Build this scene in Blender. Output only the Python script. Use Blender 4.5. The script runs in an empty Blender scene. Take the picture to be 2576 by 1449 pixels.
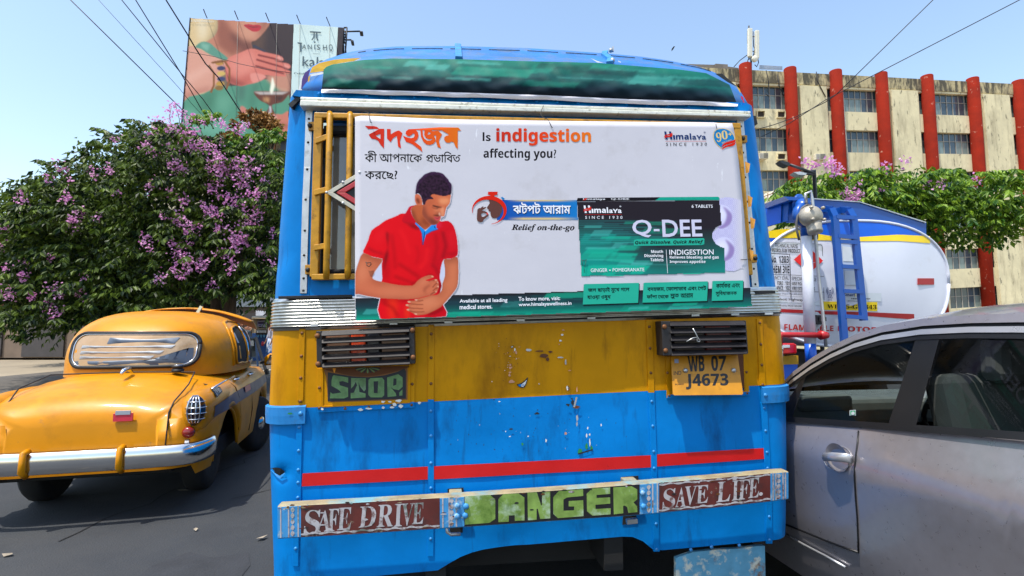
import bpy,bmesh,math,random,os
import numpy as np
from mathutils import Vector,Matrix
from mathutils.geometry import delaunay_2d_cdt
random.seed(7)
SC=bpy.context.scene
COL=SC.collection
R=math.radians
PITCH,FPX,CX,CY,EYE=R(4.5),1310.0,1288.0,724.5,1.48
cam=bpy.data.cameras.new('camera')
cam.sensor_width=36.0
cam.lens=36.0*FPX/2576.0
cam.clip_start,cam.clip_end=0.05,3000.0
camo=bpy.data.objects.new('camera',cam)
camo.location=(0,0,EYE)
camo.rotation_euler=(R(90)+PITCH,0,0)
COL.objects.link(camo)
SC.camera=camo
SUN=Vector((-0.286,-0.288,1.0)).normalized()
SUN_EL=math.asin(SUN.z)
SUN_AZ=math.atan2(SUN.x,SUN.y)
world=bpy.data.worlds.new("World")
SC.world=world
world.use_nodes=True
wn,wl=world.node_tree.nodes,world.node_tree.links
bg=wn['Background']
sky=wn.new('ShaderNodeTexSky')
sky.sky_type='NISHITA'
sky.sun_disc=False
sky.sun_elevation=SUN_EL
sky.sun_rotation=SUN_AZ
sky.air_density=1.35
sky.dust_density=1.6
sky.ozone_density=1.0
wl.new(sky.outputs[0],bg.inputs[0])
bg.inputs[1].default_value=0.15
sl=bpy.data.lights.new('sun','SUN')
sl.energy=2.9
sl.angle=R(0.6)
sl.color=(1.0,0.95,0.86)
so=bpy.data.objects.new('sun',sl)
so.rotation_euler=SUN.to_track_quat('Z','Y').to_euler()
so.location=(-5,-8,20)
COL.objects.link(so)
SC.view_settings.view_transform='Standard'
SC.view_settings.look='None'
SC.view_settings.exposure=0.84
SC.view_settings.gamma=1.0
def lin(*c):
 """sRGB 0-255 to linear"""
 o=[]
 for x in c:
  x=x/255.0
  o.append(x/12.92 if x<=0.04045 else((x+0.055)/1.055)**2.4)
 return tuple(o)
def ray(vx,vy):
 zc=-(vy-CY)/FPX
 return Vector(((vx-CX)/FPX,math.cos(PITCH)-zc*math.sin(PITCH),math.sin(PITCH)+zc*math.cos(PITCH)))
EYEP=Vector((0,0,EYE))
def at(vx,vy,depth):
 r=ray(vx,vy)
 return EYEP+r*(depth/r.y)
def on_ground(vx,vy,z=0):
 r=ray(vx,vy)
 return EYEP+r*((z-EYE)/r.z)
def tag(o,label=None,cat=None,group=None,kind=None):
 if label:o['label']=label
 if cat:o['category']=cat
 if group:o['group']=group
 if kind:o['kind']=kind
 return o
def thing(name,loc,label,cat,group=None,rz=0.0):
 o=bpy.data.objects.new(name,None)
 o.empty_display_size=0.2
 COL.objects.link(o)
 o.location=loc
 o.rotation_euler=(0,0,rz)
 return tag(o,label,cat,group)
def link_mesh(name,verts,faces,mat,parent=None,smooth=False,loc=None,colors=None,midx=None):
 me=bpy.data.meshes.new(name)
 me.from_pydata([tuple(v)for v in verts],[],faces)
 for m in(mat if isinstance(mat,(list,tuple))else[mat]):
  me.materials.append(m)
 if midx is not None:
  me.polygons.foreach_set('material_index',midx)
 if smooth:
  me.polygons.foreach_set('use_smooth',[True]*len(me.polygons))
 if colors is not None:
  ca=me.color_attributes.new('paint','FLOAT_COLOR','POINT')
  ca.data.foreach_set('color',np.asarray(colors,dtype=np.float32).ravel())
 me.update()
 o=bpy.data.objects.new(name,me)
 COL.objects.link(o)
 if parent is not None:o.parent=parent
 if loc is not None:o.location=loc
 return o
class MB:
 """collects shapes into one mesh"""
 def __init__(s,xf=None):
  s.v,s.f,s.mi,s.m,s.xf,s.sm=[],[],[],0,xf,[]
  s.smooth=False
 def add(s,verts,faces):
  b=len(s.v)
  s.v+=[Vector(v)if s.xf is None else s.xf(Vector(v))for v in verts]
  s.f+=[tuple(b+i for i in f)for f in faces]
  s.mi+=[s.m]*len(faces)
  s.sm+=[s.smooth]*len(faces)
  return s
 def box(s,c,size,rot=None,taper=None):
  hx,hy,hz=[k/2 for k in size]
  vs=[]
  for z in(-hz,hz):
   t=1.0 if(taper is None or z<0)else taper
   for x,y in((-hx,-hy),(hx,-hy),(hx,hy),(-hx,hy)):
    p=Vector((x*t,y*t,z))
    if rot is not None:p=rot@p
    vs.append(Vector(c)+p)
  return s.add(vs,[(3,2,1,0),(4,5,6,7),(0,1,5,4),(1,2,6,5),(2,3,7,6),(3,0,4,7)])
 def bar(s,a,b,w,h=None,up=(0,0,1)):
  """rectangular bar from a to b"""
  a,b=Vector(a),Vector(b);h=h or w
  d=(b-a).normalized();u=Vector(up)
  if abs(d.dot(u))>0.95:u=Vector((1,0,0))
  x=d.cross(u).normalized();y=x.cross(d)
  vs=[p+x*(i*w/2)+y*(j*h/2)for p in(a,b)for i,j in((-1,-1),(1,-1),(1,1),(-1,1))]
  return s.add(vs,[(0,1,2,3),(7,6,5,4),(4,5,1,0),(5,6,2,1),(6,7,3,2),(7,4,0,3)])
 def tube(s,pts,r,n=10,caps=True):
  pts=[Vector(p)for p in pts]
  rr=r if isinstance(r,(list,tuple))else[r]*len(pts)
  vs,fs=[],[]
  t0=(pts[1]-pts[0]).normalized()
  nrm=t0 .orthogonal().normalized()
  for i,p in enumerate(pts):
   if i==0:t=t0
   elif i==len(pts)-1:t=(pts[-1]-pts[-2]).normalized()
   else:t=((pts[i+1]-p).normalized()+(p-pts[i-1]).normalized()).normalized()
   nrm=(nrm-t*nrm.dot(t)).normalized()
   bi=t.cross(nrm)
   vs+=[p+(nrm*math.cos(a)+bi*math.sin(a))*rr[i]for a in[2*math.pi*k/n for k in range(n)]]
  for i in range(len(pts)-1):
   for k in range(n):
    a,b=i*n+k,i*n+(k+1)%n
    fs.append((a,b,b+n,a+n))
  if caps:
   fs.append(tuple(range(n-1,-1,-1)))
   fs.append(tuple(range((len(pts)-1)*n,len(pts)*n)))
  o=s.smooth;s.smooth=True;s.add(vs,fs);s.smooth=o
  return s
 def lathe(s,o,axis,prof,n=20,ref=None):
  """profile (distance along the axis, radius) turned round axis at o"""
  o,ax=Vector(o),Vector(axis).normalized()
  x=ax.orthogonal().normalized()if ref is None else Vector(ref).normalized()
  y=ax.cross(x)
  vs,fs=[],[]
  for d,r in prof:
   vs+=[o+ax*d+(x*math.cos(2*math.pi*k/n)+y*math.sin(2*math.pi*k/n))*max(r,1e-4)for k in range(n)]
  for i in range(len(prof)-1):
   for k in range(n):
    a,b=i*n+k,i*n+(k+1)%n
    fs.append((a,b,b+n,a+n))
  fs.append(tuple(range(n-1,-1,-1)))
  fs.append(tuple(range((len(prof)-1)*n,len(prof)*n)))
  q=s.smooth;s.smooth=True;s.add(vs,fs);s.smooth=q
  return s
 def dome(s,c,n,k,r,h=None):
  h=h or r*0.6
  return s.lathe(c,n,[(-h*.3,r),(h*.35,r*.93),(h*.75,r*.62),(h,r*.15)],k)
 def loft(s,rings,close=True,caps=True):
  n=len(rings[0]);vs=[p for r_ in rings for p in r_];fs=[]
  for i in range(len(rings)-1):
   for k in range(n if close else n-1):
    a,b=i*n+k,i*n+(k+1)%n
    fs.append((a,b,b+n,a+n))
  if caps and close:
   fs.append(tuple(range(n-1,-1,-1)));fs.append(tuple(range((len(rings)-1)*n,len(rings)*n)))
  return s.add(vs,fs)
 def sphere(s,c,r,nu=12,nv=8,sc=(1,1,1)):
  vs,fs=[],[]
  for j in range(nv+1):
   th=math.pi*j/nv
   for k in range(nu):
    ph=2*math.pi*k/nu
    vs.append(Vector(c)+Vector((math.sin(th)*math.cos(ph)*sc[0],math.sin(th)*math.sin(ph)*sc[1],math.cos(th)*sc[2]))*r)
  for j in range(nv):
   for k in range(nu):
    a,b=j*nu+k,j*nu+(k+1)%nu
    fs.append((a,a+nu,b+nu,b))
  q=s.smooth;s.smooth=True;s.add(vs,fs);s.smooth=q
  return s
 def build(s,name,mat,parent=None,bevel=0,loc=None,label=None,seg=2,clean=False):
  o=link_mesh(name,s.v,s.f,mat,parent,loc=loc,midx=s.mi if isinstance(mat,(list,tuple))else None)
  me=o.data
  if any(s.sm):me.polygons.foreach_set('use_smooth',s.sm)
  bm=bmesh.new();bm.from_mesh(me)
  if clean:bmesh.ops.remove_doubles(bm,verts=bm.verts,dist=1e-5)
  bmesh.ops.recalc_face_normals(bm,faces=bm.faces)
  bm.to_mesh(me);bm.free()
  if bevel:
   md=o.modifiers.new('bevel','BEVEL');md.width=bevel;md.segments=seg;md.limit_method='ANGLE';md.angle_limit=R(35)
  if label:o['label']=label
  return o
def _ramp(nt,a,b):
 r=nt.nodes.new('ShaderNodeMapRange');r.inputs['From Min'].default_value=a;r.inputs['From Max'].default_value=b
 r.clamp=True
 return r
def M(name,col,rough=0.5,metal=0.0,var=0.10,vs=5.0,bump=0.0,bs=60.0,dirt=None,dirt2=None,coat=0.0,spec=0.5,stretch=None,emit=None,alpha=None,rvar=0.12,trans=0.0):
 m=bpy.data.materials.new(name);m.use_nodes=True
 nt=m.node_tree;N,L=nt.nodes,nt.links
 p=N['Principled BSDF']
 tc=N.new('ShaderNodeTexCoord')
 mp=N.new('ShaderNodeMapping')
 L.new(tc.outputs['Object'],mp.inputs['Vector'])
 if stretch:mp.inputs['Scale'].default_value=stretch
 n1=N.new('ShaderNodeTexNoise');n1 .inputs['Scale'].default_value=vs;n1 .inputs['Detail'].default_value=6;n1 .inputs['Roughness'].default_value=.6
 L.new(mp.outputs[0],n1 .inputs['Vector'])
 rp=_ramp(nt,.3,.7);L.new(n1 .outputs['Fac'],rp.inputs['Value'])
 mx=N.new('ShaderNodeMix');mx.data_type='RGBA'
 L.new(rp.outputs[0],mx.inputs['Factor'])
 c=Vector(col[:3])
 mx.inputs['A'].default_value=(*(c*(1-var)),1);mx.inputs['B'].default_value=(*[min(1,x*(1+var))for x in c],1)
 out=mx.outputs['Result']
 for k,d in enumerate((dirt,dirt2)):
  if not d:continue
  dc,ds,t0,t1,amt=d[:5]
  n2=N.new('ShaderNodeTexNoise');n2 .inputs['Scale'].default_value=ds;n2 .inputs['Detail'].default_value=8;n2 .inputs['Roughness'].default_value=.65
  mp2=N.new('ShaderNodeMapping');mp2 .inputs['Location'].default_value=(3.1+k*7,1.7,9.2)
  if len(d)>5:mp2 .inputs['Scale'].default_value=d[5]
  L.new(tc.outputs['Object'],mp2 .inputs['Vector']);L.new(mp2 .outputs[0],n2 .inputs['Vector'])
  r2=_ramp(nt,t0,t1);r2 .inputs['To Max'].default_value=amt
  L.new(n2 .outputs['Fac'],r2 .inputs['Value'])
  m2=N.new('ShaderNodeMix');m2 .data_type='RGBA'
  L.new(r2 .outputs[0],m2 .inputs['Factor']);L.new(out,m2 .inputs['A']);m2 .inputs['B'].default_value=(*dc,1)
  out=m2 .outputs['Result']
 L.new(out,p.inputs['Base Color'])
 rr=N.new('ShaderNodeMapRange');L.new(n1 .outputs['Fac'],rr.inputs['Value'])
 rr.inputs['From Min'].default_value=.3;rr.inputs['From Max'].default_value=.7
 rr.inputs['To Min'].default_value=max(.02,rough-rvar*rough);rr.inputs['To Max'].default_value=min(1,rough+rvar*rough)
 L.new(rr.outputs[0],p.inputs['Roughness'])
 p.inputs['Metallic'].default_value=metal
 p.inputs['Specular IOR Level'].default_value=spec
 p.inputs['Coat Weight'].default_value=coat
 p.inputs['Coat Roughness'].default_value=.08
 p.inputs['Transmission Weight'].default_value=trans
 if bump:
  n3=N.new('ShaderNodeTexNoise');n3 .inputs['Scale'].default_value=bs;n3 .inputs['Detail'].default_value=5
  L.new(mp.outputs[0],n3 .inputs['Vector'])
  b=N.new('ShaderNodeBump');b.inputs['Strength'].default_value=1.0;b.inputs['Distance'].default_value=bump
  L.new(n3 .outputs['Fac'],b.inputs['Height']);L.new(b.outputs[0],p.inputs['Normal'])
 if emit:
  p.inputs['Emission Color'].default_value=(*emit[:3],1);p.inputs['Emission Strength'].default_value=emit[3]
 return m
def paint_mat(name,rough=.45,bump=0.0,bs=30.0,var=0.0,vs=8.0,spec=.4,dirt=None):
 """colours of a print carried on the mesh (flat artwork)"""
 m=M(name,(1,1,1),rough,var=var,vs=vs,bump=bump,bs=bs,spec=spec,dirt=dirt)
 nt=m.node_tree;N,L=nt.nodes,nt.links
 p=N['Principled BSDF']
 src=p.inputs['Base Color'].links[0].from_socket
 a=N.new('ShaderNodeAttribute');a.attribute_name='paint'
 mx=N.new('ShaderNodeMix');mx.data_type='RGBA';mx.blend_type='MULTIPLY';mx.inputs['Factor'].default_value=1
 L.new(a.outputs['Color'],mx.inputs['A']);L.new(src,mx.inputs['B'])
 L.new(mx.outputs['Result'],p.inputs['Base Color'])
 return m
def glass_mat(name,tint=(.75,.82,.8),refl=.12,rough=.02,ior=1.5):
 m=bpy.data.materials.new(name);m.use_nodes=True
 nt=m.node_tree;N,L=nt.nodes,nt.links
 N.remove(N['Principled BSDF'])
 t=N.new('ShaderNodeBsdfTransparent');t.inputs[0].default_value=(*tint,1)
 g=N.new('ShaderNodeBsdfGlossy');g.inputs['Roughness'].default_value=rough
 fr=N.new('ShaderNodeFresnel');fr.inputs['IOR'].default_value=ior
 ad=N.new('ShaderNodeMath');ad.operation='ADD';ad.use_clamp=True;ad.inputs[1].default_value=refl
 L.new(fr.outputs[0],ad.inputs[0])
 mx=N.new('ShaderNodeMixShader')
 L.new(ad.outputs[0],mx.inputs[0]);L.new(t.outputs[0],mx.inputs[1]);L.new(g.outputs[0],mx.inputs[2])
 L.new(mx.outputs[0],N['Material Output'].inputs[0])
 return m
def wind_fill(loops):
 vs,es=[],[]
 for lp in loops:
  b=len(vs);vs+=[Vector(p)for p in lp]
  es+=[(b+i,b+(i+1)%len(lp))for i in range(len(lp))]
 if len(vs)<3:return[],[]
 res=delaunay_2d_cdt(vs,es,[],0,1e-6)
 ov=np.array([(p.x,p.y)for p in res[0]]);of=np.array([f for f in res[2]if len(f)==3])
 if len(of)==0:return[],[]
 c=ov[of].mean(axis=1)
 w=np.zeros(len(c),int)
 for lp in loops:
  p=np.array([(q[0],q[1])for q in lp]);q=np.roll(p,-1,0)
  for(x0,y0),(x1,y1)in zip(p,q):
   up=(y0<=c[:,1])&(y1>c[:,1]);dn=(y1<=c[:,1])&(y0>c[:,1])
   side=(x1-x0)*(c[:,1]-y0)-(c[:,0]-x0)*(y1-y0)
   w+=(up&(side>0)).astype(int)-(dn&(side<0)).astype(int)
 return ov,of[w!=0]
_BF={}
def boldify(s,style):
 base={'sb':(0x1D5D4,0x1D5EE,0x1D7EC),'b':(0x1D400,0x1D41A,0x1D7CE),'bi':(0x1D468,0x1D482,None),'si':(0x1D608,0x1D622,None),'sbi':(0x1D63C,0x1D656,None)}[style]
 o=''
 for ch in s:
  if 'A'<=ch<='Z':o+=chr(base[0]+ord(ch)-65)
  elif 'a'<=ch<='z':o+=chr(base[1]+ord(ch)-97)
  elif '0'<=ch<='9' and base[2]:o+=chr(base[2]+ord(ch)-48)
  else:o+=ch
 return o
def text_loops(s,style=None,res=3,offset=0.0,spacing=1.0,font=None):
 key=(s,style,res,offset,spacing,font)
 if key in _BF:return _BF[key]
 cu=bpy.data.curves.new('t','FONT');cu.body=boldify(s,style)if style else s
 cu.resolution_u=res;cu.fill_mode='NONE';cu.space_character=spacing
 if font:cu.font=bpy.data.fonts.load(os.path.join(bpy.utils.system_resource('DATAFILES'),'fonts',font),check_existing=True)
 ob=bpy.data.objects.new('t',cu);COL.objects.link(ob)
 dg=bpy.context.evaluated_depsgraph_get()
 me=bpy.data.meshes.new_from_object(ob.evaluated_get(dg))
 nx={}
 for e in me.edges:nx.setdefault(e.vertices[0],[]).append(e.vertices[1]);nx.setdefault(e.vertices[1],[]).append(e.vertices[0])
 co=[(v.co.x,v.co.y)for v in me.vertices]
 seen,loops=set(),[]
 for i in range(len(co)):
  if i in seen or i not in nx:continue
  lp,cur,prev=[],i,None
  while cur not in seen:
   seen.add(cur);lp.append(co[cur])
   n_=[k for k in nx[cur]if k not in seen]
   if not n_:break
   n_.sort(key=lambda k:abs(k-cur)if k>cur else 10**6+abs(k-cur))
   cur=n_[0]
  if len(lp)>2:loops.append(lp)
 bpy.data.objects.remove(ob);bpy.data.meshes.remove(me);bpy.data.curves.remove(cu)
 if offset and loops:
  ar=lambda l:sum(a[0]*b[1]-b[0]*a[1]for a,b in zip(l,l[1:]+l[:1]))
  def inside(p,l):
   c=False
   for(xa,ya),(xb,yb)in zip(l,l[1:]+l[:1]):
    if(ya>p[1])!=(yb>p[1])and p[0]<(xb-xa)*(p[1]-ya)/(yb-ya)+xa:c=not c
   return c
  q=offset*.62;out=[]
  for l in loops:
   al=ar(l);hole=any(o is not l and ar(o)*al<0 and abs(ar(o))>abs(al)and inside(l[0],o)for o in loops)
   sg=(1 if al>0 else-1)*(-1 if hole else 1)
   n,o=len(l),[]
   for i in range(n):
    a,p,b=l[i-1],l[i],l[(i+1)%n];d1=Vector((p[0]-a[0],p[1]-a[1]));d2=Vector((b[0]-p[0],b[1]-p[1]))
    if d1 .length>1e-7:d1 .normalize()
    if d2 .length>1e-7:d2 .normalize()
    m=d1+d2
    if m.length<.3:m=d1 if d1 .length else d2
    m.normalize();k=1/max(.5,m.dot(d1))if d1 .length else 1
    o.append((p[0]+m.y*q*sg*k,p[1]-m.x*q*sg*k))
   out.append(o)
  loops=out
 _BF[key]=loops
 return loops
def fit_loops(loops,quad,slant=0.0):
 """bounding box of the loops onto a quad TL, TR, BR, BL (or x0,y0,x1,y1), y running downwards"""
 if not isinstance(quad[0],(tuple,list)):
  x0,y0,x1,y1=quad;quad=((x0,y0),(x1,y0),(x1,y1),(x0,y1))
 xs=[p[0]+slant*p[1]for l in loops for p in l];ys=[p[1]for l in loops for p in l]
 ax,bx,ay,by=min(xs),max(xs),min(ys),max(ys)
 tl,tr,br,bl=[Vector(q)for q in quad]
 out=[]
 for l in loops:
  o=[]
  for x,y in l:
   s,t=(x+slant*y-ax)/(bx-ax),(by-y)/(by-ay)
   q=tl*(1-s)*(1-t)+tr*s*(1-t)+br*s*t+bl*(1-s)*t
   o.append((q.x,q.y))
  out.append(o)
 return out
def crop(x0,y0,s):
 """reading frame of a piece of the photograph -> 2576-pixel coordinates"""
 return lambda pts:[((x0+x*s)/1.59006,(y0+y*s)/1.59006)for x,y in pts]
def smooth_loop(pts,k=4,closed=True):
 n=len(pts);o=[]
 for i in range(n if closed else n-1):
  p0,p1,p2,p3=[np.array(pts[j%n]if closed else pts[min(max(j,0),n-1)],float)for j in(i-1,i,i+1,i+2)]
  for t in[j/k for j in range(k)]:
   o.append(tuple(.5*((2*p1)+(-p0+p2)*t+(2*p0-5*p1+4*p2-p3)*t*t+(-p0+3*p1-3*p2+p3)*t**3)))
 if not closed:o.append(tuple(pts[-1]))
 return o
def stroke(pts,w,taper=0.0):
 """a brush stroke as a closed loop"""
 p=[np.array(q,float)for q in pts];l,r_=[],[]
 for i,q in enumerate(p):
  d=p[min(i+1,len(p)-1)]-p[max(i-1,0)];d=d/(np.linalg.norm(d)+1e-9);nn=np.array((-d[1],d[0]))
  ww=(w[i]if isinstance(w,(list,tuple))else w)/2
  l.append(tuple(q+nn*ww));r_.append(tuple(q-nn*ww))
 return l+r_[::-1]
def disc(cx,cy,rx,ry=None,n=24):
 ry=ry or rx
 return[(cx+rx*math.cos(2*math.pi*k/n),cy+ry*math.sin(2*math.pi*k/n))for k in range(n)]
class Flat:
 """flat shapes in photograph pixels, put on a surface by a mapping function (x, y) -> point"""
 def __init__(s,mp):s.mp,s.v,s.f,s.mi,s.mats=mp,[],[],[],[]
 def shape(s,loops,mat,lift=0.0):
  if mat not in s.mats:s.mats.append(mat)
  if loops and not isinstance(loops[0][0],(tuple,list)):loops=[loops]
  ov,of=wind_fill(loops)
  if len(of)==0:return s
  b=len(s.v)
  s.v+=[s.mp(p[0],p[1],lift)for p in ov]
  s.f+=[tuple(int(b+i)for i in f)for f in of];s.mi+=[s.mats.index(mat)]*len(of)
  return s
 def text(s,txt,quad,mat,style=None,offset=0.0,slant=0.0,lift=0.0,spacing=1.0,font=None,res=3):
  return s.shape(fit_loops(text_loops(txt,style,res,offset,spacing,font),quad,slant),mat,lift)
 def build(s,name,parent=None):
  return link_mesh(name,s.v,s.f,s.mats,parent,midx=s.mi)
class Art:
 def __init__(s,x0,y0,x1,y1,step,bgc=(1,1,1)):
  s.x0,s.y0,s.x1,s.y1,s.st=x0,y0,x1,y1,step
  s.nx,s.ny=int((x1-x0)/step)+1,int((y1-y0)/step)+1
  s.X,s.Y=np.meshgrid(x0+np.arange(s.nx)*step,y0+np.arange(s.ny)*step)
  s.img=np.ones((s.ny,s.nx,3))*np.array(bgc);s.gamma=1.0
  s.cov=np.zeros((s.ny,s.nx))
 def mask(s,loop,blur=0.0):
  p=np.array(loop,float);q=np.roll(p,-1,0)
  m=np.zeros(s.X.shape)
  offs=((-.25,-.25),(.25,-.25),(.25,.25),(-.25,.25))
  j0,j1=np.clip([int((p[:,1].min()-s.y0)/s.st)-1,int((p[:,1].max()-s.y0)/s.st)+3],0,s.ny)
  i0,i1=np.clip([int((p[:,0].min()-s.x0)/s.st)-1,int((p[:,0].max()-s.x0)/s.st)+3],0,s.nx)
  if j1>j0 and i1>i0:
   for ox,oy in offs:
    X,Y=s.X[j0:j1,i0:i1]+ox*s.st,s.Y[j0:j1,i0:i1]+oy*s.st
    w=np.zeros(X.shape,bool)
    for(xa,ya),(xb,yb)in zip(p,q):
     if ya==yb:continue
     c=(ya>Y)!=(yb>Y)
     w^=c&(X<(xb-xa)*(Y-ya)/(yb-ya)+xa)
    m[j0:j1,i0:i1]+=w*.25
  if blur>0:m=s.blur(m,blur)
  return m
 def blur(s,m,sig):
  sg=sig/s.st;n=max(1,int(sg*2.5));k=np.exp(-.5*(np.arange(-n,n+1)/sg)**2);k/=k.sum()
  a=np.pad(m,((n,n),(0,0)),'edge');m=sum(k[i]*a[i:i+m.shape[0]]for i in range(2*n+1))
  a=np.pad(m,((0,0),(n,n)),'edge');return sum(k[i]*a[:,i:i+m.shape[1]]for i in range(2*n+1))
 def fill(s,loop,col,blur=0.0,a=1.0,clip=None,cover=True):
  m=s.mask(loop,blur)*a
  if clip is not None:m=m*clip
  s.img=s.img*(1-m[...,None])+np.array(lin(*col))*m[...,None]
  if cover:s.cov=np.maximum(s.cov,m)
  return m
 def grad(s,m,ca,cb,pa,pb,a=1.0):
  pa,pb=np.array(pa,float),np.array(pb,float);d=pb-pa
  t=np.clip(((s.X-pa[0])*d[0]+(s.Y-pa[1])*d[1])/d.dot(d),0,1)[...,None]
  c=np.array(lin(*ca))*(1-t)+np.array(lin(*cb))*t
  m=(m*a)[...,None];s.img=s.img*(1-m)+c*m
 def build(s,name,mp,mat,parent,lift=0.0,outline=None):
  idx=np.arange(s.nx*s.ny).reshape(s.ny,s.nx)
  fs=np.stack([idx[:-1,:-1],idx[1:,:-1],idx[1:,1:],idx[:-1,1:]],-1).reshape(-1,4)
  if outline is not None:
   keep=s.mask(outline)[:-1,:-1].reshape(-1)>.5
   fs=fs[keep]
  vs=[mp(x,y,lift)for x,y in zip(s.X.ravel(),s.Y.ravel())]
  col=np.concatenate([s.img.reshape(-1,3)**s.gamma,np.ones((s.nx*s.ny,1))],1)
  return link_mesh(name,vs,[tuple(int(i)for i in f)for f in fs],mat,parent,colors=col)
m_road=M('asphalt',lin(46,49,53),.88,var=.22,vs=1.3,bump=.004,bs=90,dirt=(lin(66,66,65),.7,.45,.7,.5),dirt2=(lin(38,40,44),2.2,.55,.7,.6))
m_pave=M('pavement_slabs',lin(88,82,74),.85,var=.2,vs=2,bump=.004,bs=40)
m_kerb=M('kerb_stone',lin(164,156,140),.8,var=.2,vs=4)
mb=MB();mb.add([(-300,-60,0),(300,-60,0),(300,400,0),(-300,400,0)],[(0,1,2,3)]);tag(mb.build('ground',M('dusty_ground',lin(140,128,108),.9,var=.2,vs=.4)),kind='structure')
mb=MB();mb.add([(-7.8,-50,.004),(11.5,-50,.004),(11.5,200,.004),(-7.8,200,.004)],[(0,1,2,3)]);tag(mb.build('road',m_road),kind='structure')
mb=MB();mb.box((-11.3,75,.06),(6.6,250,.14));tag(mb.build('pavement',m_pave),kind='structure')
mb=MB();mb.box((-7.9,75,.07),(.18,250,.18));tag(mb.build('kerb',m_kerb,bevel=.02),kind='structure')
mb=MB();mb.box((15,75,.06),(6.6,250,.14));tag(mb.build('pavement',m_pave),kind='structure')
mb=MB();mb.box((11.6,75,.07),(.18,250,.18));tag(mb.build('kerb',m_kerb,bevel=.02),kind='structure')
r_=random.Random(77);mb=MB()
for k in range(34):
 x,y,a=r_.uniform(-7,1),r_.uniform(2.6,16),r_.uniform(.05,.5);b=a*r_.uniform(.5,1.4);n=12
 mb.add([(x+a*math.cos(t)*r_.uniform(.6,1.1),y+b*math.sin(t)*r_.uniform(.6,1.1),.0075)for t in[2*math.pi*j/n for j in range(n)]],[tuple(range(n))])
tag(mb.build('road_patch',M('old_tar_patch',lin(44,46,50),.9,var=.3,vs=6,bump=.004,bs=60)),kind='structure')
mb=MB()
for k in range(7):
 x,y,p=r_.uniform(-7,0),r_.uniform(3,9),[]
 for j in range(14):p.append((x,y));x+=r_.gauss(.02,.08);y+=r_.uniform(.1,.28)
 v=[]
 for i,(a,b)in enumerate(p):v+=[(a-.007,b,.0085),(a+.006,b,.0085)]
 mb.add(v,[(2*i,2*i+1,2*i+3,2*i+2)for i in range(13)])
tag(mb.build('road_crack',M('crack_dark',lin(22,22,24),.95)),kind='structure')
mb=MB()
for k in range(150):
 x,y=(-7.75+abs(r_.gauss(0,.35)),r_.uniform(5,30))if k<110 else(r_.uniform(-7,0),r_.uniform(3,14));s=r_.uniform(.02,.06);t=r_.uniform(0,6.28);z=.012
 mb.add([(x+s*math.cos(t+q)*m,y+s*math.sin(t+q)*m,z+r_.uniform(0,.02))for q,m in((0,1),(1.4,.7),(3.1,1.1),(4.6,.6))],[(0,1,2,3)])
tag(mb.build('litter',M('litter_scraps',lin(150,138,120),.9,var=.5,vs=3)),kind='stuff')
YAW,LEAN=R(7.2),R(1.8)
EU=Vector((math.cos(YAW)*math.cos(LEAN),math.sin(YAW)*math.cos(LEAN),math.sin(LEAN)))
ED=Vector((math.sin(YAW),-math.cos(YAW),0))
EW=Vector((0,0,1))
_A=at(1320,1000,2.44)
BUS_O=Vector((_A.x,_A.y,0))
def B(vx,vy,D=0.0):
 """point of the plane D in front of the bus's rear, measured off the photograph, relative to the bus"""
 r=ray(vx,vy);n=ED
 t=((BUS_O+ED*D-EYEP).dot(n))/r.dot(n)
 return EYEP+r*t-BUS_O
def UDW(p):
 U=(p.x*math.cos(YAW)+p.y*math.sin(YAW))/math.cos(LEAN)
 return U,p.dot(ED),p.z-U*math.sin(LEAN)
def L3(U,D,W):return EU*U+ED*D+EW*W
def onbus(D):return lambda x,y,l=0.0:B(x,y,D+l)
def Wat(x,y,D=0.0):return UDW(B(x,y,D))[2]
def pprism(mb,px,D0,D1):
 """outline in photograph pixels, front face at D1, pushed back to D0"""
 f=[B(x,y,D1)for x,y in px];n=len(f)
 vs=f+[p-ED*(D1-D0)for p in f]
 mb.add(vs,[tuple(range(n)),tuple(range(2*n-1,n-1,-1))]+[(i,i+n,(i+1)%n+n,(i+1)%n)for i in range(n)])
 return mb
BLUE=lin(0,120,196);YEL=lin(198,136,2)
m_blue=M('bus_blue_paint',BLUE,.45,var=.16,vs=2.5,bump=.006,bs=3.5,spec=.14,dirt=(lin(10,62,110),5,.54,.74,.7,(1.4,1.4,.5)),dirt2=(lin(24,40,60),9,.60,.78,.6,(2.2,2.2,.25)))
m_blue_old_lip=M('faded_blue_paint_and_lit_lip',lin(24,122,190),.5,var=.16,vs=7,bump=.0016,bs=12,dirt=(lin(60,84,96),14,.55,.75,.6))
m_yel=M('bus_yellow_paint',YEL,.45,var=.16,vs=2.5,bump=.005,bs=3.5,spec=.14,dirt=(lin(112,68,8),4,.5,.76,.7,(1.4,1.4,.5)),dirt2=(lin(84,46,14),9,.60,.78,.6,(2.2,2.2,.25)))
m_grille=M('grille_yellow_paint',lin(186,132,12),.45,var=.25,vs=14,bump=.001,bs=40,dirt=(lin(88,58,24),20,.56,.7,.8))
m_red=M('red_stripe_paint',lin(200,8,10),.45,var=.08,dirt=(lin(120,12,12),30,.68,.74,.7))
m_alu=M('ribbed_aluminium',(.62,.62,.58),.30,1.0,var=.16,vs=9,bump=.0006,bs=60,dirt=(lin(92,86,66),9,.5,.75,.6))
m_strip=M('grey_metal_strip',(.55,.56,.56),.45,.7,var=.15,vs=16,dirt=(lin(110,104,92),18,.55,.7,.6))
m_rail=M('painted_drip_rail',lin(216,216,204),.5,.1,var=.12,vs=20,bump=.0012,bs=70,dirt=(lin(130,120,92),34,.56,.68,.75))
m_black=M('black_rubber',lin(20,20,22),.6,var=.2)
m_under=M('dark_underside',lin(26,25,24),.85,var=.3,vs=4)
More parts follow.
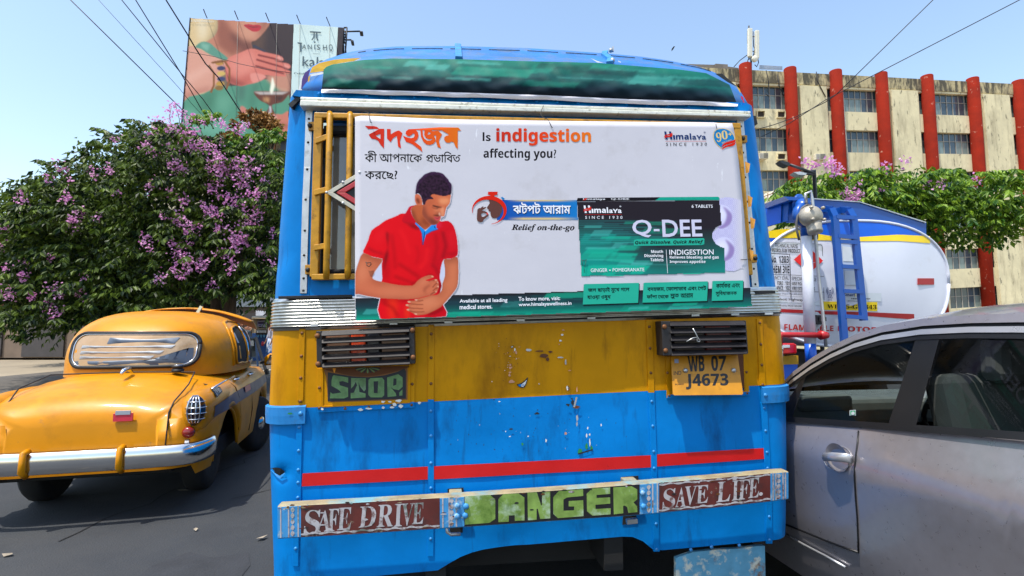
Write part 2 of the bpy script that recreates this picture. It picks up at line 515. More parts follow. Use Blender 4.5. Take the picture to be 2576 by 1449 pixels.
m_louv=M('dark_brown_louvre',lin(36,32,33),.5,var=.2,vs=12,bump=.0006,bs=50,dirt=(lin(96,70,50),40,.66,.74,.5))
m_rivet=M('steel_rivet',(.5,.5,.5),.4,.8,var=.2)
m_brv=M('painted_rivet',lin(58,138,200),.35,.2,var=.2)
m_rust=M('rusty_bolt',lin(120,78,44),.6,.4,var=.3,vs=60)
m_chip_w=M('white_chip',lin(226,224,216),.6,var=.1)
m_chip_b=M('brown_chip',lin(96,52,16),.7,var=.2)
m_chip_g=M('green_chip',lin(34,132,70),.6,var=.2)
m_chip_p=M('pink_chip',lin(206,148,112),.6,var=.1)
m_chip_shade=M('dark_chip_and_shade',lin(28,30,30),.6,var=.2)
m_seat=M('dusty_curtain',lin(206,196,182),.9,var=.2,vs=4)
m_glass=glass_mat('dusty_window_glass',(.62,.64,.64),.07,.05)
bus=thing('bus',BUS_O,'blue and yellow city bus seen from behind with a large advertising board','bus')
EDGE_L=[UDW(B(x,y,-.10))for x,y in((730,238),(722,330),(704,560),(691,740),(685,830),(676,1022),(679,1180),(687,1400),(688,1440))]
EDGE_R=[UDW(B(x,y,-.10))for x,y in((1888,270),(1905,400),(1931,600),(1948,730),(1957,800),(1972,980),(1974,1150),(1972,1300),(1967,1420))]
def edge(tab,W):
 t=sorted((w,u)for u,d,w in tab)
 return float(np.interp(W,[a for a,b in t],[b for a,b in t]))
LEN=8.6
RC=.125
def section(W,part='all',uL=None,uR=None):
 """outline of the body at height W, left side - corner - rear - corner - right side"""
 a,b=edge(EDGE_L,W),edge(EDGE_R,W)
 left=[(a,-LEN),(a,-3),(a,-1),(a,-.4),(a,-RC)]+[(a+RC-RC*math.cos(t),-RC+RC*math.sin(t))for t in[math.pi/2*k/8 for k in range(1,9)]]
 right=[(a2,d)for a2,d in[(b-RC+RC*math.cos(t),-RC+RC*math.sin(t))for t in[math.pi/2*k/8 for k in range(8,0,-1)]]]+[(b,-RC),(b,-.4),(b,-1),(b,-3),(b,-LEN)]
 if part=='left':return left+[(uL,0)]
 if part=='right':return[(uR,0)]+right
 n=44;m0,m1=left[-1][0],right[0][0]
 return left+[(m0+(m1-m0)*k/n,0)for k in range(1,n)]+right
DENTS=[(-.0,B(706,1192),.030,.022),(-.0,B(820,1085),.10,.006),(0,B(1000,1100),.16,.010),(0,B(1850,1050),.16,.010),(0,B(1450,1060),.10,.006),(0,B(1500,940),.2,.006),(0,B(1220,1130),.14,.007),(0,B(1760,1090),.08,-.006),(0,B(1290,1360),.05,.008),(0,B(700,640),.06,.012),(0,B(1930,700),.04,.008)]
def skin(name,mat,W0,W1,rows,part='all',uL=None,uR=None,cut=None):
 vs,fs=[],[]
 ws=[W0+(W1-W0)*k/rows for k in range(rows+1)]
 for W in ws:
  sec=section(W,part,uL(W)if uL else None,uR(W)if uR else None)
  n=len(sec)
  for U,D in sec:
   p=L3(U,D,W)
   for _,c,rad,dep in DENTS:
    q=p-c
    dd=(q-ED*q.dot(ED)).length
    if dd<rad*3 and D>-.2:
     p=p-ED*dep*math.exp(-(dd/rad)**2)
   vs.append(p)
 for r_ in range(rows):
  for k in range(n-1):
   a=r_*n+k
   q=(a,a+1,a+1+n,a+n)
   if cut and cut(vs[a],vs[a+1+n]):continue
   fs.append(q)
 return link_mesh(name,vs,fs,mat,bus,smooth=True)
W_BOT=Wat(1300,1417);W_BND=Wat(1300,1000);W_TR0=Wat(1300,812);W_TR1=Wat(1300,736);W_RAIL=Wat(1300,279);W_TOP=Wat(1300,243)
ARCH_T=Wat(1400,1364);uA0,uA1=UDW(B(1150,1390))[0],UDW(B(1646,1385))[0]
def arch_top(U):
 e=.14
 d0,d1=(U-(uA0-.10)),(uA1-U)
 if d0<0 or d1<0:return-9
 return ARCH_T-(ARCH_T-W_BOT+.02)*(max(0,1-d0/.34)**3)-(ARCH_T-W_BOT)*(max(0,1-d1/e)**2)
def blue_skin():
 vs,fs=[],[]
 ws=[W_BOT+(W_BND-W_BOT)*k/40 for k in range(41)]
 n=0
 for W in ws:
  sec=section(W);n=len(sec)
  for U,D in sec:
   Wk=W
   if D>-.01:
    t=arch_top(U)
    if t>W_BOT:Wk=t+(W_BND-t)*(W-W_BOT)/(W_BND-W_BOT)
   elif D<-.3 and U<0 or D<-.3:pass
   p=L3(U,D,Wk)
   for _,c,rad,dep in DENTS:
    q=p-c;dd=(q-ED*q.dot(ED)).length
    if dd<rad*3 and D>-.2:p=p-ED*dep*math.exp(-(dd/rad)**2)
   vs.append(p)
 for r_ in range(40):
  for k in range(n-1):
   a=r_*n+k;fs.append((a,a+1,a+1+n,a+n))
 return link_mesh('lower_panel',vs,fs,m_blue,bus,smooth=True)
blue_skin()
skin('yellow_panel',m_yel,W_BND+.0005,W_TR0,14)
uWL=lambda W:float(np.interp(W,[W_TR1,W_RAIL],[UDW(B(779,715))[0],UDW(B(795,290))[0]]))
uWR=lambda W:float(np.interp(W,[W_TR1,W_RAIL],[UDW(B(1898,715))[0],UDW(B(1868,300))[0]]))
skin('rear_pillar',m_blue,W_TR1,W_TOP,26,'left',uL=uWL)
skin('rear_pillar',m_blue,W_TR1,W_TOP,26,'right',uR=uWR)
mb=MB()
def plate(mb,Ws,uL,uR,D0,D1,n=1):
 for(w0,w1)in zip(Ws[:-1],Ws[1:]):
  a=[L3(uL(w0),D1,w0),L3(uR(w0),D1,w0),L3(uR(w1),D1,w1),L3(uL(w1),D1,w1)]
  b=[p-ED*(D1-D0)for p in a]
  mb.add(a+b,[(0,1,2,3),(7,6,5,4),(0,4,5,1),(1,5,6,2),(2,6,7,3),(3,7,4,0)])
W_H=Wat(1300,312);W_S=Wat(1300,690)
uWLi=lambda W:uWL(W)+.001
uWRi=lambda W:uWR(W)-.001
plate(mb,[W_H,W_TOP],uWLi,uWRi,-.03,-.0015)
plate(mb,[W_TR1-.01,W_S],uWLi,uWRi,-.03,-.0015)
mb.build('window_surround',m_blue,bus)
mb=MB();g=[B(x,y,-.012)for x,y in((800,312),(1866,330),(1890,690),(792,700))]
def ring_tube(mb,pts,r):
 for a,b in zip(pts,pts[1:]+pts[:1]):mb.tube([a,b],r,8)
gin=[B(x,y,-.012)for x,y in((829,335),(821,400),(816,684),(1866,680),(1852,335))]
gout=[B(x,y,-.012)for x,y in((815,316),(804,400),(800,699),(1890,692),(1870,316))]
n=5
mb.add(gin+gout,[(i,(i+1)%n,(i+1)%n+n,i+n)for i in range(n)])
mb.add([p-ED*.05 for p in gin]+gin,[(i,(i+1)%n,(i+1)%n+n,i+n)for i in range(n)])
ring_tube(mb,gin,.012)
mb.build('window_gasket',m_black,bus)
mb=MB();mb.add([p-ED*.012 for p in gin],[tuple(range(5))]);mb.build('window_pane',m_glass,bus)
mb=MB()
cu=[B(x,y,-.045)for x,y in((828,326),(1880,326),(1900,704),(822,704))]
nx_=90
vs=[]
for k in range(nx_+1):
 t=k/nx_;wv=ED*(.010*math.sin(k*1.1)+.006*math.sin(k*.47))
 vs+=[cu[0].lerp(cu[1],t)+wv,cu[3].lerp(cu[2],t)+wv]
mb.add(vs,[(2*k,2*k+2,2*k+3,2*k+1)for k in range(nx_)])
mb.build('curtain',m_seat,bus)
mb=MB();mb.add([L3(u,-.45,w)for u,w in((-1.15,W_BOT+.3),(1.15,W_BOT+.3),(1.1,W_TOP),(-1.1,W_TOP))],[(0,1,2,3)])
mb.build('cabin_wall',m_under,bus)
def belt():
 vs,fs,mi=[],[],[]
 prof=[(0,.004)]
 for k in range(8):
  a=k/8
  for j in range(6):
   prof.append((.07+.78*(a+j/48),.004+.0075*math.sin(math.pi*j/6)**.6+.001))
 prof+=[(.86,.003),(.87,.012),(.93,.012),(.94,.004),(1,.004),(1,-.01)]
 for t,h in prof:
  W=W_TR1+(W_TR0-.004-W_TR1)*t
  sec=section(W)
  n=len(sec)
  for i,(U,D)in enumerate(sec):
   a=sec[max(i-1,0)];b=sec[min(i+1,n-1)]
   tu,td=b[0]-a[0],b[1]-a[1];l=math.hypot(tu,td)
   vs.append(L3(U-td/l*h,D+tu/l*h,W))
 for r_ in range(len(prof)-1):
  for k in range(n-1):
   a=r_*n+k;fs.append((a,a+n,a+n+1,a+1));mi.append(1 if.86<prof[r_][0]<.93 else 0)
 return link_mesh('ribbed_belt',vs,fs,[m_alu,m_black],bus,smooth=True,midx=mi)
def onskin(x,y,l=0.0):
 D=0.0
 for _ in range(8):
  U,_d,W=UDW(B(x,y,D));a=edge(EDGE_L,W)
  D=0.0 if U>a+RC else-RC+math.sqrt(max(0,RC*RC-(a+RC-U)**2))
 return B(x,y,D+l)
gash=MB();up_=[(681,1178),(692,1176),(706,1178),(716,1186)];lo_=[(681,1181),(692,1190),(704,1197),(716,1189)]
gash.add([onskin(x,y,.004)for x,y in up_]+[onskin(x,y,-.006)for x,y in lo_],[(i,i+1,i+5,i+4)for i in range(3)]);gash.m=1
gash.add([onskin(x,y,.003)for x,y in lo_]+[onskin(x+1,y+d,.009)for(x,y),d in zip(lo_,(3,6,7,2))],[(i,i+1,i+5,i+4)for i in range(3)])
gash.build('dent_gash_shading',[m_chip_shade,m_blue_old_lip],bus)  # dark crescent paints the shade in the dent, bluer lip its lit edge
bl=belt()
mb=MB()
for x in(1118,1300,1478,1740,1840,1925,980,780):
 y=float(np.interp(x,[686,1090,1632,1957],[822,812,796,789]))
 pprism(mb,[(x,y-3),(x+20,y-3.5),(x+20,y+2),(x,y+2.5)],0,.016)
mb.build('belt_clip',m_strip,bl,.001)
mb=MB();pprism(mb,[(1900,733),(1950,731),(1951,738),(1900,741)],0,.014);pprism(mb,[(700,745),(885,741),(885,748),(700,752)],0,.013)
mb.build('belt_edge',m_black,bl,.001)
def seam(px,w,mat,D=.006,rivets=(),rr=.0075,wiggle=0):
 mb=MB()
 l=[(x-w/2,y)for x,y in px];r_=[(x+w/2,y)for x,y in px]
 for i in range(len(px)-1):pprism(mb,[l[i],r_[i],r_[i+1],l[i+1]],-.004,D)
 mb.m=1
 for y in rivets:
  x=float(np.interp(y,[p[1]for p in px],[p[0]for p in px]))
  mb.dome(B(x,y,D),ED,12,rr)
 return mb
SE={1:[(760,828),(755,1008)],11:[(753,1064),(751,1145),(749,1262),(744,1357),(743,1425)],2:[(1085,818),(1084,1005)],21:[(1084,1005),(1084,1240),(1083,1400)],3:[(1633,804),(1639,988)],31:[(1639,988),(1645,1145),(1646,1200),(1650,1292),(1652,1388)],4:[(1911,802),(1919,970)],41:[(1922,1012),(1930,1145),(1935,1270),(1936,1368)]}
RV={1:(838,896,951,1010),11:(1075,1134,1182,1214,1252,1380),2:(840,900,965),21:(1034,1096,1165,1228,1356),3:(822,876,938),31:(1010,1072,1136,1178,1222,1318,1382),4:(812,866,918,968),41:(1026,1084,1138,1178,1300,1358)}
for k in SE:
 m=m_yel if k<10 else m_blue
 seam(SE[k],15,m,.006,[r_ for r_ in RV[k]if SE[k][0][1]<r_<SE[k][-1][1]+3]).build('seam_strip',[m,m_brv if k>10 else m_rust],bus,.0012)
seam([(778,268),(773,420),(769,500),(765,640),(763,738)],17,m_strip,.007,(299,358,426,502,580,642,700,731),.006).build('corner_strip',[m_strip,m_black],bus,.001)
seam([(1862,296),(1874,440),(1886,560),(1893,640),(1901,722)],17,m_strip,.007,(318,384,446,507,560,626,676,715),.006).build('corner_strip',[m_strip,m_black],bus,.001)
mb=MB()
for x,y in((1738,1383),(1790,1376),(1860,1372)):mb.dome(B(x,y,.004),ED,10,.009)
mb.build('hem_bolt',m_brv,bus)
def strap(pts,corner,inner,name='corner_strap'):
 mb=MB()
 (x0,yt0,yb0),(x1,yt1,yb1)=pts
 Wt,Wb=Wat(inner,yt1 if corner=='l' else yt0),Wat(inner,yb1 if corner=='l' else yb0)
 vs=[];rows=[(Wt+.006,.004),(Wt,.016),((Wt+Wb)/2,.017),(Wb,.016),(Wb-.002,.0)]
 for W,h in rows:
  sec=section(W);n=len(sec)
  ui=UDW(B(inner,(yt0+yb0)/2))[0]
  s_=[q for q in sec if(q[0]<ui and q[1]>-.9)]+[(ui,0)]if corner=='l' else[(ui,0)]+[q for q in sec if(q[0]>ui and q[1]>-.9)]
  for i,(U,D)in enumerate(s_):
   a=s_[max(i-1,0)];b=s_[min(i+1,len(s_)-1)]
   tu,td=b[0]-a[0],b[1]-a[1];l=math.hypot(tu,td)
   vs.append(L3(U-td/l*h,D+tu/l*h,W))
 n=len(s_)
 mb.add(vs,[(r_*n+k,r_*n+k+n,r_*n+k+n+1,r_*n+k+1)for r_ in range(4)for k in range(n-1)])
 e=0 if corner=='r' else n-1
 ring=[vs[r_*n+e]for r_ in(1,2,3)]
 mb.add(ring+[p-ED*.016 for p in ring],[(0,1,4,3),(1,2,5,4)])
 mb.m=1
 bx=inner-14 if corner=='l' else inner+12
 mb.dome(B(bx,(yt1+yb1)/2-2 if corner=='l' else(yt0+yb0)/2,.017),ED,10,.011)
 return mb.build(name,[m_blue_old_lip,m_brv],bus)
strap(((671,1030,1068),(770,1022,1064)),'l',770)
strap(((1914,975,1014),(1976,972,1012)),'r',1914)
fl=Flat(onbus(.004))
for q in([(761,1191),(1076.5,1173.5),(1075.7,1206),(759,1223.5)],[(1092,1173),(1639.5,1145),(1639.5,1175.4),(1091.6,1206)],[(1653,1143),(1923.5,1127),(1922.8,1154.4),(1653,1173.5)]):
 fl.shape([q],m_red)
fl.build('red_stripe',bus)
K7=crop(1740,1220,.41408);K6=crop(1040,1220,.41408);K8=crop(2440,1220,.41408)
rnd=random.Random(3)
fl=Flat(onbus(.0042))
def blob(x,y,rx,ry,seed=None):
 r_=random.Random(seed if seed is not None else x*31+y)
 return[(x+rx*math.cos(t)*r_.uniform(.5,1.1),y+ry*math.sin(t)*r_.uniform(.5,1.1))for t in[2*math.pi*k/11 for k in range(11)]]
for(x,y,rx,ry,m)in((905,435,25,14,m_strip),(1055,490,45,20,m_chip_b),(1010,445,36,9,m_chip_b),(1118,452,20,10,m_chip_b),(1090,525,18,18,m_chip_b),(1212,508,28,8,m_strip),(1262,555,10,26,m_strip),(772,430,9,14,m_chip_w),(782,456,12,18,m_chip_p),(727,580,11,8,m_chip_p),(729,606,18,14,m_chip_p),(724,650,12,9,m_chip_p),(720,676,12,14,m_chip_p),(742,740,28,16,m_chip_p),(1228,288,12,10,m_chip_w),(1212,345,10,10,m_chip_w),(1238,242,14,6,m_chip_p),(1200,380,8,5,m_chip_p),(1280,802,12,20,m_chip_w),(1292,806,10,20,m_chip_b),(1370,815,7,26,m_chip_p),(1005,762,7,7,m_chip_w),(550,740,5,5,m_chip_w),(1300,632,16,5,m_chip_p),(985,1048,24,12,m_chip_shade),(992,1015,6,6,m_chip_shade),(1285,965,18,14,m_chip_shade),(1330,945,14,30,m_chip_shade),(1370,985,36,14,m_chip_b),(1322,905,12,7,m_chip_shade),(1372,1090,10,34,m_strip),(1372,1150,8,26,m_strip),(1262,1240,12,20,m_chip_p),(1465,1262,8,20,m_chip_w),(1494,1252,8,14,m_chip_w),(1475,1190,7,12,m_chip_w),(1400,1412,26,26,m_chip_g),(1465,1370,12,36,m_chip_g),(1512,1385,16,24,m_chip_g),(1496,1330,6,40,m_chip_w),(1072,1310,8,18,m_chip_w),(722,1270,12,5,m_chip_w),(900,1268,6,8,m_chip_w),(682,1222,5,8,m_chip_w),(735,1198,20,7,m_chip_shade),(575,1396,8,6,m_chip_shade),(845,1345,10,16,m_chip_g),(620,932,12,5,m_chip_w),(1605,1160,7,14,m_chip_w),(570,915,10,5,m_chip_shade)):
 fl.shape([smooth_loop(K7(blob(x,y,rx*1.15,ry*1.15)),2)],m)
for k in range(46):
 x,y=rnd.gauss(720,60),rnd.gauss(520,90)
 fl.shape([K7(blob(x,y,rnd.uniform(2,6),rnd.uniform(2,6)))],rnd.choice((m_chip_p,m_chip_w,m_chip_b,m_chip_b)))
for k in range(70):
 x,y=rnd.uniform(100,1850),rnd.uniform(960,1440)
 fl.shape([K7(blob(x,y,rnd.uniform(1.5,4),rnd.uniform(3,11)))],rnd.choice((m_chip_shade,m_chip_shade,m_chip_shade,m_chip_shade,m_chip_shade,m_strip)))
fl.shape([K7([(1360,890),(1376,892),(1352,988),(1336,985)])],m_strip,.0006)
fl.shape([K7([(1380,1432),(1520,1392),(1530,1402),(1385,1446)])],m_chip_shade,.0006)
fl.shape([smooth_loop(K7([(790,768),(830,755),(870,725),(897,698),(885,755),(860,798),(815,792)]),3)],m_chip_shade,.0006)
fl.shape([smooth_loop(K7([(836,766),(868,742),(886,722),(874,762),(855,790),(834,786)]),3)],m_chip_w,.0012)
fl.shape([smooth_loop(K7([(806,772),(836,764),(830,788),(815,786)]),3)],m_blue,.0012)
fl.shape([K7(disc(850,774,11))],m_blue_old_lip,.0018);fl.shape([K7(disc(850,774,6))],m_chip_w,.0022)
fl.shape([K7([(728,402),(742,398),(762,388),(745,420)])],m_chip_shade,.0006);fl.shape([K7([(735,404),(755,396),(744,413)])],m_chip_w,.0012)
for(x,y,rx,ry)in((1188,935,26,16),(1255,935,20,9),(1340,925,34,15),(1300,962,22,16),(1275,990,26,10),(1360,978,26,20),(1190,992,18,14),(1050,1000,36,10),(972,1012,28,14),(600,1005,16,14),(1540,945,22,14)):
 fl.shape([smooth_loop(K6(blob(x,y,rx,ry)),2)],m_chip_w,.006)
fl.shape([K6(blob(290,1048,34,10))],m_chip_g,.016)
fl.build('stain',bus)
VIS_B=[(752,232),(775,229),(1000,237),(1346,248),(1581,259),(1872,265),(1886,268)]
VIS_T=[(768,200),(790,180),(836,162),(920,150),(985,147),(1160,149),(1330,154),(1500,158),(1711,175),(1776,184),(1829,210),(1862,229)]
CREST=[(762,192),(781,168),(821,149),(873,132),(925,123),(990,117),(1082,115.5),(1149,116),(1321,120.5),(1425,127),(1529,134.5),(1607,141.5),(1685,152.5),(1764,169.5),(1803,184),(1852,215),(1867,236)]
def resample(pl,n):
 p=np.array(pl,float);d=np.r_[0,np.cumsum(np.hypot(*np.diff(p,axis=0).T))]
 t=np.linspace(0,d[-1],n);return list(zip(np.interp(t,d,p[:,0]),np.interp(t,d,p[:,1])))
NR=60
rb,rt,rc=resample(VIS_B,NR),resample(VIS_T,NR),resample(CREST,NR)
def roof_rows(lift=0.0,upto=None):
 rows=[]
 for t in(0,.12,.3,.5,.7,.85,1):
  row=[]
  for k in range(NR):
   e=min(k,NR-1-k)/(NR-1);back=.16*max(0,1-e/.10)**2
   x=rb[k][0]*(1-t)+rt[k][0]*t;y=rb[k][1]*(1-t)+rt[k][1]*t
   D=.012+.05*math.sin(math.pi*min(t,.6)/1.2)-.10*t**1.6-back+lift
   row.append(B(x,y,D))
  rows.append(row)
 return rows
RROWS=roof_rows()
for t in(.35,.75,1.0):
 RROWS.append([B(rt[k][0]*(1-t)+rc[k][0]*t,rt[k][1]*(1-t)+rc[k][1]*t,-.03-.10-.30*t-.16*max(0,1-min(k,NR-1-k)/(NR-1)/.10)**2)for k in range(NR)])
crest=RROWS[-1]
for dd,dz in((.25,.012),(.8,.02),(3,.02),(LEN-.6,.02)):
 RROWS.append([p-ED*dd+EW*dz*(1-abs(2*k/(NR-1)-1)**2)for k,p in enumerate(crest)])
vs=[p for r_ in RROWS for p in r_]
roof=link_mesh('roof',vs,[(r_*NR+k,r_*NR+k+1,r_*NR+k+1+NR,r_*NR+k+NR)for r_ in range(len(RROWS)-1)for k in range(NR-1)],None or M('weathered_roof_blue',lin(8,104,178),.5,var=.22,vs=5,bump=.003,bs=9,dirt=(lin(92,104,112),7,.46,.66,.75),dirt2=(lin(90,60,40),30,.68,.75,.7)),bus,smooth=True)
for kx in(1149,1537):
 mb=MB();c=[]
 for row in RROWS[6:13]:
  best=min(row,key=lambda p:abs(((p+BUS_O-EYEP).x/((p+BUS_O-EYEP).y))-(kx-CX)/FPX))
  c.append(best+EW*.004+ED*.003)
 for a,b in zip(c[:-1],c[1:]):mb.bar(a,b,.035,.02)
 mb.build('roof_rib',M('rib_blue',lin(40,128,186),.5,var=.25,vs=20,dirt=(lin(110,70,44),20,.56,.7,.7)),roof,.003)
mb=MB();p=B(1541,152,-.06);mb.sphere(p,.013);p2=B(1537,130,-.44);mb.lathe(p2,EW,[(0,.012),(.012,.014),(.02,.006)],8);mb.box(p2+Vector((.012,0,.015)),(.01,.01,.03))
mb.build('roof_bolt',m_rivet,roof)
fl=MB()
for i in range(8,NR-6):
 a,b=RROWS[8][i],RROWS[8][i+1]
 if i%5!=4:fl.tube([a+ED*.003+EW*.002,b+ED*.003+EW*.002],.0022,5)
fl.build('roof_seam',m_black,roof)
mb=MB();pprism(mb,[(735,240),(760,244),(1880,284),(1886,265),(1346,246),(775,228),(745,226)],-.02,.010)
mb.build('cant_rail',m_blue,roof)
mb=MB()
for k,(cx_,cy_)in enumerate([(330,530),(560,537),(793,545),(1023,553),(1252,560),(1478,570),(1805,583),(2015,590),(2225,595)]):
 x,y=crop(1140,160,.41408)([(cx_,cy_)])[0];mb.dome(B(x,y-1,.010),ED,10,.0095,.009)
for cx_,cy_ in[(108,840),(311,847),(509,854),(717,863),(980,867),(1177,875),(1257,880),(1381,880),(1576,885),(1776,887),(2024,894)]:
 x,y=crop(2100,60,.41408)([(cx_,cy_)])[0];mb.dome(B(x,y-1,.010),ED,10,.0095,.009)
mb.build('bolt_head',m_blue,roof)
mb=MB()
for(a,b,D0,D1)in(([(755,243),(1889,279)],[(1889,286),(755,251)],-.01,.040),([(755,251),(1889,286)],[(1890,294),(754,266)],-.01,.052)):
 pprism(mb,a+b,D0,D1)
mb.build('drip_rail',m_rail,bus,.004)
mb=MB();pprism(mb,[(728,262),(738,262),(736,310),(728,318),(725,290)],-.16,-.1);pprism(mb,[(1890,290),(1902,292),(1906,312),(1894,312)],-.14,-.10);pprism(mb,[(725,262),(752,238),(758,246),(734,270)],-.06,.004)
mb.build('torn_seal',m_black,bus)
gr=MB()
def fr(a,b,w,D0,D1):
 (x0,y0),(x1,y1)=a,b
 d=math.hypot(x1-x0,y1-y0);nx,ny=-(y1-y0)/d*w/2,(x1-x0)/d*w/2
 pprism(gr,[(x0+nx,y0+ny),(x1+nx,y1+ny),(x1-nx,y1-ny),(x0-nx,y0-ny)],D0,D1)
fr((800,287),(789,697),21,.012,.045)
fr((790,288.5),(1864,316),14,.014,.046)
fr((783,696.5),(1894,684),15,.014,.046)
fr((1855,310),(1886,692),18,.012,.044)
mb_g=gr.build('window_grille',m_grille,bus,.004)
for k in range(20):
 x0=830+k*51.2;x1=821+k*54
 yt=float(np.interp(x0,[790,1864],[288,316]));yb=float(np.interp(x1,[783,1894],[697,684]))
 if x0>1845:break
 h_=14 if x0>895 else 0;mb=MB();mb.tube([B(x0,yt-4+h_,.036),B(x0,yt+4+h_,.052),B(x0+(x1-x0)*.5,(yt+yb)/2,.052),B(x1,yb-18,.052),B(x1,yb+3,.040)],.0140,10)
 mb.build('grille_bar',m_grille,mb_g)
mb=MB()
for(a,b)in(((292,345),(412,300)),((280,845),(395,815)),((276,1378),(388,1358))):
 K1=crop(1140,420,.41408);(x0,y0),(x1,y1)=K1([a,b])
 pprism(mb,[(x0,y0-7),(x1,y1-7),(x1,y1+7),(x0,y0+7)],.046,.056)
for(x0,y0,x1,y1)in((775,306,800,327),(767,666,795,690),(1862,340,1880,358),(1890,640,1905,660)):
 pprism(mb,[(x0,y0),(x1,y0),(x1,y1),(x0,y1)],.007,.020)
mb.build('grille_bracket',m_grille,mb_g,.002)
mb=MB()
for x,y in((780,317),(775,679),(1868,349),(1899,650)):mb.lathe(B(x,y,.018),ED,[(0,.011),(.008,.011),(.012,.006)],6)
mb.build('grille_bolt',m_black,mb_g)
fl=MB()
for(x,y)in((1886,505),(1893,560),(1889,640),(1880,420)):
 fl.add([B(x-6,y-14,.05),B(x+7,y-8,.075),B(x+4,y+14,.07),B(x-4,y+16,.05)],[(0,1,2,3)])
fl.build('peeling_tape',M('old_tape',lin(206,150,70),.5,var=.2,vs=30),mb_g)
tri=[(819,484),(905,432),(990,484),(905,538)]
mb=MB()
def rhomb(mb,k0,k1,D0,D1):
 c=Vector((905,484));o=[c+(Vector(p)-c)*k0 for p in tri];i_=[c+(Vector(p)-c)*k1 for p in tri]
 for j in range(4):pprism(mb,[tuple(o[j]),tuple(o[(j+1)%4]),tuple(i_[(j+1)%4]),tuple(i_[j])],D0,D1)
rhomb(mb,1.0,.78,.070,.076)
em=mb.build('warning_emblem',M('emblem_rim',lin(196,190,172),.5,.3,var=.2,vs=20),bus,.001)
mb=MB();rhomb(mb,.70,.42,.066,.076);mb.build('red_reflector',M('red_reflector',lin(176,22,20),.25,coat=.5),em,.003)
mb=MB();c=Vector((905,484));pprism(mb,[tuple(c+(Vector(p)-c)*.80)for p in tri],.062,.068);mb.build('emblem_plate',m_chip_shade,em)
mb=MB()
for p in tri:
 for t in(0.03,.5):
  q=Vector(p)*(1-t)+c*t if t<.1 else(Vector(p)+Vector(tri[(tri.index(p)+1)%4]))/2*.985+c*.015
  mb.dome(B(q.x,q.y,.076),ED,8,.007)
mb.build('emblem_rivet',m_rivet,em)
def guard(px,split,slats,bolts,lamps):
 TL,TR,BR,BL=[Vector(p)for p in px]
 def q(s,t):return tuple(TL*(1-s)*(1-t)+TR*s*(1-t)+BR*s*t+BL*(1-s)*t)
 mb=MB()
 for s0,s1 in split:pprism(mb,[q(s0,0),q(s1,0),q(s1,1),q(s0,1)],.004,.078)
 g_=mb.build('lamp_guard',m_louv,bus,.003)
 mb=MB()
 for t0,t1 in slats:
  a0,a1=split[0][1]-.005,split[1][0]+.005
  f=[B(*q(a0,t0),.066),B(*q(a1,t0),.066),B(*q(a1,t1),.092),B(*q(a0,t1),.092)]
  bk=[p-ED*.006-EW*.004 for p in f]
  mb.add(f+bk,[(0,1,2,3),(7,6,5,4),(0,4,5,1),(1,5,6,2),(2,6,7,3),(3,7,4,0)])
 mb.build('guard_slat',m_louv,g_,.0015)
 mb=MB()
 for x,y in bolts:mb.lathe(B(x,y,.078),ED,[(0,.0115),(.006,.0115),(.010,.007)],10)
 mb.build('guard_bolt',m_rust,g_)
 mb=MB();pprism(mb,[q(.06,.1),q(.96,.1),q(.96,.92),q(.06,.92)],.001,.012);mb.build('lamp_housing',M('lamp_backing',lin(36,24,22),.6),g_)
 for(s0,s1,t0,t1,mat)in lamps:
  mb=MB();pprism(mb,[q(s0,t0),q(s1,t0),q(s1,t1),q(s0,t1)],.010,.045);mb.build('tail_lamp',mat,g_,.01)
 return g_
m_lr=M('amber_red_lens',lin(226,70,20),.22,var=.25,vs=60,bump=.0015,bs=160,coat=.4)
m_lb=M('brown_lens',lin(112,78,60),.25,var=.2,coat=.4)
m_ld=M('dark_red_lens',lin(104,22,20),.25,var=.2,coat=.4)
guard([(795,833),(1042,821),(1044,915),(797,925)],((0,.058),(.945,1)),[(.0,.13),(.20,.335),(.42,.555),(.64,.775),(.86,.995)],((799,845),(801,916),(1038,831),(1039,899)),((.09,.34,.12,.9,m_lb),(.35,.50,.06,.93,m_lr),(.52,.64,.15,.88,M('grey_lens',lin(70,72,82),.3)),(.66,.93,.12,.9,m_lb)))
guard([(1663.5,808),(1877,806),(1883,889.7),(1668,895)],((0,.11),(.985,1)),[(.0,.135),(.20,.35),(.42,.57),(.64,.785),(.855,.995)],((1671,822),(1674,882)),((.14,.5,.12,.9,M('smoked_lens',lin(44,34,34),.3)),(.52,.82,.12,.9,m_ld)))
mb=MB();K8w=crop(2440,1220,.41408)
for pts in([(800,225),(822,262),(845,310),(872,345),(862,355),(840,348),(843,312),(800,318),(740,352)],):
 mb.tube([B(x,y,.098+.004*math.sin(i))for i,(x,y)in enumerate(K8w(pts))],.0022,6)
mb.build('tied_wire',M('bright_wire',(.7,.7,.68),.35,.8),bus)
m_sblk=M('board_black',lin(26,30,38),.5,var=.15)
m_sgrn=M('board_green',lin(98,134,82),.5,var=.35,vs=26,dirt=(lin(140,160,140),10,.54,.7,.6))
m_sshade=M('board_yellow_in_shade',lin(128,78,24),.5,var=.2,vs=10)
st=MB()
for q in([(600,590),(612,590),(606,985),(595,985)],[(1440,575),(1452,575),(1450,945),(1438,945)],[(595,975),(1452,937),(1452,947),(595,990)]):
 pprism(st,K6(q),-.001,.010)
pprism(st,K6([(552,612),(600,612),(594,985),(552,985)]),-.001,.004);pprism(st,K6([(1452,575),(1496,575),(1493,940),(1450,940)]),-.001,.004)
st_o=st.build('stop_board',m_yel,bus,.001)
mb=MB();pprism(mb,K6([(556,990),(1490,936),(1492,992),(556,1040)]),-.001,.005);mb.build('board_ledge',m_blue,st_o,.001)
mb=MB()
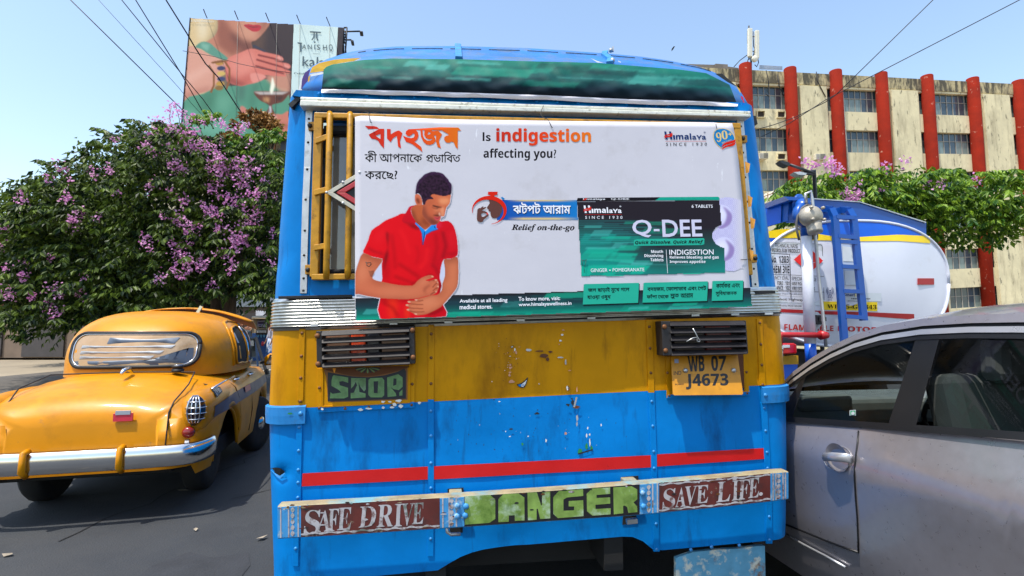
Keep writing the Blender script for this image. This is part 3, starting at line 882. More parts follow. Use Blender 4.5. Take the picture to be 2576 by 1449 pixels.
for x,y in((572,995),(822,1000),(1050,988),(1275,975),(1465,965),(574,800),(1470,764)):(a,)=K6([(x,y)]);mb.dome(B(*a,.005),ED,8,.007)
mb.build('board_rivet',m_rust,st_o)
fl=Flat(onbus(.0045))
fl.shape([K6([(612,610),(1440,600),(1438,937),(608,975)])],m_yel)
fl.shape([K6([(612,610),(1425,600),(1425,915),(690,940),(655,925),(640,700)])],m_sshade,.0006)  # brown paints the louvre's shade on the yellow board, lit corner left free
fl.shape([smooth_loop(K6([(640,618),(1020,600),(1420,590),(1380,622),(1200,668),(1040,690),(880,682),(720,648)]),3)],m_chip_b,.0010)
fl.shape([K6([(655,650),(760,668),(900,690),(1040,698),(1200,680),(1330,645),(1395,612),(1410,640),(1410,905),(655,932)])],m_sblk,.0016)
for a in range(-5,6):
 t=math.radians(90+a*15);x,y=1040,598
 fl.shape([smooth_loop(K6([(x+20*math.cos(t),y+10*math.sin(t)),(x+110*math.cos(t)-9*math.sin(t),y+48*math.sin(t)+6*math.cos(t)),(x+130*math.cos(t),y+62*math.sin(t)),(x+110*math.cos(t)+9*math.sin(t),y+48*math.sin(t)-6*math.cos(t))]),3)],m_sblk if a%2 else m_sgrn,.0020)
fl.shape([K6([(702,612),(734,610),(722,655),(714,655)])],M('orange_paint',lin(238,150,20),.5),.0024)
ls=0.0026
fl.shape([smooth_loop(K6([(690,735)])+K6([(700,690),(712,678)])+K6([(852,700),(852,752),(800,735),(765,740),(770,775),(850,800),(852,885),(812,902),(676,902),(680,842),(700,858),(755,850),(785,845),(760,820),(690,780)]),1)],m_sgrn,ls)
fl.shape([K6([(880,706),(1022,708),(1022,815),(1005,835),(968,790),(952,745),(960,840),(1020,855),(1020,893),(876,902),(876,850),(905,848),(938,775),(925,742),(905,780),(880,808)])],m_sgrn,ls)
fl.shape([K6([(1065,708),(1180,702),(1200,726),(1200,872),(1178,892),(1070,892),(1046,868),(1048,724)]),K6([(1098,738),(1100,850),(1136,852),(1142,735)])],m_sgrn,ls)
fl.shape([K6([(1228,700),(1335,668),(1378,700),(1378,790),(1340,822),(1290,812),(1262,795),(1310,850),(1318,880),(1232,888)]),K6([(1290,708),(1286,782),(1318,770),(1318,712)])],m_sgrn,ls)
fl.shape([K6([(1346,845),(1376,815),(1376,874),(1346,876)])],m_sgrn,ls)
fl.build('painted_lettering',st_o)
def plD(y):return.02+(y-918)/(995-918)*.055
def onplate(x,y,l=0.0):return B(x,y,plD(y)+l)
m_plate=M('plate_yellow',lin(192,130,16),.45,var=.14,vs=12,dirt=(lin(120,80,20),16,.56,.74,.6))
pq=K8([(588,470),(1232,470),(1285,855),(1275,866),(622,872),(610,862)])
vs=[onplate(*p,.004)for p in pq];vs+=[p-ED*.006 for p in vs];n=len(pq)
np_o=link_mesh('number_plate',vs,[tuple(range(n)),tuple(range(2*n-1,n-1,-1))]+[(i,i+n,(i+1)%n+n,(i+1)%n)for i in range(n)],m_plate,bus)
m_pl=M('plate_ink',lin(30,30,30),.5,var=.3,vs=80)
fl=Flat(onplate)
fl.text('WB',K8([(748,492),(908,490),(915,640),(760,643)]),m_pl,'sb',.02,lift=.0052)
fl.text('07',K8([(972,490),(1122,490),(1108,632),(985,640)]),m_pl,'sb',.02,lift=.0052)
fl.text('J4673',K8([(728,665),(1140,660),(1148,808),(736,816)]),m_pl,'sb',.02,lift=.0052)
fl.text('IND',K8([(616,640),(688,636),(690,674),(616,676)]),m_pl,None,.01,lift=.0052)
fl.text('BA3488009',K8([(630,759),(712,757),(712,772),(630,774)]),m_pl,None,lift=.0052)
fl.shape([K8([(622,522),(660,522),(664,560),(624,562)])],M('hologram',lin(150,160,190),.3),.0052)
fl.build('plate_lettering',np_o)
mb=MB()
for x,y in K8([(727,633),(1190,632)]):mb.lathe(onplate(x,y,.004),ED,[(0,.012),(.006,.012),(.011,.007),(.012,.001)],12)
mb.build('plate_bolt',m_rivet,np_o)
mb=MB()
for q in([(540,498),(590,498),(605,860),(550,860)],[(1290,480),(1330,480),(1345,830),(1300,830)],[(548,858),(1350,828),(1350,872),(552,900)]):
 pprism(mb,K8(q),-.001,.006)
pf=mb.build('plate_frame',m_yel,bus,.001)
mb=MB();pprism(mb,K8([(592,470),(1290,470),(1298,800),(610,850)]),-.001,.004);mb.build('plate_recess',m_chip_b,pf)
mb=MB()
for x,y in K8([(555,655),(1318,648),(572,875),(1325,852)]):mb.dome(B(x,y,.006),ED,8,.007)
mb.build('frame_rivet',m_rust,pf)
mb=MB();pprism(mb,K8([(560,868),(1352,838),(1352,874),(552,902)]),.0062,.0072);mb.build('frame_hem',m_blue,pf)
TOPL=[(698,1272.5),(900,1262),(1168,1247),(1380,1233),(1598,1217),(1660,1212),(1800,1201),(1941,1188),(1984,1185)]
BOTL=[(697.5,1356),(900,1344),(1164,1326.6),(1380,1312),(1598,1297),(1660,1291),(1800,1278),(1941,1262),(1985,1256)]
DB=.135
def bt(x):return float(np.interp(x,[p[0]for p in TOPL],[p[1]for p in TOPL]))
def bb(x):return float(np.interp(x,[p[0]for p in BOTL],[p[1]for p in BOTL]))
m_beam=M('bumper_blue_paint',lin(60,140,196),.5,var=.2,vs=12,bump=.0015,bs=26,dirt=(lin(190,200,190),18,.55,.68,.8),dirt2=(lin(110,66,34),24,.62,.7,.9))
m_beamtop=M('bumper_top_worn',lin(150,138,106),.65,var=.3,vs=14,bump=.001,bs=40,dirt=(lin(96,160,176),5,.48,.62,.8))
mb=MB();rings=[]
xs=sorted(set([698,712]+[730+k*30 for k in range(41)]+[1941,1962,1984]))
for x in xs:
 e=.0 if x<1941 else(x-1941)/43*.02
 f0,f1=B(x,bt(x)+3.0,DB-e),B(x,bb(x)-1.5,DB-e)
 g0=f0-ED*.004+EW*.003
 rings.append([f1,f0,g0,f0-ED*.056+EW*.004,f1-ED*.056-EW*.004,f1-ED*.006-EW*.004])
mb.loft(rings)
mb.m=1
bump=mb.build('bumper',[m_beam,m_beamtop],bus,.002)
for i,p in enumerate(bump.data.polygons):
 if p.normal.z>.5:p.material_index=1
def onbump(x,t,l=0.0):
 """x in pixels along, t 0 top .. 1 bottom"""
 return B(x,bt(x)+(bb(x)-bt(x))*t,DB-(0 if x<1941 else(x-1941)/43*.02)+l)
m_mar=M('maroon_paint',lin(92,36,30),.55,var=.25,vs=9,dirt=(lin(52,36,36),8,.46,.66,.85),dirt2=(lin(140,134,110),16,.60,.66,.9))
m_bblk=M('bumper_black',lin(24,22,26),.5,var=.2,vs=14,dirt=(lin(90,70,60),30,.66,.72,.6))
m_bgrn=M('bumper_green',lin(122,150,74),.55,var=.3,vs=14,spec=.2,dirt=(lin(184,204,184),9,.50,.64,.85),dirt2=(lin(62,96,26),8,.50,.66,.85))
m_bwht=M('bumper_white',lin(176,172,174),.55,var=.15,vs=20,dirt=(lin(104,70,64),26,.53,.63,.9),dirt2=(lin(84,100,88),9,.56,.64,.85))
fl=Flat(onbump)
def panel(x0,x1,t0,t1,mat,lift=.0012,n=12):
 fl.shape([[(x0+(x1-x0)*k/n,t0)for k in range(n+1)]+[(x1-(x1-x0)*k/n,t1)for k in range(n+1)]],mat,lift)
panel(757,1106,.03,.98,m_mar);panel(1168,1609,.03,.98,m_bblk);panel(1658,1938,.03,.97,m_mar)
def ribbon(x0,x1,tc,amp,n):
 up,dn=[],[]
 for k in range(n*8+1):
  x=x0+(x1-x0)*k/(n*8);a=math.pi*k/8
  up.append((x,tc+amp*.5*math.sin(a)-.018-amp*.7*abs(math.sin(a))));dn.append((x,tc+amp*.5*math.sin(a)+.018+amp*.2*abs(math.sin(a))))
 fl.shape([up+dn[::-1]],m_bwht,.002)
ribbon(757,1106,.90,.035,17);ribbon(1658,1938,.91,.035,14);ribbon(1658,1938,.09,.035,14)
for x0 in(704,724,748,1112,1128,1146,1640,1652,1943,1950,1968,1974):
 fl.shape([[(x0,.03),(x0+3.5,.03),(x0+4,.97),(x0+.5,.97)]],m_bwht,.0016)
for xc in(736,1136,1632,1959):
 for k in range(5):
  fl.shape([smooth_loop([(xc,.06+k*.18),(xc+5,.14+k*.18),(xc,.23+k*.18),(xc-5,.14+k*.18)],3)],m_bwht,.0016)
def brush(ch,x0,x1,t0,t1,sl=0.06,mat=None,style='b',lift=.0024):
 d=(x1-x0)*sl
 fl.shape(fit_loops(text_loops(ch,style,3),((x0+d,t0),(x1+d,t0),(x1-d,t1),(x0-d,t1))),mat or m_bwht,lift)
for ch,a,b,t0,t1 in(('S',766,806,.18,.92),('A',798,834,.20,.86),('F',826,852,.18,.86),('E',850,884,.16,.84),('D',904,946,.16,.80),('R',950,990,.14,.82),('I',992,1012,.14,.84),('V',1010,1040,.14,.84),('E',1038,1066,.14,.80)):
 brush(ch,a,b,t0,t1)
for ch,a,b,t0,t1 in(('S',1668,1699,.24,.88),('A',1700,1726,.24,.86),('V',1722,1752,.22,.84),('E',1752,1782,.22,.80),('L',1804,1838,.16,.82),('I',1842,1858,.16,.82),('F',1858,1886,.16,.82),('E',1884,1910,.14,.80)):
 brush(ch,a,b,t0,t1)
fl.shape([disc(1914,.70,5,.06,10)],m_bwht,.0024);fl.shape([disc(1790,.48,2.5,.05,8)],m_bwht,.0024)
Kd=crop(1740,1720,.35891)
def tt(pts):
 return[(x,(y-bt(x))/(bb(x)-bt(x)))for x,y in Kd(pts)]
for lp in([[(332,738),(615,722),(672,775),(672,990),(605,1035),(332,1055)],[(466,838),(540,826),(560,850),(558,905),(535,950),(466,950)]],[[(706,770),(760,716),(930,706),(996,752),(998,1008),(890,1012),(888,950),(822,953),(822,1022),(706,1028)],[(828,805),(892,796),(892,872),(828,878)]],[[(1030,698),(1135,694),(1182,840),(1192,840),(1194,690),(1284,686),(1284,985),(1172,992),(1145,876),(1132,880),(1132,1000),(1036,1006)]],[[(1318,748),(1380,680),(1650,658),(1652,735),(1470,752),(1432,775),(1432,900),(1550,895),(1552,852),(1490,852),(1490,792),(1652,782),(1656,960),(1370,982),(1318,935)]],[[(1690,710),(1750,652),(1952,640),(1952,712),(1800,724),(1800,758),(1952,750),(1952,820),(1788,834),(1790,880),(1958,872),(1956,940),(1755,955),(1694,905)]]):
 fl.shape([tt(l)for l in lp],m_bgrn,.0022)
Kr=crop(2440,1720,.35891)
def tr(pts):return[(x,(y-bt(x))/(bb(x)-bt(x)))for x,y in Kr(pts)]
fl.shape([tr([(-166,646),(240,626),(304,662),(304,760),(262,808),(300,850),(306,915),(205,925),(195,860),(165,840),(148,845),(148,928),(40,940),(38,790)][1:])if False else tr([(36,640),(240,626),(304,662),(304,770),(262,808),(302,850),(306,915),(205,925),(192,860),(165,842),(146,845),(148,928),(42,940)]),tr([(142,708),(200,702),(208,745),(178,776),(142,780)])],m_bgrn,.0022)
rnd=random.Random(11)
for k in range(70):
 x=rnd.choice((rnd.uniform(702,1100),rnd.uniform(702,830),rnd.uniform(1110,1640),rnd.uniform(1655,1980)));t=rnd.choice((rnd.uniform(.0,.12),rnd.uniform(.05,.95)))
 fl.shape([[(x+rx*a,t+ry*b)for rx,ry in((rnd.uniform(2,9),rnd.uniform(.01,.04)),)for a,b in((-1,0),(-.3,-1),(.6,-.6),(1,.2),(.2,1),(-.7,.6))]],rnd.choice((m_bwht,m_chip_b,m_chip_shade,m_beamtop,m_mar)),.003)
fl.build('painted_words',bump)
mb=MB()
for x,t in((1150,.30),(1150,.62),(1172,.33),(1170,.62),(1616,.30),(1618,.72)):mb.lathe(onbump(x,t),ED,[(0,.013),(.008,.013),(.012,.009)],6)
mb.build('bumper_bolt',m_beam,bump)
mb=MB()
for x,y in((1146,1238),(1586,1208)):
 pprism(mb,[(x-20,y-8),(x+20,y-11),(x+20,y+6),(x-20,y+8)],.002,.005)
mb.build('bumper_slot',m_under,bus)
mb=MB()
for x,y in((1146,1245),(1586,1214)):pprism(mb,[(x-16,y-6),(x+16,y-8),(x+16,y+4),(x-16,y+6)],.0,.05)
mb.build('bumper_arm',m_beamtop,bus,.003)
mb=MB();mb.tube([B(1124,1322,.06),B(1125,1338,.06),B(1134,1344,.06),B(1158,1343,.06)],.008,8);mb.bar(B(1576,1312,.06),B(1602,1309,.06),.02,.02)
mb.build('tow_hook',m_rivet,bus)
mb=MB();pprism(mb,[(1568,1296),(1600,1293),(1604,1318),(1566,1320)],.001,.004);pprism(mb,[(1130,1318),(1164,1316),(1164,1340),(1132,1342)],.001,.004);mb.build('hook_slot',m_under,bus)
mb=MB();pprism(mb,[(1700,1404),(1742,1389),(1800,1383),(1860,1380),(1900,1374),(1924,1373),(1926,1470),(1700,1470)],-.05,-.03)
mb.build('step_plate',M('peeling_plate',lin(96,160,190),.6,var=.2,vs=12,dirt=(lin(216,214,196),14,.54,.62,.9),dirt2=(lin(130,84,30),10,.6,.68,.9)),bus)
mb=MB();mb.box(L3(0,-4.4,.78),(2.0,8.2,.5),Matrix.Rotation(YAW,3,'Z'))
mb.bar(L3(-.4,-.02,W_BOT+.0),L3(-.4,-5,W_BOT+.0),.09,.16);mb.bar(L3(.42,-.02,W_BOT),L3(.42,-5,W_BOT),.09,.16)
mb.box(L3(.05,-.30,.46),(1.0,.06,.30),Matrix.Rotation(YAW,3,'Z'))
mb.build('chassis',m_under,bus)
m_tyre=M('tyre_rubber',lin(28,28,28),.8,var=.25,vs=12)
for s in(-1,1):
 for d in(-2.4,-6.9):
  p=L3(s*.92,d,.46);p.z=.47;mb=MB();mb.lathe(p-EU*.14,EU,[(0,.30),(.0,.44),(.03,.47),(.25,.47),(.28,.44),(.28,.30)],28)
  w_=mb.build('wheel',m_tyre,bus);mb=MB();mb.lathe(p-EU*.10,EU,[(0,.28),(.2,.28)],20);mb.build('rim',m_strip,w_)
ban=tag(bpy.data.objects.new('vinyl_banner',None),'dark green vinyl banner with white hem stretched round the bus roof visor','banner')
COL.objects.link(ban);ban.location=BUS_O
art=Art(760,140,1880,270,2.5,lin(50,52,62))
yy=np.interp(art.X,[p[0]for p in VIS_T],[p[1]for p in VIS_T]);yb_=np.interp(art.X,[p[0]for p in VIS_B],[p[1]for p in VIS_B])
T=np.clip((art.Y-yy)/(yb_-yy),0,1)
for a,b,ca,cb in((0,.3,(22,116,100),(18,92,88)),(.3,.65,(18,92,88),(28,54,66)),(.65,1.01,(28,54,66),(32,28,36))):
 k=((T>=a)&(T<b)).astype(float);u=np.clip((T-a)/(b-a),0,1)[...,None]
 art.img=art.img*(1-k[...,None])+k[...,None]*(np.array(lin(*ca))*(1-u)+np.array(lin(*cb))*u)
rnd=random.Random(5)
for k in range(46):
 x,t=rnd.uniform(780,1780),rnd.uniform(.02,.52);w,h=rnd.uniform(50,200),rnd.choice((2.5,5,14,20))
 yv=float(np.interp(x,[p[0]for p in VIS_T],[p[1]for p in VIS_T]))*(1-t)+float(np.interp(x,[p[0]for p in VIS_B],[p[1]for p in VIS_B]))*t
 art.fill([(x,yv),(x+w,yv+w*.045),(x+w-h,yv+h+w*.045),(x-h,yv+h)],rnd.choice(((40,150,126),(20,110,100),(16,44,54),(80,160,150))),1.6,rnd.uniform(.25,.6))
m_ban=paint_mat('banner_print',.6,.0025,9,spec=.12)
vsb,fsb,cb=[],[],[]
NB=220;rb2,rt2=resample(VIS_B,NB),resample(VIS_T,NB)
ts=[.10+.90*k/26 for k in range(27)]
for t in ts:
 for k in range(NB):
  x=rb2[k][0]*(1-t)+rt2[k][0]*t;y=rb2[k][1]*(1-t)+rt2[k][1]*t
  q=k*60/NB;e=min(k,NB-1-k)/(NB-1);back=.16*max(0,1-e/.10)**2
  wr=.005*math.sin(q*1.7+t*3)*math.sin(t*9+q*.3)+.003*math.sin(q*.9-t*14)+.0022*math.sin(q*3.1+9*t)*math.sin(q*.23)
  D=.012+.05*math.sin(math.pi*min(t,.6)/1.2)-.10*t**1.6-back+.016+wr*.7
  vsb.append(B(x,y,D))
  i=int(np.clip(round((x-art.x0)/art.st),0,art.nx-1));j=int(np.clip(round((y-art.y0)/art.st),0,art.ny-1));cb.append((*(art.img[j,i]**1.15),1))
K0,K1_=11,NB-7
for r_ in range(len(ts)-1):
 for k in range(K0,K1_):a=r_*NB+k;fsb.append((a,a+1,a+1+NB,a+NB))
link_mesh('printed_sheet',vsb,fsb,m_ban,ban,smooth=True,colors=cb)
mb=MB();hem0=vsb[K0:K1_+1];hem1=[B(x,y+2.5+.9*math.sin(k*.19),.03+.004*math.sin(k*.35))for k,(x,y)in enumerate(rb2)][K0:K1_+1]
hem2=[p*.5+q*.5+ED*.008 for p,q in zip(hem0,hem1)]
n=len(hem0);mb.smooth=True
mb.add(hem0+hem2+hem1,[(k,k+1,k+1+n,k+n)for k in range(n-1)]+[(k+n,k+1+n,k+1+2*n,k+2*n)for k in range(n-1)])
mb.build('white_hem',M('white_vinyl',lin(222,216,222),.35,var=.06,bump=.002,bs=14),ban)
mb=MB();mb.smooth=True
def sheet(pts,mat,D,nm='torn_flap'):
 mb=MB();c=[B(x,y,D+dz)for x,y,dz in pts];mb.add(c,[tuple(range(len(c)))]);return mb.build(nm,mat,ban)
K2=crop(1140,160,.41408)
def flap(pts,mat,D,curl=.0):
 q=K2(pts);return sheet([(x,y,curl*i/len(q))for i,(x,y)in enumerate(q)],mat,D)
m_oldy=M('old_yellow_vinyl',lin(226,174,42),.3,var=.15,bump=.004,bs=20);m_oldp=M('old_purple_vinyl',lin(70,44,120),.4,var=.12);m_pink=M('pink_paper',lin(206,30,84),.5,var=.2);m_oldw=M('white_backing',lin(232,232,228),.4,bump=.003,bs=30)
flap([(238,320),(262,262),(330,222),(480,188),(610,178),(735,172),(640,215),(540,235),(470,275),(380,300)],m_oldy,-.050)
flap([(240,330),(380,306),(470,282),(545,240),(640,218),(745,172),(640,226),(545,262),(470,302),(360,330),(250,352)],m_oldw,-.040)
flap([(155,470),(165,380),(190,315),(245,280),(225,360),(212,480)],m_oldp,-.115)
flap([(212,480),(225,360),(246,330),(236,410),(222,490)],m_oldy,-.095)
flap([(130,480),(160,350),(172,360),(152,470),(215,490),(130,500)],m_oldw,-.12)
K3=crop(2100,60,.41408)
def flap3(pts,mat,D):q=K3(pts);return sheet([(x,y,0)for x,y in q],mat,D)
flap3([(-380,426),(-190,438),(0,440),(150,448),(300,466),(120,468),(0,462),(-200,450)],m_pink,-.062)
flap3([(635,418),(690,440),(760,464),(790,472),(715,468)],m_oldw,-.062);flap3([(900,440),(926,452),(924,462),(900,448)],m_oldw,-.062)
flap3([(2085,780),(2105,790),(2120,850),(2108,862),(2090,840)],m_pink,-.10)
flap3([(1835,566),(1905,566),(1965,620),(2035,680),(2045,692),(1960,650)],m_chip_shade,-.14)
flap3([(2040,680),(2075,716),(2085,760),(2068,735)],m_oldy,-.10)
flap3([(0,452),(600,466),(850,470),(1000,486),(900,480),(500,474),(0,460)],m_oldw,-.060)
DP=.082
pos=tag(bpy.data.objects.new('advertising_board',None),'white tablet advertisement showing a man in red polo shirt, wired to the bus window grille','advertising board')
COL.objects.link(pos);pos.location=BUS_O
def onposter(x,y,l=0.0):
 s,t=(x-893)/960,(y-293)/510
 bow=.010*math.sin(math.pi*min(max(s,0),1))+.006*math.sin(6.1*s+1)*(t-.2)-.018*max(0,.10-s)/.10*(1-t)*.5
 return B(x,y,DP+bow+l)
WHITE=lin(204,201,208)
m_white=M('board_white_vinyl',WHITE,.45,var=.03,vs=3,bump=.0022,bs=5,spec=.2,dirt=(lin(150,142,134),3.2,.56,.80,.45),dirt2=(lin(236,236,240),16,.66,.70,.6,(2,2,.6)))
PO=[(893,294),(912,291),(1130,300),(1500,305),(1843,308),(1846,316),(1858,400),(1872,540),(1880,640),(1891,771),(1600,783),(1100,799),(893,806),(893,600)]
nxg,nyg=60,34
top=lambda x:float(np.interp(x,[893,912,1130,1500,1843,1846],[294,291,300,305,308,310]));bot=lambda x:float(np.interp(x,[893,1100,1600,1891],[806,799,783,771]))
vs,fs=[],[]
for j in range(nyg+1):
 for i in range(nxg+1):
  s,t=i/nxg,j/nyg
  xr=float(np.interp(t,[0,.03,.2,.5,.72,1],[1842,1846,1858,1872,1880,1891]));x=893+(xr-893)*s
  x_=893+998*s
  y=top(min(x_,1846))*(1-t)+bot(x_)*t
  vs.append(onposter(x,y))
n=nxg+1
fs=[(j*n+i,(j+1)*n+i,(j+1)*n+i+1,j*n+i+1)for j in range(nyg)for i in range(nxg)]
brd=link_mesh('board_sheet',vs,fs,m_white,pos,smooth=True)
sd=brd.modifiers.new('thickness','SOLIDIFY');sd.thickness=.004;sd.offset=-1
def ink(name,c,rough=.5):return M('ink_'+name,lin(*c),rough,var=.03,bump=.0012,bs=6,spec=.1)
i_blk,i_dk,i_teal,i_red,i_org,i_navy,i_tealtag,i_wht,i_gold,i_brn,i_sky=(ink(a,b)for a,b in(('black',(10,10,14)),('dark',(22,18,24)),('teal',(16,160,136)),('red',(214,34,10)),('orange',(230,100,16)),('navy',(20,50,104)),('tag',(38,170,144)),('white',(240,240,246)),('gold',(228,196,120)),('brown',(98,60,54)),('sky',(24,124,186))))
def cols_mat(name):return paint_mat(name,.5,.0012,6,spec=.1)
m_print=cols_mat('printed_picture')
Z6=crop(1440,480,420/2341);Z4=crop(1860,740,460/2576);Z5=crop(2640,500,340/2576);Z1=crop(1780,1140,600/2576)
ZH=crop(1640,660,200/1115);ZB=crop(1400,900,460/1666);C2=crop(1840,420,600/1739);C8=crop(2240,760,800/2318);C5=crop(2240,920,900/2576);C3=crop(2240,420,.41408)
band=Art(890,700,1896,812,2.0)
ytop=lambda x:np.interp(x,[890,1040,1500,1896],[749,744,730,722])
tb=np.clip((band.Y-ytop(band.X))/58.0,0,1)
for a,b,ca,cb in((-.01,.4,(44,38,44),(40,70,80)),(.4,.75,(40,70,80),(26,120,110)),(.75,1.01,(26,120,110),(20,176,146))):
 k=((tb>a)&(tb<=b))[...,None];u=np.clip((tb-a)/(b-a),0,1)[...,None]
 band.img=np.where(k,np.array(lin(*ca))*(1-u)+np.array(lin(*cb))*u,band.img)
rnd=random.Random(21)
def streaks(art,n,x0,x1,y0,y1,slope=-.03,amax=.5):
 for k in range(n):
  x,y=rnd.uniform(x0,x1),rnd.uniform(y0,y1);w,h=rnd.uniform(30,150),rnd.choice((1.6,2.5,6,14));u=(y-y0)/max(1,y1-y0)
  c=rnd.choice(((30,196,160),(24,150,130),(20,100,100),(90,200,190)))if rnd.random()<.4+u*.4 else rnd.choice(((40,60,70),(46,84,92)))
  art.fill([(x,y),(x+w,y+w*slope),(x+w-h*.8,y+h+w*slope),(x-h*.8,y+h)],c,.8,rnd.uniform(.15,amax))
streaks(band,90,900,1850,735,806)
band.gamma=1.15
band.build('foot_band',onposter,m_print,pos,.0012,outline=[(893,749),(1040,744),(1500,730),(1887,722.5),(1891,770),(1600,782),(1100,798),(894,805)])
man=Art(886,425,1160,806,1.3,(.7,.71,.79))
SK,SKD,SKL=(212,128,92),(160,84,62),(232,158,122)
shirt=ZB([(310,80),(420,0),(520,-70),(620,-110),(690,-140),(760,-170),(900,-130),(1060,100),(1180,10),(1270,-60),(1330,-50),(1420,-60),(1500,10),(1545,160),(1562,300),(1558,440),(1460,492),(1360,498),(1322,600),(1310,680),(1300,770),(1330,880),(1300,1010),(1360,1180),(1392,1325),(1000,1340),(440,1360),(436,1062),(455,800),(462,700),(458,560),(468,492),(330,462),(190,402),(212,330),(262,220)])
larm=ZB([(190,405),(330,465),(470,495),(430,580),(370,660),(335,730),(335,785),(460,822),(700,870),(900,880),(960,830),(1030,770),(1150,725),(1205,740),(1208,758),(1120,790),(1095,800),(1140,812),(1240,785),(1268,800),(1284,850),(1286,900),(1262,960),(1220,1005),(1100,1030),(980,1062),(800,1075),(600,1068),(430,1058),(250,1030),(120,1000),(68,990),(66,760),(90,650),(130,520)])
rarm=ZB([(1360,500),(1460,492),(1558,462),(1572,620),(1570,780),(1555,890),(1500,980),(1400,1100),(1310,1190),(1180,1260),(1090,1295),(990,1306),(940,1296),(905,1272),(860,1252),(815,1225),(870,1200),(805,1165),(830,1145),(900,1142),(840,1122),(838,1102),(880,1095),(960,1100),(930,1082),(1000,1066),(1180,1020),(1270,1010),(1330,940),(1338,850),(1372,750),(1376,640)])
halo=man.mask(smooth_loop(shirt,2),0)
man.fill(smooth_loop(shirt,2),(226,14,34),.5)
cs=man.mask(smooth_loop(shirt,2))
man.grad(cs,(226,14,34),(196,8,40),ZB([(900,300)])[0],ZB([(1560,500)])[0],.6)
for lp,c,bl,a in((ZB([(520,120),(560,130),(552,360),(556,430),(520,560),(490,660),(500,460),(545,330)]),(120,4,24),3,.9),(ZB([(480,500),(540,470),(560,760),(480,800)]),(150,6,26),9,.6),(ZB([(1300,480),(1360,500),(1310,700),(1250,620)]),(170,8,40),9,.5),(ZB([(900,880),(1030,770),(1150,715),(1220,745),(1330,860),(1340,930),(1290,1010),(1280,850),(1200,740),(1030,760),(900,860)]),(120,6,20),3,.8),(ZB([(460,820),(700,868),(900,880),(700,850)]),(130,6,20),3,.6),(ZB([(600,660),(900,720),(880,760),(600,700)]),(240,40,40),10,.35),(ZB([(350,200),(480,60),(520,90),(400,260)]),(240,46,56),8,.4),(ZB([(1420,120),(1500,60),(1530,250),(1480,380)]),(240,40,60),8,.35),(ZB([(430,1062),(1000,1064),(930,1100),(430,1110)]),(150,4,16),5,.7),(ZB([(560,1060),(680,1080),(650,1350),(570,1350)]),(244,70,30),8,.6),(ZB([(800,1180),(850,1200),(850,1350),(810,1350)]),(244,80,30),5,.6)):
 man.fill(smooth_loop(lp,3),c,bl,a,clip=cs)
for pts,w,c,a in(([(600,130),(640,400),(660,640)],9,(184,6,26),.5),([(1240,120),(1260,330),(1210,560)],10,(176,6,28),.5),([(1340,90),(1390,300),(1345,480)],8,(140,4,30),.65),([(700,560),(860,660),(1010,760)],8,(170,4,22),.6),([(640,740),(800,800),(930,850)],6,(150,4,20),.6),([(1180,560),(1250,640),(1290,740)],7,(150,4,28),.6),([(720,60),(800,200),(860,420)],10,(240,36,44),.4),([(1120,330),(1100,520),(1000,640)],11,(242,38,44),.4),([(960,300),(1000,420),(960,560)],6,(190,6,26),.45),([(250,330),(360,390),(480,420)],6,(150,4,30),.6),([(1400,420),(1480,430),(1550,400)],5,(150,4,30),.6),([(480,1120),(620,1200),(700,1330)],8,(160,4,16),.6),([(1120,1290),(1240,1270),(1350,1200)],8,(130,2,18),.8)):
 man.fill(stroke(ZB(pts),w),c,3.5,a,clip=cs)
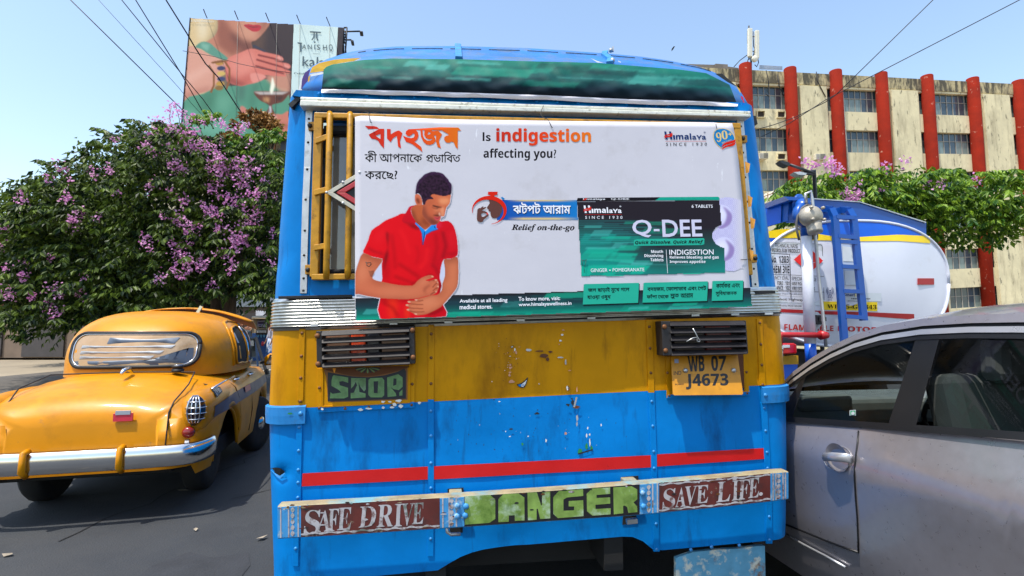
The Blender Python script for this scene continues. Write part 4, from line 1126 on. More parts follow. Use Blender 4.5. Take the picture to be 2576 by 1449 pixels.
for arm in(rarm,larm):
 lp=smooth_loop(arm,2);ca=man.fill(lp,SK,.5)
 inner=man.blur(ca,6.0);edge_=np.clip((1-inner)*1.6,0,1)*(ca>.5)
 man.img=man.img*(1-edge_[...,None]*.55)+np.array(lin(*SKD))*edge_[...,None]*.55
 if arm is larm:
  man.grad(ca,(198,112,80),(206,110,84),ZB([(200,420)])[0],ZB([(300,1000)])[0],.35)
  for l2,c,bl,a in((ZB([(190,405),(470,495),(440,560),(180,470)]),(150,74,56),7,.7),(ZB([(160,560),(260,560),(200,800),(110,800)]),SKL,10,.5),(ZB([(250,800),(340,785),(600,860),(420,880)]),(168,86,62),7,.6),(ZB([(300,930),(700,950),(1000,920),(1000,960),(600,1010)]),SKL,10,.35),(ZB([(66,960),(430,1040),(800,1060),(800,1090),(60,1010)]),(170,84,70),6,.6),(ZB([(1060,960),(1080,900),(1170,850),(1160,880),(1090,940),(1100,1000)]),(160,84,64),3,.8),(ZB([(960,860),(1060,790),(1150,770),(1100,850)]),(228,150,116),6,.5)):
   man.fill(l2,c,bl,a,clip=ca)
  for a_,b_ in(((1140,815),(1225,800)),((1195,905),(1272,830)),((1200,955),(1276,905)),((1165,1010),(1258,962))):
   p,q=ZB([a_,b_]);man.fill(stroke([p,((p[0]+q[0])/2,(p[1]+q[1])/2-1.5),q],2.2),(136,62,46),.8,.9,clip=ca)
  for p in ZB([(1245,797),(1276,830),(1278,890),(1252,966),(1195,745)]):man.fill(disc(p[0],p[1],3,2),(240,184,156),.8,.8,clip=ca)
 else:
  for l2,c,bl,a in((ZB([(1360,500),(1560,460),(1560,520),(1370,560)]),(150,78,56),7,.7),(ZB([(1370,560),(1420,560),(1420,760),(1360,860),(1376,700)]),(176,96,66),6,.6),(ZB([(1290,1010),(1340,930),(1440,900),(1330,1080),(1200,1100)]),(176,96,70),7,.5),(ZB([(1000,1100),(1250,1050),(1280,1120),(1050,1180)]),SKL,9,.5)):
   man.fill(l2,c,bl,a,clip=ca)
  for pts in(((840,1138),(960,1150),(1060,1150)),((815,1196),(920,1206),(1060,1212)),((860,1246),(960,1262),(1080,1256)),((960,1098),(1010,1102),(1060,1090))):
   man.fill(stroke(ZB(pts),2.0),(140,66,48),.8,.9,clip=ca)
  for p in ZB([(855,1115),(825,1160),(838,1228),(950,1292),(955,1086)]):man.fill(disc(p[0],p[1],4,2.2),(240,190,164),.9,.8,clip=ca)
for lp in(ZB([(448,560),(462,700),(460,812),(350,780),(340,735),(400,640)]),ZB([(1322,600),(1352,520),(1372,640),(1370,740),(1335,840),(1302,770),(1312,680)])):
 man.fill(smooth_loop(lp,2),(206,208,226),.5)
neck=ZH([(20,980),(110,890),(280,880),(460,1000),(560,1200),(480,1340),(330,1449),(240,1380),(120,1280),(60,1150)])
cn=man.fill(smooth_loop(neck,3),(196,106,66),.5)
man.fill(ZH([(20,980),(70,1000),(140,1200),(300,1400),(330,1449),(180,1340),(60,1160)]),(110,52,38),4,.85,clip=cn)
man.fill(ZH([(290,1120),(480,1330),(400,1400),(240,1290)]),(140,68,46),5,.8,clip=cn)
man.fill(smooth_loop(ZH([(0,920),(95,905),(20,985),(60,1140),(130,1270),(100,1310),(0,1310),(-180,1250),(-60,1000)]),3),(206,10,40),.6)
man.fill(ZH([(100,1310),(0,1310),(-160,1260),(-60,1320),(40,1400),(180,1449),(230,1420)]),(130,6,26),3,.8,clip=cs)
pl=ZH([(130,1280),(230,1370),(330,1449)])+ZB([(1086,92),(1130,50),(1190,-10),(1260,-20),(1284,58),(1180,92),(1100,140),(1056,290),(1040,120),(1000,40),(940,-20)])
man.fill(pl,(36,148,224),.5)
man.fill(stroke(ZB([(1080,95),(1070,200),(1056,290)]),2.5),(16,60,110),.6,.9)
man.fill(stroke(ZB([(1284,58),(1180,95),(1100,142)]),2.2),(20,60,110),.8,.8);man.fill(stroke(ZB([(1000,40),(1045,130),(1050,280)]),2.0),(20,60,110),.8,.7)
man.fill(stroke(ZB([(1222,15),(1236,48)]),2.2),(10,40,80),.5,.9)
man.fill(smooth_loop(ZH([(590,1330),(700,1170),(830,1180),(1000,1449),(640,1440)]),2),(214,10,38),.8,1,clip=cs)
man.fill(ZH([(600,1320),(680,1230),(710,1380),(640,1400)]),(226,60,90),3,.5,clip=cs)
face=ZH([(300,700),(420,560),(700,560),(900,640),(900,760),(885,860),(820,940),(800,1000),(775,1110),(760,1145),(690,1150),(690,1180),(665,1240),(620,1300),(540,1338),(450,1320),(320,1190),(270,1080),(290,900)])
lp=smooth_loop(face,3);cf=man.fill(lp,(206,116,80),.5)
man.grad(cf,(214,122,84),(196,96,66),ZH([(650,700)])[0],ZH([(450,1300)])[0],.6)
for l2,c,bl,a in((ZH([(640,760),(820,740),(880,780),(860,850),(700,880)]),(240,164,118),4,.8),(ZH([(560,960),(660,960),(660,1080),(570,1080)]),(230,150,110),4,.6),(ZH([(690,960),(760,960),(750,1130),(690,1140)]),(236,164,126),2.5,.8),(ZH([(270,900),(330,900),(360,1060),(460,1200),(620,1250),(600,1320),(480,1330),(330,1200),(260,1080)]),(104,58,54),5,.72),(ZH([(430,1150),(520,1210),(640,1260),(610,1320),(470,1310)]),(110,56,48),4,.6),(ZH([(380,780),(520,760),(500,870),(340,900)]),(186,100,70),5,.5),(ZH([(560,1060),(640,1040),(700,1130),(600,1120)]),(150,78,56),3,.6),(ZH([(510,1120),(560,1108),(640,1110),(690,1140),(640,1150),(560,1140)]),(84,44,40),1.6,.9),(ZH([(530,1150),(600,1165),(670,1150),(690,1165),(640,1225),(580,1232),(545,1190)]),(206,84,92),1.2,1),(ZH([(545,1170),(610,1182),(672,1162),(615,1196)]),(120,36,40),.8,.9),(ZH([(505,895),(560,905),(640,925),(720,940),(640,955),(560,935),(515,920)]),(50,30,34),1.2,1),(ZH([(800,945),(850,930),(885,890),(900,858),(890,905),(850,945)]),(50,30,34),1,1),(ZH([(480,935),(560,965),(640,955),(600,985),(520,965)]),(96,44,36),1.4,.9),(ZH([(640,1080),(660,1060),(680,1120),(655,1130)]),(244,196,166),1.2,.8)):
 man.fill(smooth_loop(l2,3),c,bl,a,clip=cf)
ear=ZH([(125,650),(190,650),(240,700),(275,800),(270,880),(210,900),(140,880),(110,800),(105,710)])
ce=man.fill(smooth_loop(ear,3),(214,122,88),.6)
man.fill(smooth_loop(ZH([(130,760),(180,730),(215,790),(215,865),(170,850)]),3),(120,52,34),2.2,.85,clip=ce)
hair=ZH([(120,650),(125,560),(145,430),(190,340),(250,280),(320,210),(400,175),(500,145),(590,155),(660,165),(740,195),(790,250),(850,310),(880,370),(930,430),(935,540),(920,650),(860,670),(780,695),(680,685),(600,665),(510,650),(460,690),(500,720),(520,760),(460,760),(370,790),(340,870),(310,890),(285,860),(262,760),(230,680),(180,635)])
ch=man.fill(smooth_loop(hair,3),(58,34,56),.6)
nz=np.random.default_rng(2).random(man.X.shape);nz=man.blur(nz,1.6);nz=(nz-nz.mean())/nz.std()
man.img=man.img*(1+np.clip(nz*.28,-.5,.8)*ch)[...,None]
man.fill(stroke(ZH([(125,620),(150,430),(270,270),(420,180),(640,170),(800,260),(900,400),(925,560)]),9),(84,46,92),2.4,.5,clip=ch)
out=np.clip(man.cov,0,1);gapm=np.zeros_like(out)
ol=man.cov>.5
idx=np.arange(man.nx*man.ny).reshape(man.ny,man.nx)
fringe=man.blur(ol.astype(float),1.6)>.06
bgc=np.array(WHITE);man.img=man.img*out[...,None]+bgc*(1-out[...,None])
limit=man.mask([(893,420),(1160,420),(1160,797),(893,805)])>.5
keep=(fringe&limit);kf=keep[:-1,:-1]&keep[1:,:-1]&keep[1:,1:]&keep[:-1,1:]
fq=np.stack([idx[:-1,:-1],idx[1:,:-1],idx[1:,1:],idx[:-1,1:]],-1)[kf]
used=np.unique(fq);rm=-np.ones(man.nx*man.ny,int);rm[used]=np.arange(len(used))
cols=np.concatenate([man.img.reshape(-1,3)**1.17,np.ones((man.nx*man.ny,1))],1)[used]
link_mesh('printed_man',[onposter(x,y,.0024)for x,y in zip(man.X.ravel()[used],man.Y.ravel()[used])],[tuple(int(i)for i in f)for f in rm[fq]],m_print,pos,colors=cols)
g0,g1,g2=(186,34,22),(228,56,18),(222,108,16)
def grad_mat(name,x0,x1,stops):
 """ink running from red to orange across the word"""
 m=ink(name,stops[0][1]);nt=m.node_tree;N,L=nt.nodes,nt.links
 tc=N.new('ShaderNodeTexCoord');sp=N.new('ShaderNodeSeparateXYZ');L.new(tc.outputs['Object'],sp.inputs[0])
 a,b=onposter(x0,340).x,onposter(x1,340).x
 mr=N.new('ShaderNodeMapRange');mr.inputs['From Min'].default_value=a;mr.inputs['From Max'].default_value=b;L.new(sp.outputs[0],mr.inputs['Value'])
 cr=N.new('ShaderNodeValToRGB');L.new(mr.outputs[0],cr.inputs[0])
 while len(cr.color_ramp.elements)<len(stops):cr.color_ramp.elements.new(.5)
 for e,(p,c)in zip(cr.color_ramp.elements,stops):e.position=p;e.color=(*lin(*c),1)
 L.new(cr.outputs[0],N['Principled BSDF'].inputs['Base Color'])
 return m
i_g1=grad_mat('headline',925,1160,((0,g0),(.4,g1),(1,g2)))
i_g2=grad_mat('english_headline',1248,1487,((0,(192,40,20)),(.5,(230,64,18)),(1,(232,118,18))))
fl=Flat(onposter);l1=.0014
for loops in([[(108,130),(2190,168),(2255,238),(1400,225),(180,198)]],[[(430,196),(540,196),(532,635),(450,540),(400,460),(330,425),(255,415),(192,325)],[(455,305),(345,350),(455,425)]],[[(600,200),(682,200),(685,322),(780,260),(868,230),(945,292),(890,470),(915,632),(850,595),(820,350),(730,410),(684,496),(602,410)]],[[(1085,205),(1230,205),(1290,270),(1305,350),(1280,430),(1215,485),(1290,540),(1365,600),(1392,712),(1300,640),(1170,540),(1100,510),(1030,490),(955,345),(1040,385),(1130,405),(1200,390),(1220,340),(1210,305),(1180,300),(1150,330),(1100,362),(1050,350),(1015,300),(1030,245)]],[[(1345,215),(1395,218),(1400,330),(1430,410),(1500,460),(1570,460),(1612,430),(1610,415),(1540,430),(1470,400),(1430,330),(1440,222),(1600,225),(1600,250),(1650,245),(1750,240),(1830,322),(1760,460),(1805,632),(1730,600),(1690,470),(1695,345),(1640,345),(1675,400),(1685,470),(1640,530),(1560,558),(1480,545),(1410,480),(1360,370)],[(1530,265),(1500,335),(1590,300)]],[[(1820,225),(2180,232),(2180,650),(2125,590),(2090,500),(2040,480),(1990,510),(1920,500),(1875,440),(1880,385),(1920,352),(1975,340),(1960,310),(1850,250)],[(1975,240),(2100,240),(2098,430),(2050,385)]]):
 fl.shape([smooth_loop(Z6(l),1)for l in loops],i_g1,l1)
fl.build('headline_lettering',pos)
fl=Flat(onposter)
fl.text('কী আপনা\u09c7ক',Z6([(105,682),(1388,690),(1388,942),(105,942)]),i_blk,None,.024)
fl.text('পভা\u09bfবত',Z6([(1470,704),(2240,704),(2240,948),(1470,944)]),i_blk,None,.024)
fl.shape(Z6(stroke([(1482,885),(1515,905),(1560,912),(1606,944)],[10,18,20,10])),i_blk,.0004)
fl.text('কর\u09c7ছ?',Z6([(105,1125),(835,1125),(835,1330),(105,1335)]),i_blk,None,.024)
fl.text('Is',C2([(262,315),(355,315),(357,420),(262,420)]),i_dk,None,.026)
fl.text('affecting you?',C2([(272,503),(1116,505),(1116,648),(272,645)]),i_dk,'sb',.014)
fl.text('Relief on-the-go',Z4([(1040,880),(2455,872),(2455,1058),(1040,1046)]),i_dk,'bi',.03)
fl.build('caption_lettering',pos)
fl=Flat(onposter);fl.text('indigestion',C2([(420,268),(1518,275),(1520,475),(420,468)]),i_g2,'sb',offset=.022,lift=.0014);fl.build('headline_lettering',pos)
def emblem(fl,Kf,box,ink_t,ink_l,l0):
 """letters, two flame strokes through the H, rule, year"""
 (x0,y0,x1,y1)=box
 def P(pts):return Kf([(x0+(x-125)/1300*(x1-x0),y0+(y-190)/440*(y1-y0))for x,y in pts])
 fl.shape([P([(128,195),(190,195),(238,440),(170,440)])],ink_t,l0);fl.shape([P([(272,195),(336,195),(380,440),(314,440)])],ink_t,l0)
 fl.shape([P([(190,330),(300,320),(300,360),(190,370)])],ink_t,l0)
 fl.shape([P([(395,305),(452,305),(460,440),(402,440)])],ink_t,l0)
 fl.text('mal',P([(478,252),(938,252),(958,440),(484,440)]),ink_t,'sb',lift=l0,offset=.02)
 fl.text('aya'.replace('y','ʏ'),P([(978,305),(1396,305),(1400,440),(980,440)]),ink_t,None,lift=l0,offset=.035)
 fl.shape([smooth_loop(P([(122,370),(150,310),(220,285),(320,262),(375,228),(350,290),(280,305),(190,325)]),3)],i_red,l0+.0006)
 fl.shape([smooth_loop(P([(130,405),(170,350),(250,330),(340,300),(385,258),(372,330),(310,362),(200,372)]),3)],i_red,l0+.0006)
 fl.shape([P([(172,486),(1405,486),(1405,494),(172,494)])],i_red,l0)
 fl.text('SINCE 1930',P([(184,538),(1422,534),(1422,630),(184,630)]),ink_l,None,lift=l0,spacing=1.75,offset=.004)
 fl.shape([P(disc(1355,224,28,24)),P(disc(1355,224,20,16))[::-1]],ink_t,l0)
 fl.text('R',P([(1342,212),(1366,212),(1366,236),(1342,236)]),ink_t,None,lift=l0)
fl=Flat(onposter);emblem(fl,Z5,(125,190,1425,630),i_navy,i_dk,.0012);fl.build('maker_emblem',pos)
fl=Flat(onposter)
rim=Z5([(1720,125),(1850,98),(1950,98),(2080,140),(2180,220),(2260,340),(2280,440),(2200,480),(2000,560),(1900,640),(1870,705),(1780,650),(1680,540),(1620,420),(1610,300),(1640,200)])
fl.shape([smooth_loop(rim,3)],i_gold,.0010)
cc=np.mean(np.array(rim),0);fl.shape([smooth_loop([tuple(cc+(np.array(p)-cc)*.93)for p in rim],3)],i_sky,.0014)
fl.text('9',Z5([(1682,228),(1850,222),(1870,505),(1730,520)]),i_gold,'b',lift=.0018);fl.text('0',Z5([(1850,172),(2030,165),(2060,430),(1890,440)]),i_gold,'b',lift=.0018)
fl.shape([Z5([(2070,268),(2110,266),(2105,232),(2135,230),(2140,264),(2175,262),(2178,288),(2145,290),(2150,325),(2122,326),(2116,292),(2075,294)])],i_gold,.0018)
fl.text('YEARS OF TRUST',Z5([(1860,530),(2165,425),(2175,455),(1885,585)]),i_gold,None,lift=.0018)
fl.shape([smooth_loop(Z5([(1870,670),(1900,600),(1990,530),(2120,490),(2230,460),(2290,440),(2260,520),(2140,560),(2000,600),(1920,640)]),3)],i_red,.0022)
fl.shape([smooth_loop(Z5([(1872,755),(1920,670),(2020,615),(2150,575),(2260,530),(2292,490),(2270,590),(2180,640),(2050,660),(1950,700)]),3)],i_red,.0022)
fl.build('anniversary_badge',pos)
bb_=Art(1250,495,1460,560,2.0)
q=Z4([(500,335),(2500,320),(2520,760),(490,765)])
X0,X1=Z4([(500,500)])[0][0],Z4([(2500,500)])[0][0]
t=np.clip((bb_.X-X0)/(X1-X0),0,1)[...,None];bb_.img=np.array(lin(30,84,172))*(1-t)+np.array(lin(36,136,200))*t
e0,e1=Z4([(1500,330),(1500,765)]);
for yc,w in((e0[1]+1,3.2),(e1[1]-1,3.2)):
 g_=np.exp(-((bb_.Y-yc)/w)**2)*np.clip((bb_.X-X0-50)/40,0,1)*np.clip((X1+10-bb_.X)/60,.15,1)
 bb_.img=bb_.img*(1-g_[...,None])+np.array(lin(232,206,140))*g_[...,None]
bb_.gamma=1.2
bb_.build('blue_banner',onposter,m_print,pos,.0010,outline=Z4([(480,345),(880,325),(2500,315),(2520,775),(490,768),(560,700),(560,400)]))
fl=Flat(onposter)
ro,ri=[],[]
for k in range(41):
 a=math.radians(168+275*k/40)
 w=8+86*math.sin(math.pi*min(1,k/40*1.02))**1.3
 ro.append((545+388*math.cos(a),560+318*math.sin(a)));ri.append((545+(388-w)*math.cos(a),560+(318-w)*math.sin(a)))
fl.shape([Z4(ro+ri[::-1])],i_red,.0022)
fl.shape([Z4([(520,150),(732,150),(722,220),(664,222),(664,246),(562,246),(564,220),(510,218)])],i_red,.0022)
fl.shape([Z4([(832,262),(890,305),(866,338),(800,288)])],i_sky,.0024)
fl.shape([smooth_loop(Z4([(540,322),(700,330),(800,420),(835,540),(800,650),(720,735),(620,738),(580,680),(570,640),(572,600),(530,580),(525,560),(530,535),(486,520),(520,460),(552,410),(545,370)]),2)],i_brn,.0016)
fl.shape([smooth_loop(Z4([(275,600),(280,550),(320,515),(340,520),(400,475),(412,490),(395,510),(460,490),(472,505),(430,540),(375,570),(470,595),(510,625),(495,645),(420,625),(372,635),(360,670),(385,710),(430,705),(510,655),(535,675),(480,730),(420,770),(385,826),(280,808),(268,700)]),2)],i_brn,.0026)
fl.shape([Z4([(478,620),(505,615),(518,658),(490,668)])],i_red,.0030)
fl.build('stopwatch_mark',pos)
fl=Flat(onposter)
bq=Z4([(1075,385),(2365,385),(2365,645),(1075,645)])
fl.text('ঝটপট আরাম',[(x+1,y+1.3)for x,y in bq],i_blk,None,.03,lift=.0018);fl.text('ঝটপট আরাম',bq,i_wht,None,.028,lift=.0024)
fl.build('banner_lettering',pos)
bx=Art(1448,490,1834,700,1.8,lin(44,38,46))
fr_=C8([(193,130),(1845,115),(1870,400),(1800,430),(1765,490),(1762,550),(1800,620),(1860,655),(1900,665),(1915,955),(1420,968),(245,997)])
tt_=np.clip((bx.Y-560)/120,0,1)+np.clip((1600-bx.X)/500,-.2,.2)*np.clip((bx.Y-540)/60,0,1)
tt_=np.clip(tt_,0,1)[...,None]
bx.img=np.array(lin(44,38,46))*(1-tt_)+np.array(lin(22,150,138))*tt_
dk=np.exp(-(((bx.X-1665)/95)**2+((bx.Y-628)/52)**2))[...,None]*.93;bx.img=bx.img*(1-dk)+np.array(lin(46,44,54))*dk
rnd=random.Random(8)
for pts,c,a in((C8([(240,580),(290,505),(660,510),(580,625),(235,628)]),(30,150,136),.75),(C8([(250,760),(330,668),(690,680),(600,820),(240,800)]),(28,176,150),.8),(C8([(540,820),(620,725),(900,740),(840,850)]),(30,190,160),.7),(C8([(240,880),(700,872),(1050,875),(960,970),(245,995)]),(26,180,152),.9),(C8([(700,600),(760,540),(1000,545),(920,640)]),(34,110,110),.5)):
 bx.fill(pts,c,1.2,a)
streaks(bx,60,1455,1640,556,690,0,.5)
for k in range(14):
 y=555+k*5.5;bx.fill([(1455,y),(1455+rnd.uniform(90,230),y+rnd.uniform(-.5,.5)),(1455+rnd.uniform(90,200),y+1.6),(1455,y+1.5)],(50,150,150),.5,.5)
bx.gamma=1.08
bx.build('tablet_carton',onposter,m_print,pos,.0016,outline=fr_)
fl=Flat(onposter)
fl.shape([C8([(205,92),(1050,84),(1835,78),(1850,96),(1846,116),(1050,122),(192,131)])],i_dk,.0020)
fl.shape([C8([(1160,84),(1835,78),(1850,96),(1846,116),(1100,121)])],i_teal,.0024)
fl.text('Q-DEE',C8([(590,92),(802,92),(802,118),(590,118)]),i_wht,None,lift=.0028);fl.text('INDIGESTION',C8([(1320,85),(1756,85),(1756,112),(1320,112)]),i_tealtag,None,lift=.0028)
fl.text('Himalaya',C8([(268,95),(522,95),(522,120),(268,120)]),i_wht,'sb',lift=.0028);fl.shape([C8([(262,118),(290,98),(318,94),(300,116)])],i_red,.0032)
fl.shape([C8([(526,988),(750,984),(730,996),(545,1000)])],i_tealtag,.0020);fl.shape([C8([(1418,966),(1642,960),(1625,972),(1435,976)])],i_tealtag,.0020)
emblem(fl,C8,(272,178,724,334),i_wht,i_wht,.0022)
fl.text('6 TABLETS',C8([(1526,170),(1770,170),(1770,206),(1526,206)]),i_wht,None,.01,lift=.0022)
fl.build('carton_emblem',pos)
fl=Flat(onposter)
i_silv=ink('silver',(206,204,226),.2)
fl.text('Q',C8([(836,345),(1062,345),(1062,550),(840,550)]),i_silv,None,.028,lift=.0026);fl.shape([C8([(1086,452),(1152,452),(1154,478),(1088,478)])],i_silv,.0026)
fl.text('DEE',C8([(1180,345),(1640,342),(1652,538),(1190,544)]),i_silv,None,.028,lift=.0026)
fl.shape([smooth_loop(C8([(860,578),(900,570),(1660,558),(1674,566),(1672,628),(1640,638),(856,648),(854,610)]),1)],i_tealtag,.0022)
fl.text('Quick Dissolve. Quick Relief.',C8([(870,588),(1662,578),(1660,628),(868,638)]),i_dk,'sbi',.012,lift=.0026)
for s,q in(('Mouth',(1056,694,1194,730)),('Dissolving',(978,742,1196,788)),('Tablets',(1048,790,1200,826))):
 fl.text(s,C8([(q[0],q[1]),(q[2],q[1]),(q[2],q[3]),(q[0],q[3])]),i_wht,'sb',lift=.0026)
fl.shape([C8([(1228,692),(1233,692),(1250,965),(1245,965)])],i_wht,.0026)
fl.text('INDIGESTION',C8([(1266,692),(1780,688),(1780,748),(1268,752)]),i_wht,None,.012,lift=.0026)
fl.text('Relieves bloating and gas',C8([(1272,762),(1840,760),(1840,806),(1272,804)]),i_wht,'sb',lift=.0026);fl.text('Improves appetite',C8([(1272,814),(1686,812),(1686,856),(1272,854)]),i_wht,'sb',lift=.0026)
fl.text('GINGER',C8([(356,910),(550,908),(550,950),(356,952)]),i_wht,None,.004,lift=.0026);fl.text('POMEGRANATE',C8([(610,906),(976,902),(978,942),(610,946)]),i_wht,None,.004,lift=.0026);fl.shape([C8(disc(579,930,8))],i_wht,.0026)
fl.build('carton_lettering',pos)
bls=Art(1788,490,1878,690,1.6,lin(196,192,226))
rr_=(np.floor(bls.X/2.6)+np.floor(bls.Y/2.6))%2;bls.img=np.where((rr_>0)[...,None],np.array(lin(176,170,214)),np.array(lin(206,204,234)))
f_=np.clip((bls.X-1840)/30,0,1)[...,None];bls.img=bls.img*(1-f_)+np.array(WHITE)*f_*1.0
for cx_,cy_,rx,ry in((1870,310,130,140),(1895,690,130,145)):
 p=C8(disc(cx_,cy_,rx,ry,40));bls.fill(p,(210,208,238),1);c=bls.mask(p)
 bls.fill(C8(smooth_loop([(cx_+20,cy_-120),(cx_+125,cy_-30),(cx_+110,cy_+80),(cx_+20,cy_+140),(cx_-60,cy_+130),(cx_+30,cy_+80),(cx_+60,cy_-20)],3)),(132,104,168),2,.85,clip=c)
 bls.fill(C8(disc(cx_-20,cy_-30,60,60)),(234,232,248),5,.8,clip=c)
bls.build('blister_strip',onposter,m_print,pos,.0012,outline=smooth_loop(C8([(1835,96),(2040,96),(2080,110),(2098,150),(2110,500),(2128,880),(2100,905),(1900,930),(1760,560),(1770,480),(1850,400)]),2))
fl=Flat(onposter);tl=.0030
for q in([(276,1096),(290,1090),(916,1076),(905,1308),(264,1328)],[(968,1080),(985,1074),(1714,1058),(1704,1286),(956,1306)],[(1766,1058),(1780,1054),(2124,1048),(2116,1276),(1758,1286)]):
 fl.shape([C8([(x+8,y+12)for x,y in q])],i_dk,tl-.0006);fl.shape([C8(q)],i_tealtag,tl)
tg=fl.build('green_tag',pos)
fl=Flat(onposter);l3=tl+.0005
def T(s,x0,y0,x1,y1,dy=0):fl.text(s,C5([(x0,y0),(x1,y0+dy),(x1,y1+dy),(x0,y1)]),i_blk,None,.028,lift=l3)
T('জল ছাড়াই মু\u09c7খ গ\u09c7ল',320,654,795,726,-10);T('যাওয়া ওষুধ',312,748,580,808,-6)
T('বদহজম, \u09c7ফালাভাব এবং \u09c7পট',1000,642,1675,706,-12);T('ফাঁপা \u09c7থ\u09c7ক',992,735,1245,785,-4);T('দুত',1262,730,1362,785);T('আরাম',1380,724,1524,778,-4)
fl.shape([C5(stroke([(1266,762),(1285,775),(1304,768),(1312,752)],5))],i_blk,l3)
T('কাযকর এবং',1786,615,2060,668,-8);fl.shape([C5(stroke([(1862,622),(1876,604),(1888,598)],[4,8,5]))],i_blk,l3);T('সু\u09bfবধাজনক',1782,692,2026,762,-4)
fl.build('tag_lettering',pos)
fl=Flat(onposter)
fl.text('Available at all leading',Z1([(250,245),(1072,222),(1072,308),(252,322)]),i_wht,None,.03,lift=.0020);fl.text('medical stores.',Z1([(250,338),(812,332),(812,404),(252,420)]),i_wht,None,.03,lift=.0020)
fl.text('To know more, visit:',Z1([(1262,205),(1978,192),(1978,270),(1264,288)]),i_wht,None,.03,lift=.0020);fl.text('www.himalayawellness.in',Z1([(1264,305),(2172,280),(2172,360),(1266,385)]),i_wht,None,.03,lift=.0020)
fl.build('small_lettering',pos)
m_wire=M('thin_dark_wire',lin(60,56,52),.5,.5)
def tie(pts,r=.0016):mb=MB();mb.tube([B(x,y,d)for x,y,d in pts],r,6);return mb.build('tie_wire',m_wire,pos)
w1=crop(1140,420,.41408);w2=crop(1840,420,600/1739);w3=crop(2240,420,.41408);w5=crop(1080,920,800/2318)
tie([(*p,d)for p,d in zip(w1([(735,78),(765,66),(800,70),(815,105),(818,140),(826,168),(842,172)]),(.05,.06,.07,.085,.09,.092,.09))]);tie([(*p,.07)for p in w1([(815,90),(835,68),(880,72),(910,84)])],.001)
tie([(*p,d)for p,d in zip(w2([(968,8),(940,70),(935,110),(965,145),(1015,162),(1045,215),(1064,258),(1075,260)]),(.055,.06,.07,.08,.09,.094,.098,.095))])
tie([(*p,d)for p,d in zip(w3([(1506,176),(1508,200),(1516,228)]),(.08,.094,.09))]);tie([(*p,.096)for p in w3([(1528,1000)]if False else[(1468,165),(1480,158)])],.001)
tie([(*p,.098)for p in w5([(1108,370),(1125,382),(1168,378),(1172,398),(1150,422),(1125,415),(1120,385)])],.002)
tie([(*p,d)for p,d in zip(crop(2940,640,500/906)([(42,722),(80,722),(112,716),(134,716)]),(.094,.09,.06,.05))])
tie([(*p,.096)for p in C8([(250,808),(280,822),(310,806)])],.0012);tie([(*p,.096)for p in C8([(305,815),(290,870),(284,960)])],.0008);tie([(*p,.096)for p in C8([(255,815),(262,880)])],.0008)
class Face:
 def __init__(s,px,depth,yaw,curve=None):
  a=at(px[0],px[1],depth);s.O=Vector((a.x,a.y,0));s.yaw=R(yaw);s.curve=curve
  s.eu=Vector((math.cos(s.yaw),math.sin(s.yaw),0));s.ed=Vector((math.sin(s.yaw),-math.cos(s.yaw),0))
 def P(s,vx,vy,D=0.0):
  r=ray(vx,vy);d=D
  for _ in range(5 if s.curve else 1):
   t=((s.O+s.ed*d-EYEP).dot(s.ed))/r.dot(s.ed)
   p=EYEP+r*t-s.O
   if s.curve:d=D+s.curve(p.dot(s.eu),p.z)
  return p
 def map(s,D=0.0):return lambda x,y,l=0.0:s.P(x,y,D+l)
 def prism(s,mb,px,D0,D1):
  f=[s.P(x,y,D1)for x,y in px];n=len(f);vs=f+[p-s.ed*(D1-D0)for p in f]
  mb.add(vs,[tuple(range(n)),tuple(range(2*n-1,n-1,-1))]+[(i,i+n,(i+1)%n+n,(i+1)%n)for i in range(n)])
  return mb
 def rect(s,mb,x0,y0,x1,y1,D0,D1):return s.prism(mb,[(x0,y0),(x1,y0),(x1,y1),(x0,y1)],D0,D1)
bf=Face((1985,300),40.0,14.0)
OB=bf.O
m_cream=M('stained_cream_plaster',lin(214,203,166),.9,var=.12,vs=.5,bump=.02,bs=3,dirt=(lin(120,108,84),.8,.50,.74,.6,(1.6,1.6,.4)),dirt2=(lin(70,66,56),1.8,.58,.66,.8,(1.5,1.5,.5)))
m_parap=M('mouldy_parapet',lin(186,172,132),.9,var=.2,vs=1,bump=.02,bs=3,dirt=(lin(56,54,48),1.6,.42,.56,.9,(1.6,1.6,.45)),dirt2=(lin(120,108,80),3.5,.55,.7,.6))
m_colred=M('red_column_paint',lin(134,38,24),.9,var=.2,vs=.8,bump=.01,bs=6,spec=.1,dirt=(lin(196,150,130),1.8,.63,.68,.7),dirt2=(lin(96,40,34),.9,.55,.75,.6,(1,1,.4)))
m_wglass=M('dark_window_glass',lin(58,74,84),.12,var=.25,vs=.6,spec=.6)
m_wcurt=M('pale_curtained_glass',lin(118,134,132),.2,var=.25,vs=3,stretch=(3,3,.4))
m_wframe=M('grey_window_frame',lin(150,146,138),.6,var=.1)
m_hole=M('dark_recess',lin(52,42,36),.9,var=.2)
m_ac=M('air_conditioner_case',lin(196,190,172),.6,var=.15,vs=3)
ob=thing('office_building',OB,'stained cream office block with red round columns rising behind the tanker','building')
H_=106.0
def sx(x):return x
def roofy(x):return 181+(x-1985)*.053
def lean_(x,y):return x+(y-181)*.052*(x-1288)/760
slope=lambda y:.053-(y-181)*.00019
bays=[];cx_=[1642,1758,1874.5,1987,2101.5,2216,2331,2446,2561,2676]
rows=[(217.5,276),(323.5,381.5),(428.5,481),(533,588),(640,694),(745,800)]
def Y(y,x):return y+(x-1985)*slope(y)
mbw,mbf,mbg,mbc,mbh=MB(),MB(),MB(),MB(),MB()
wall_cells=MB()
wins,holes,acs=[],[],[]
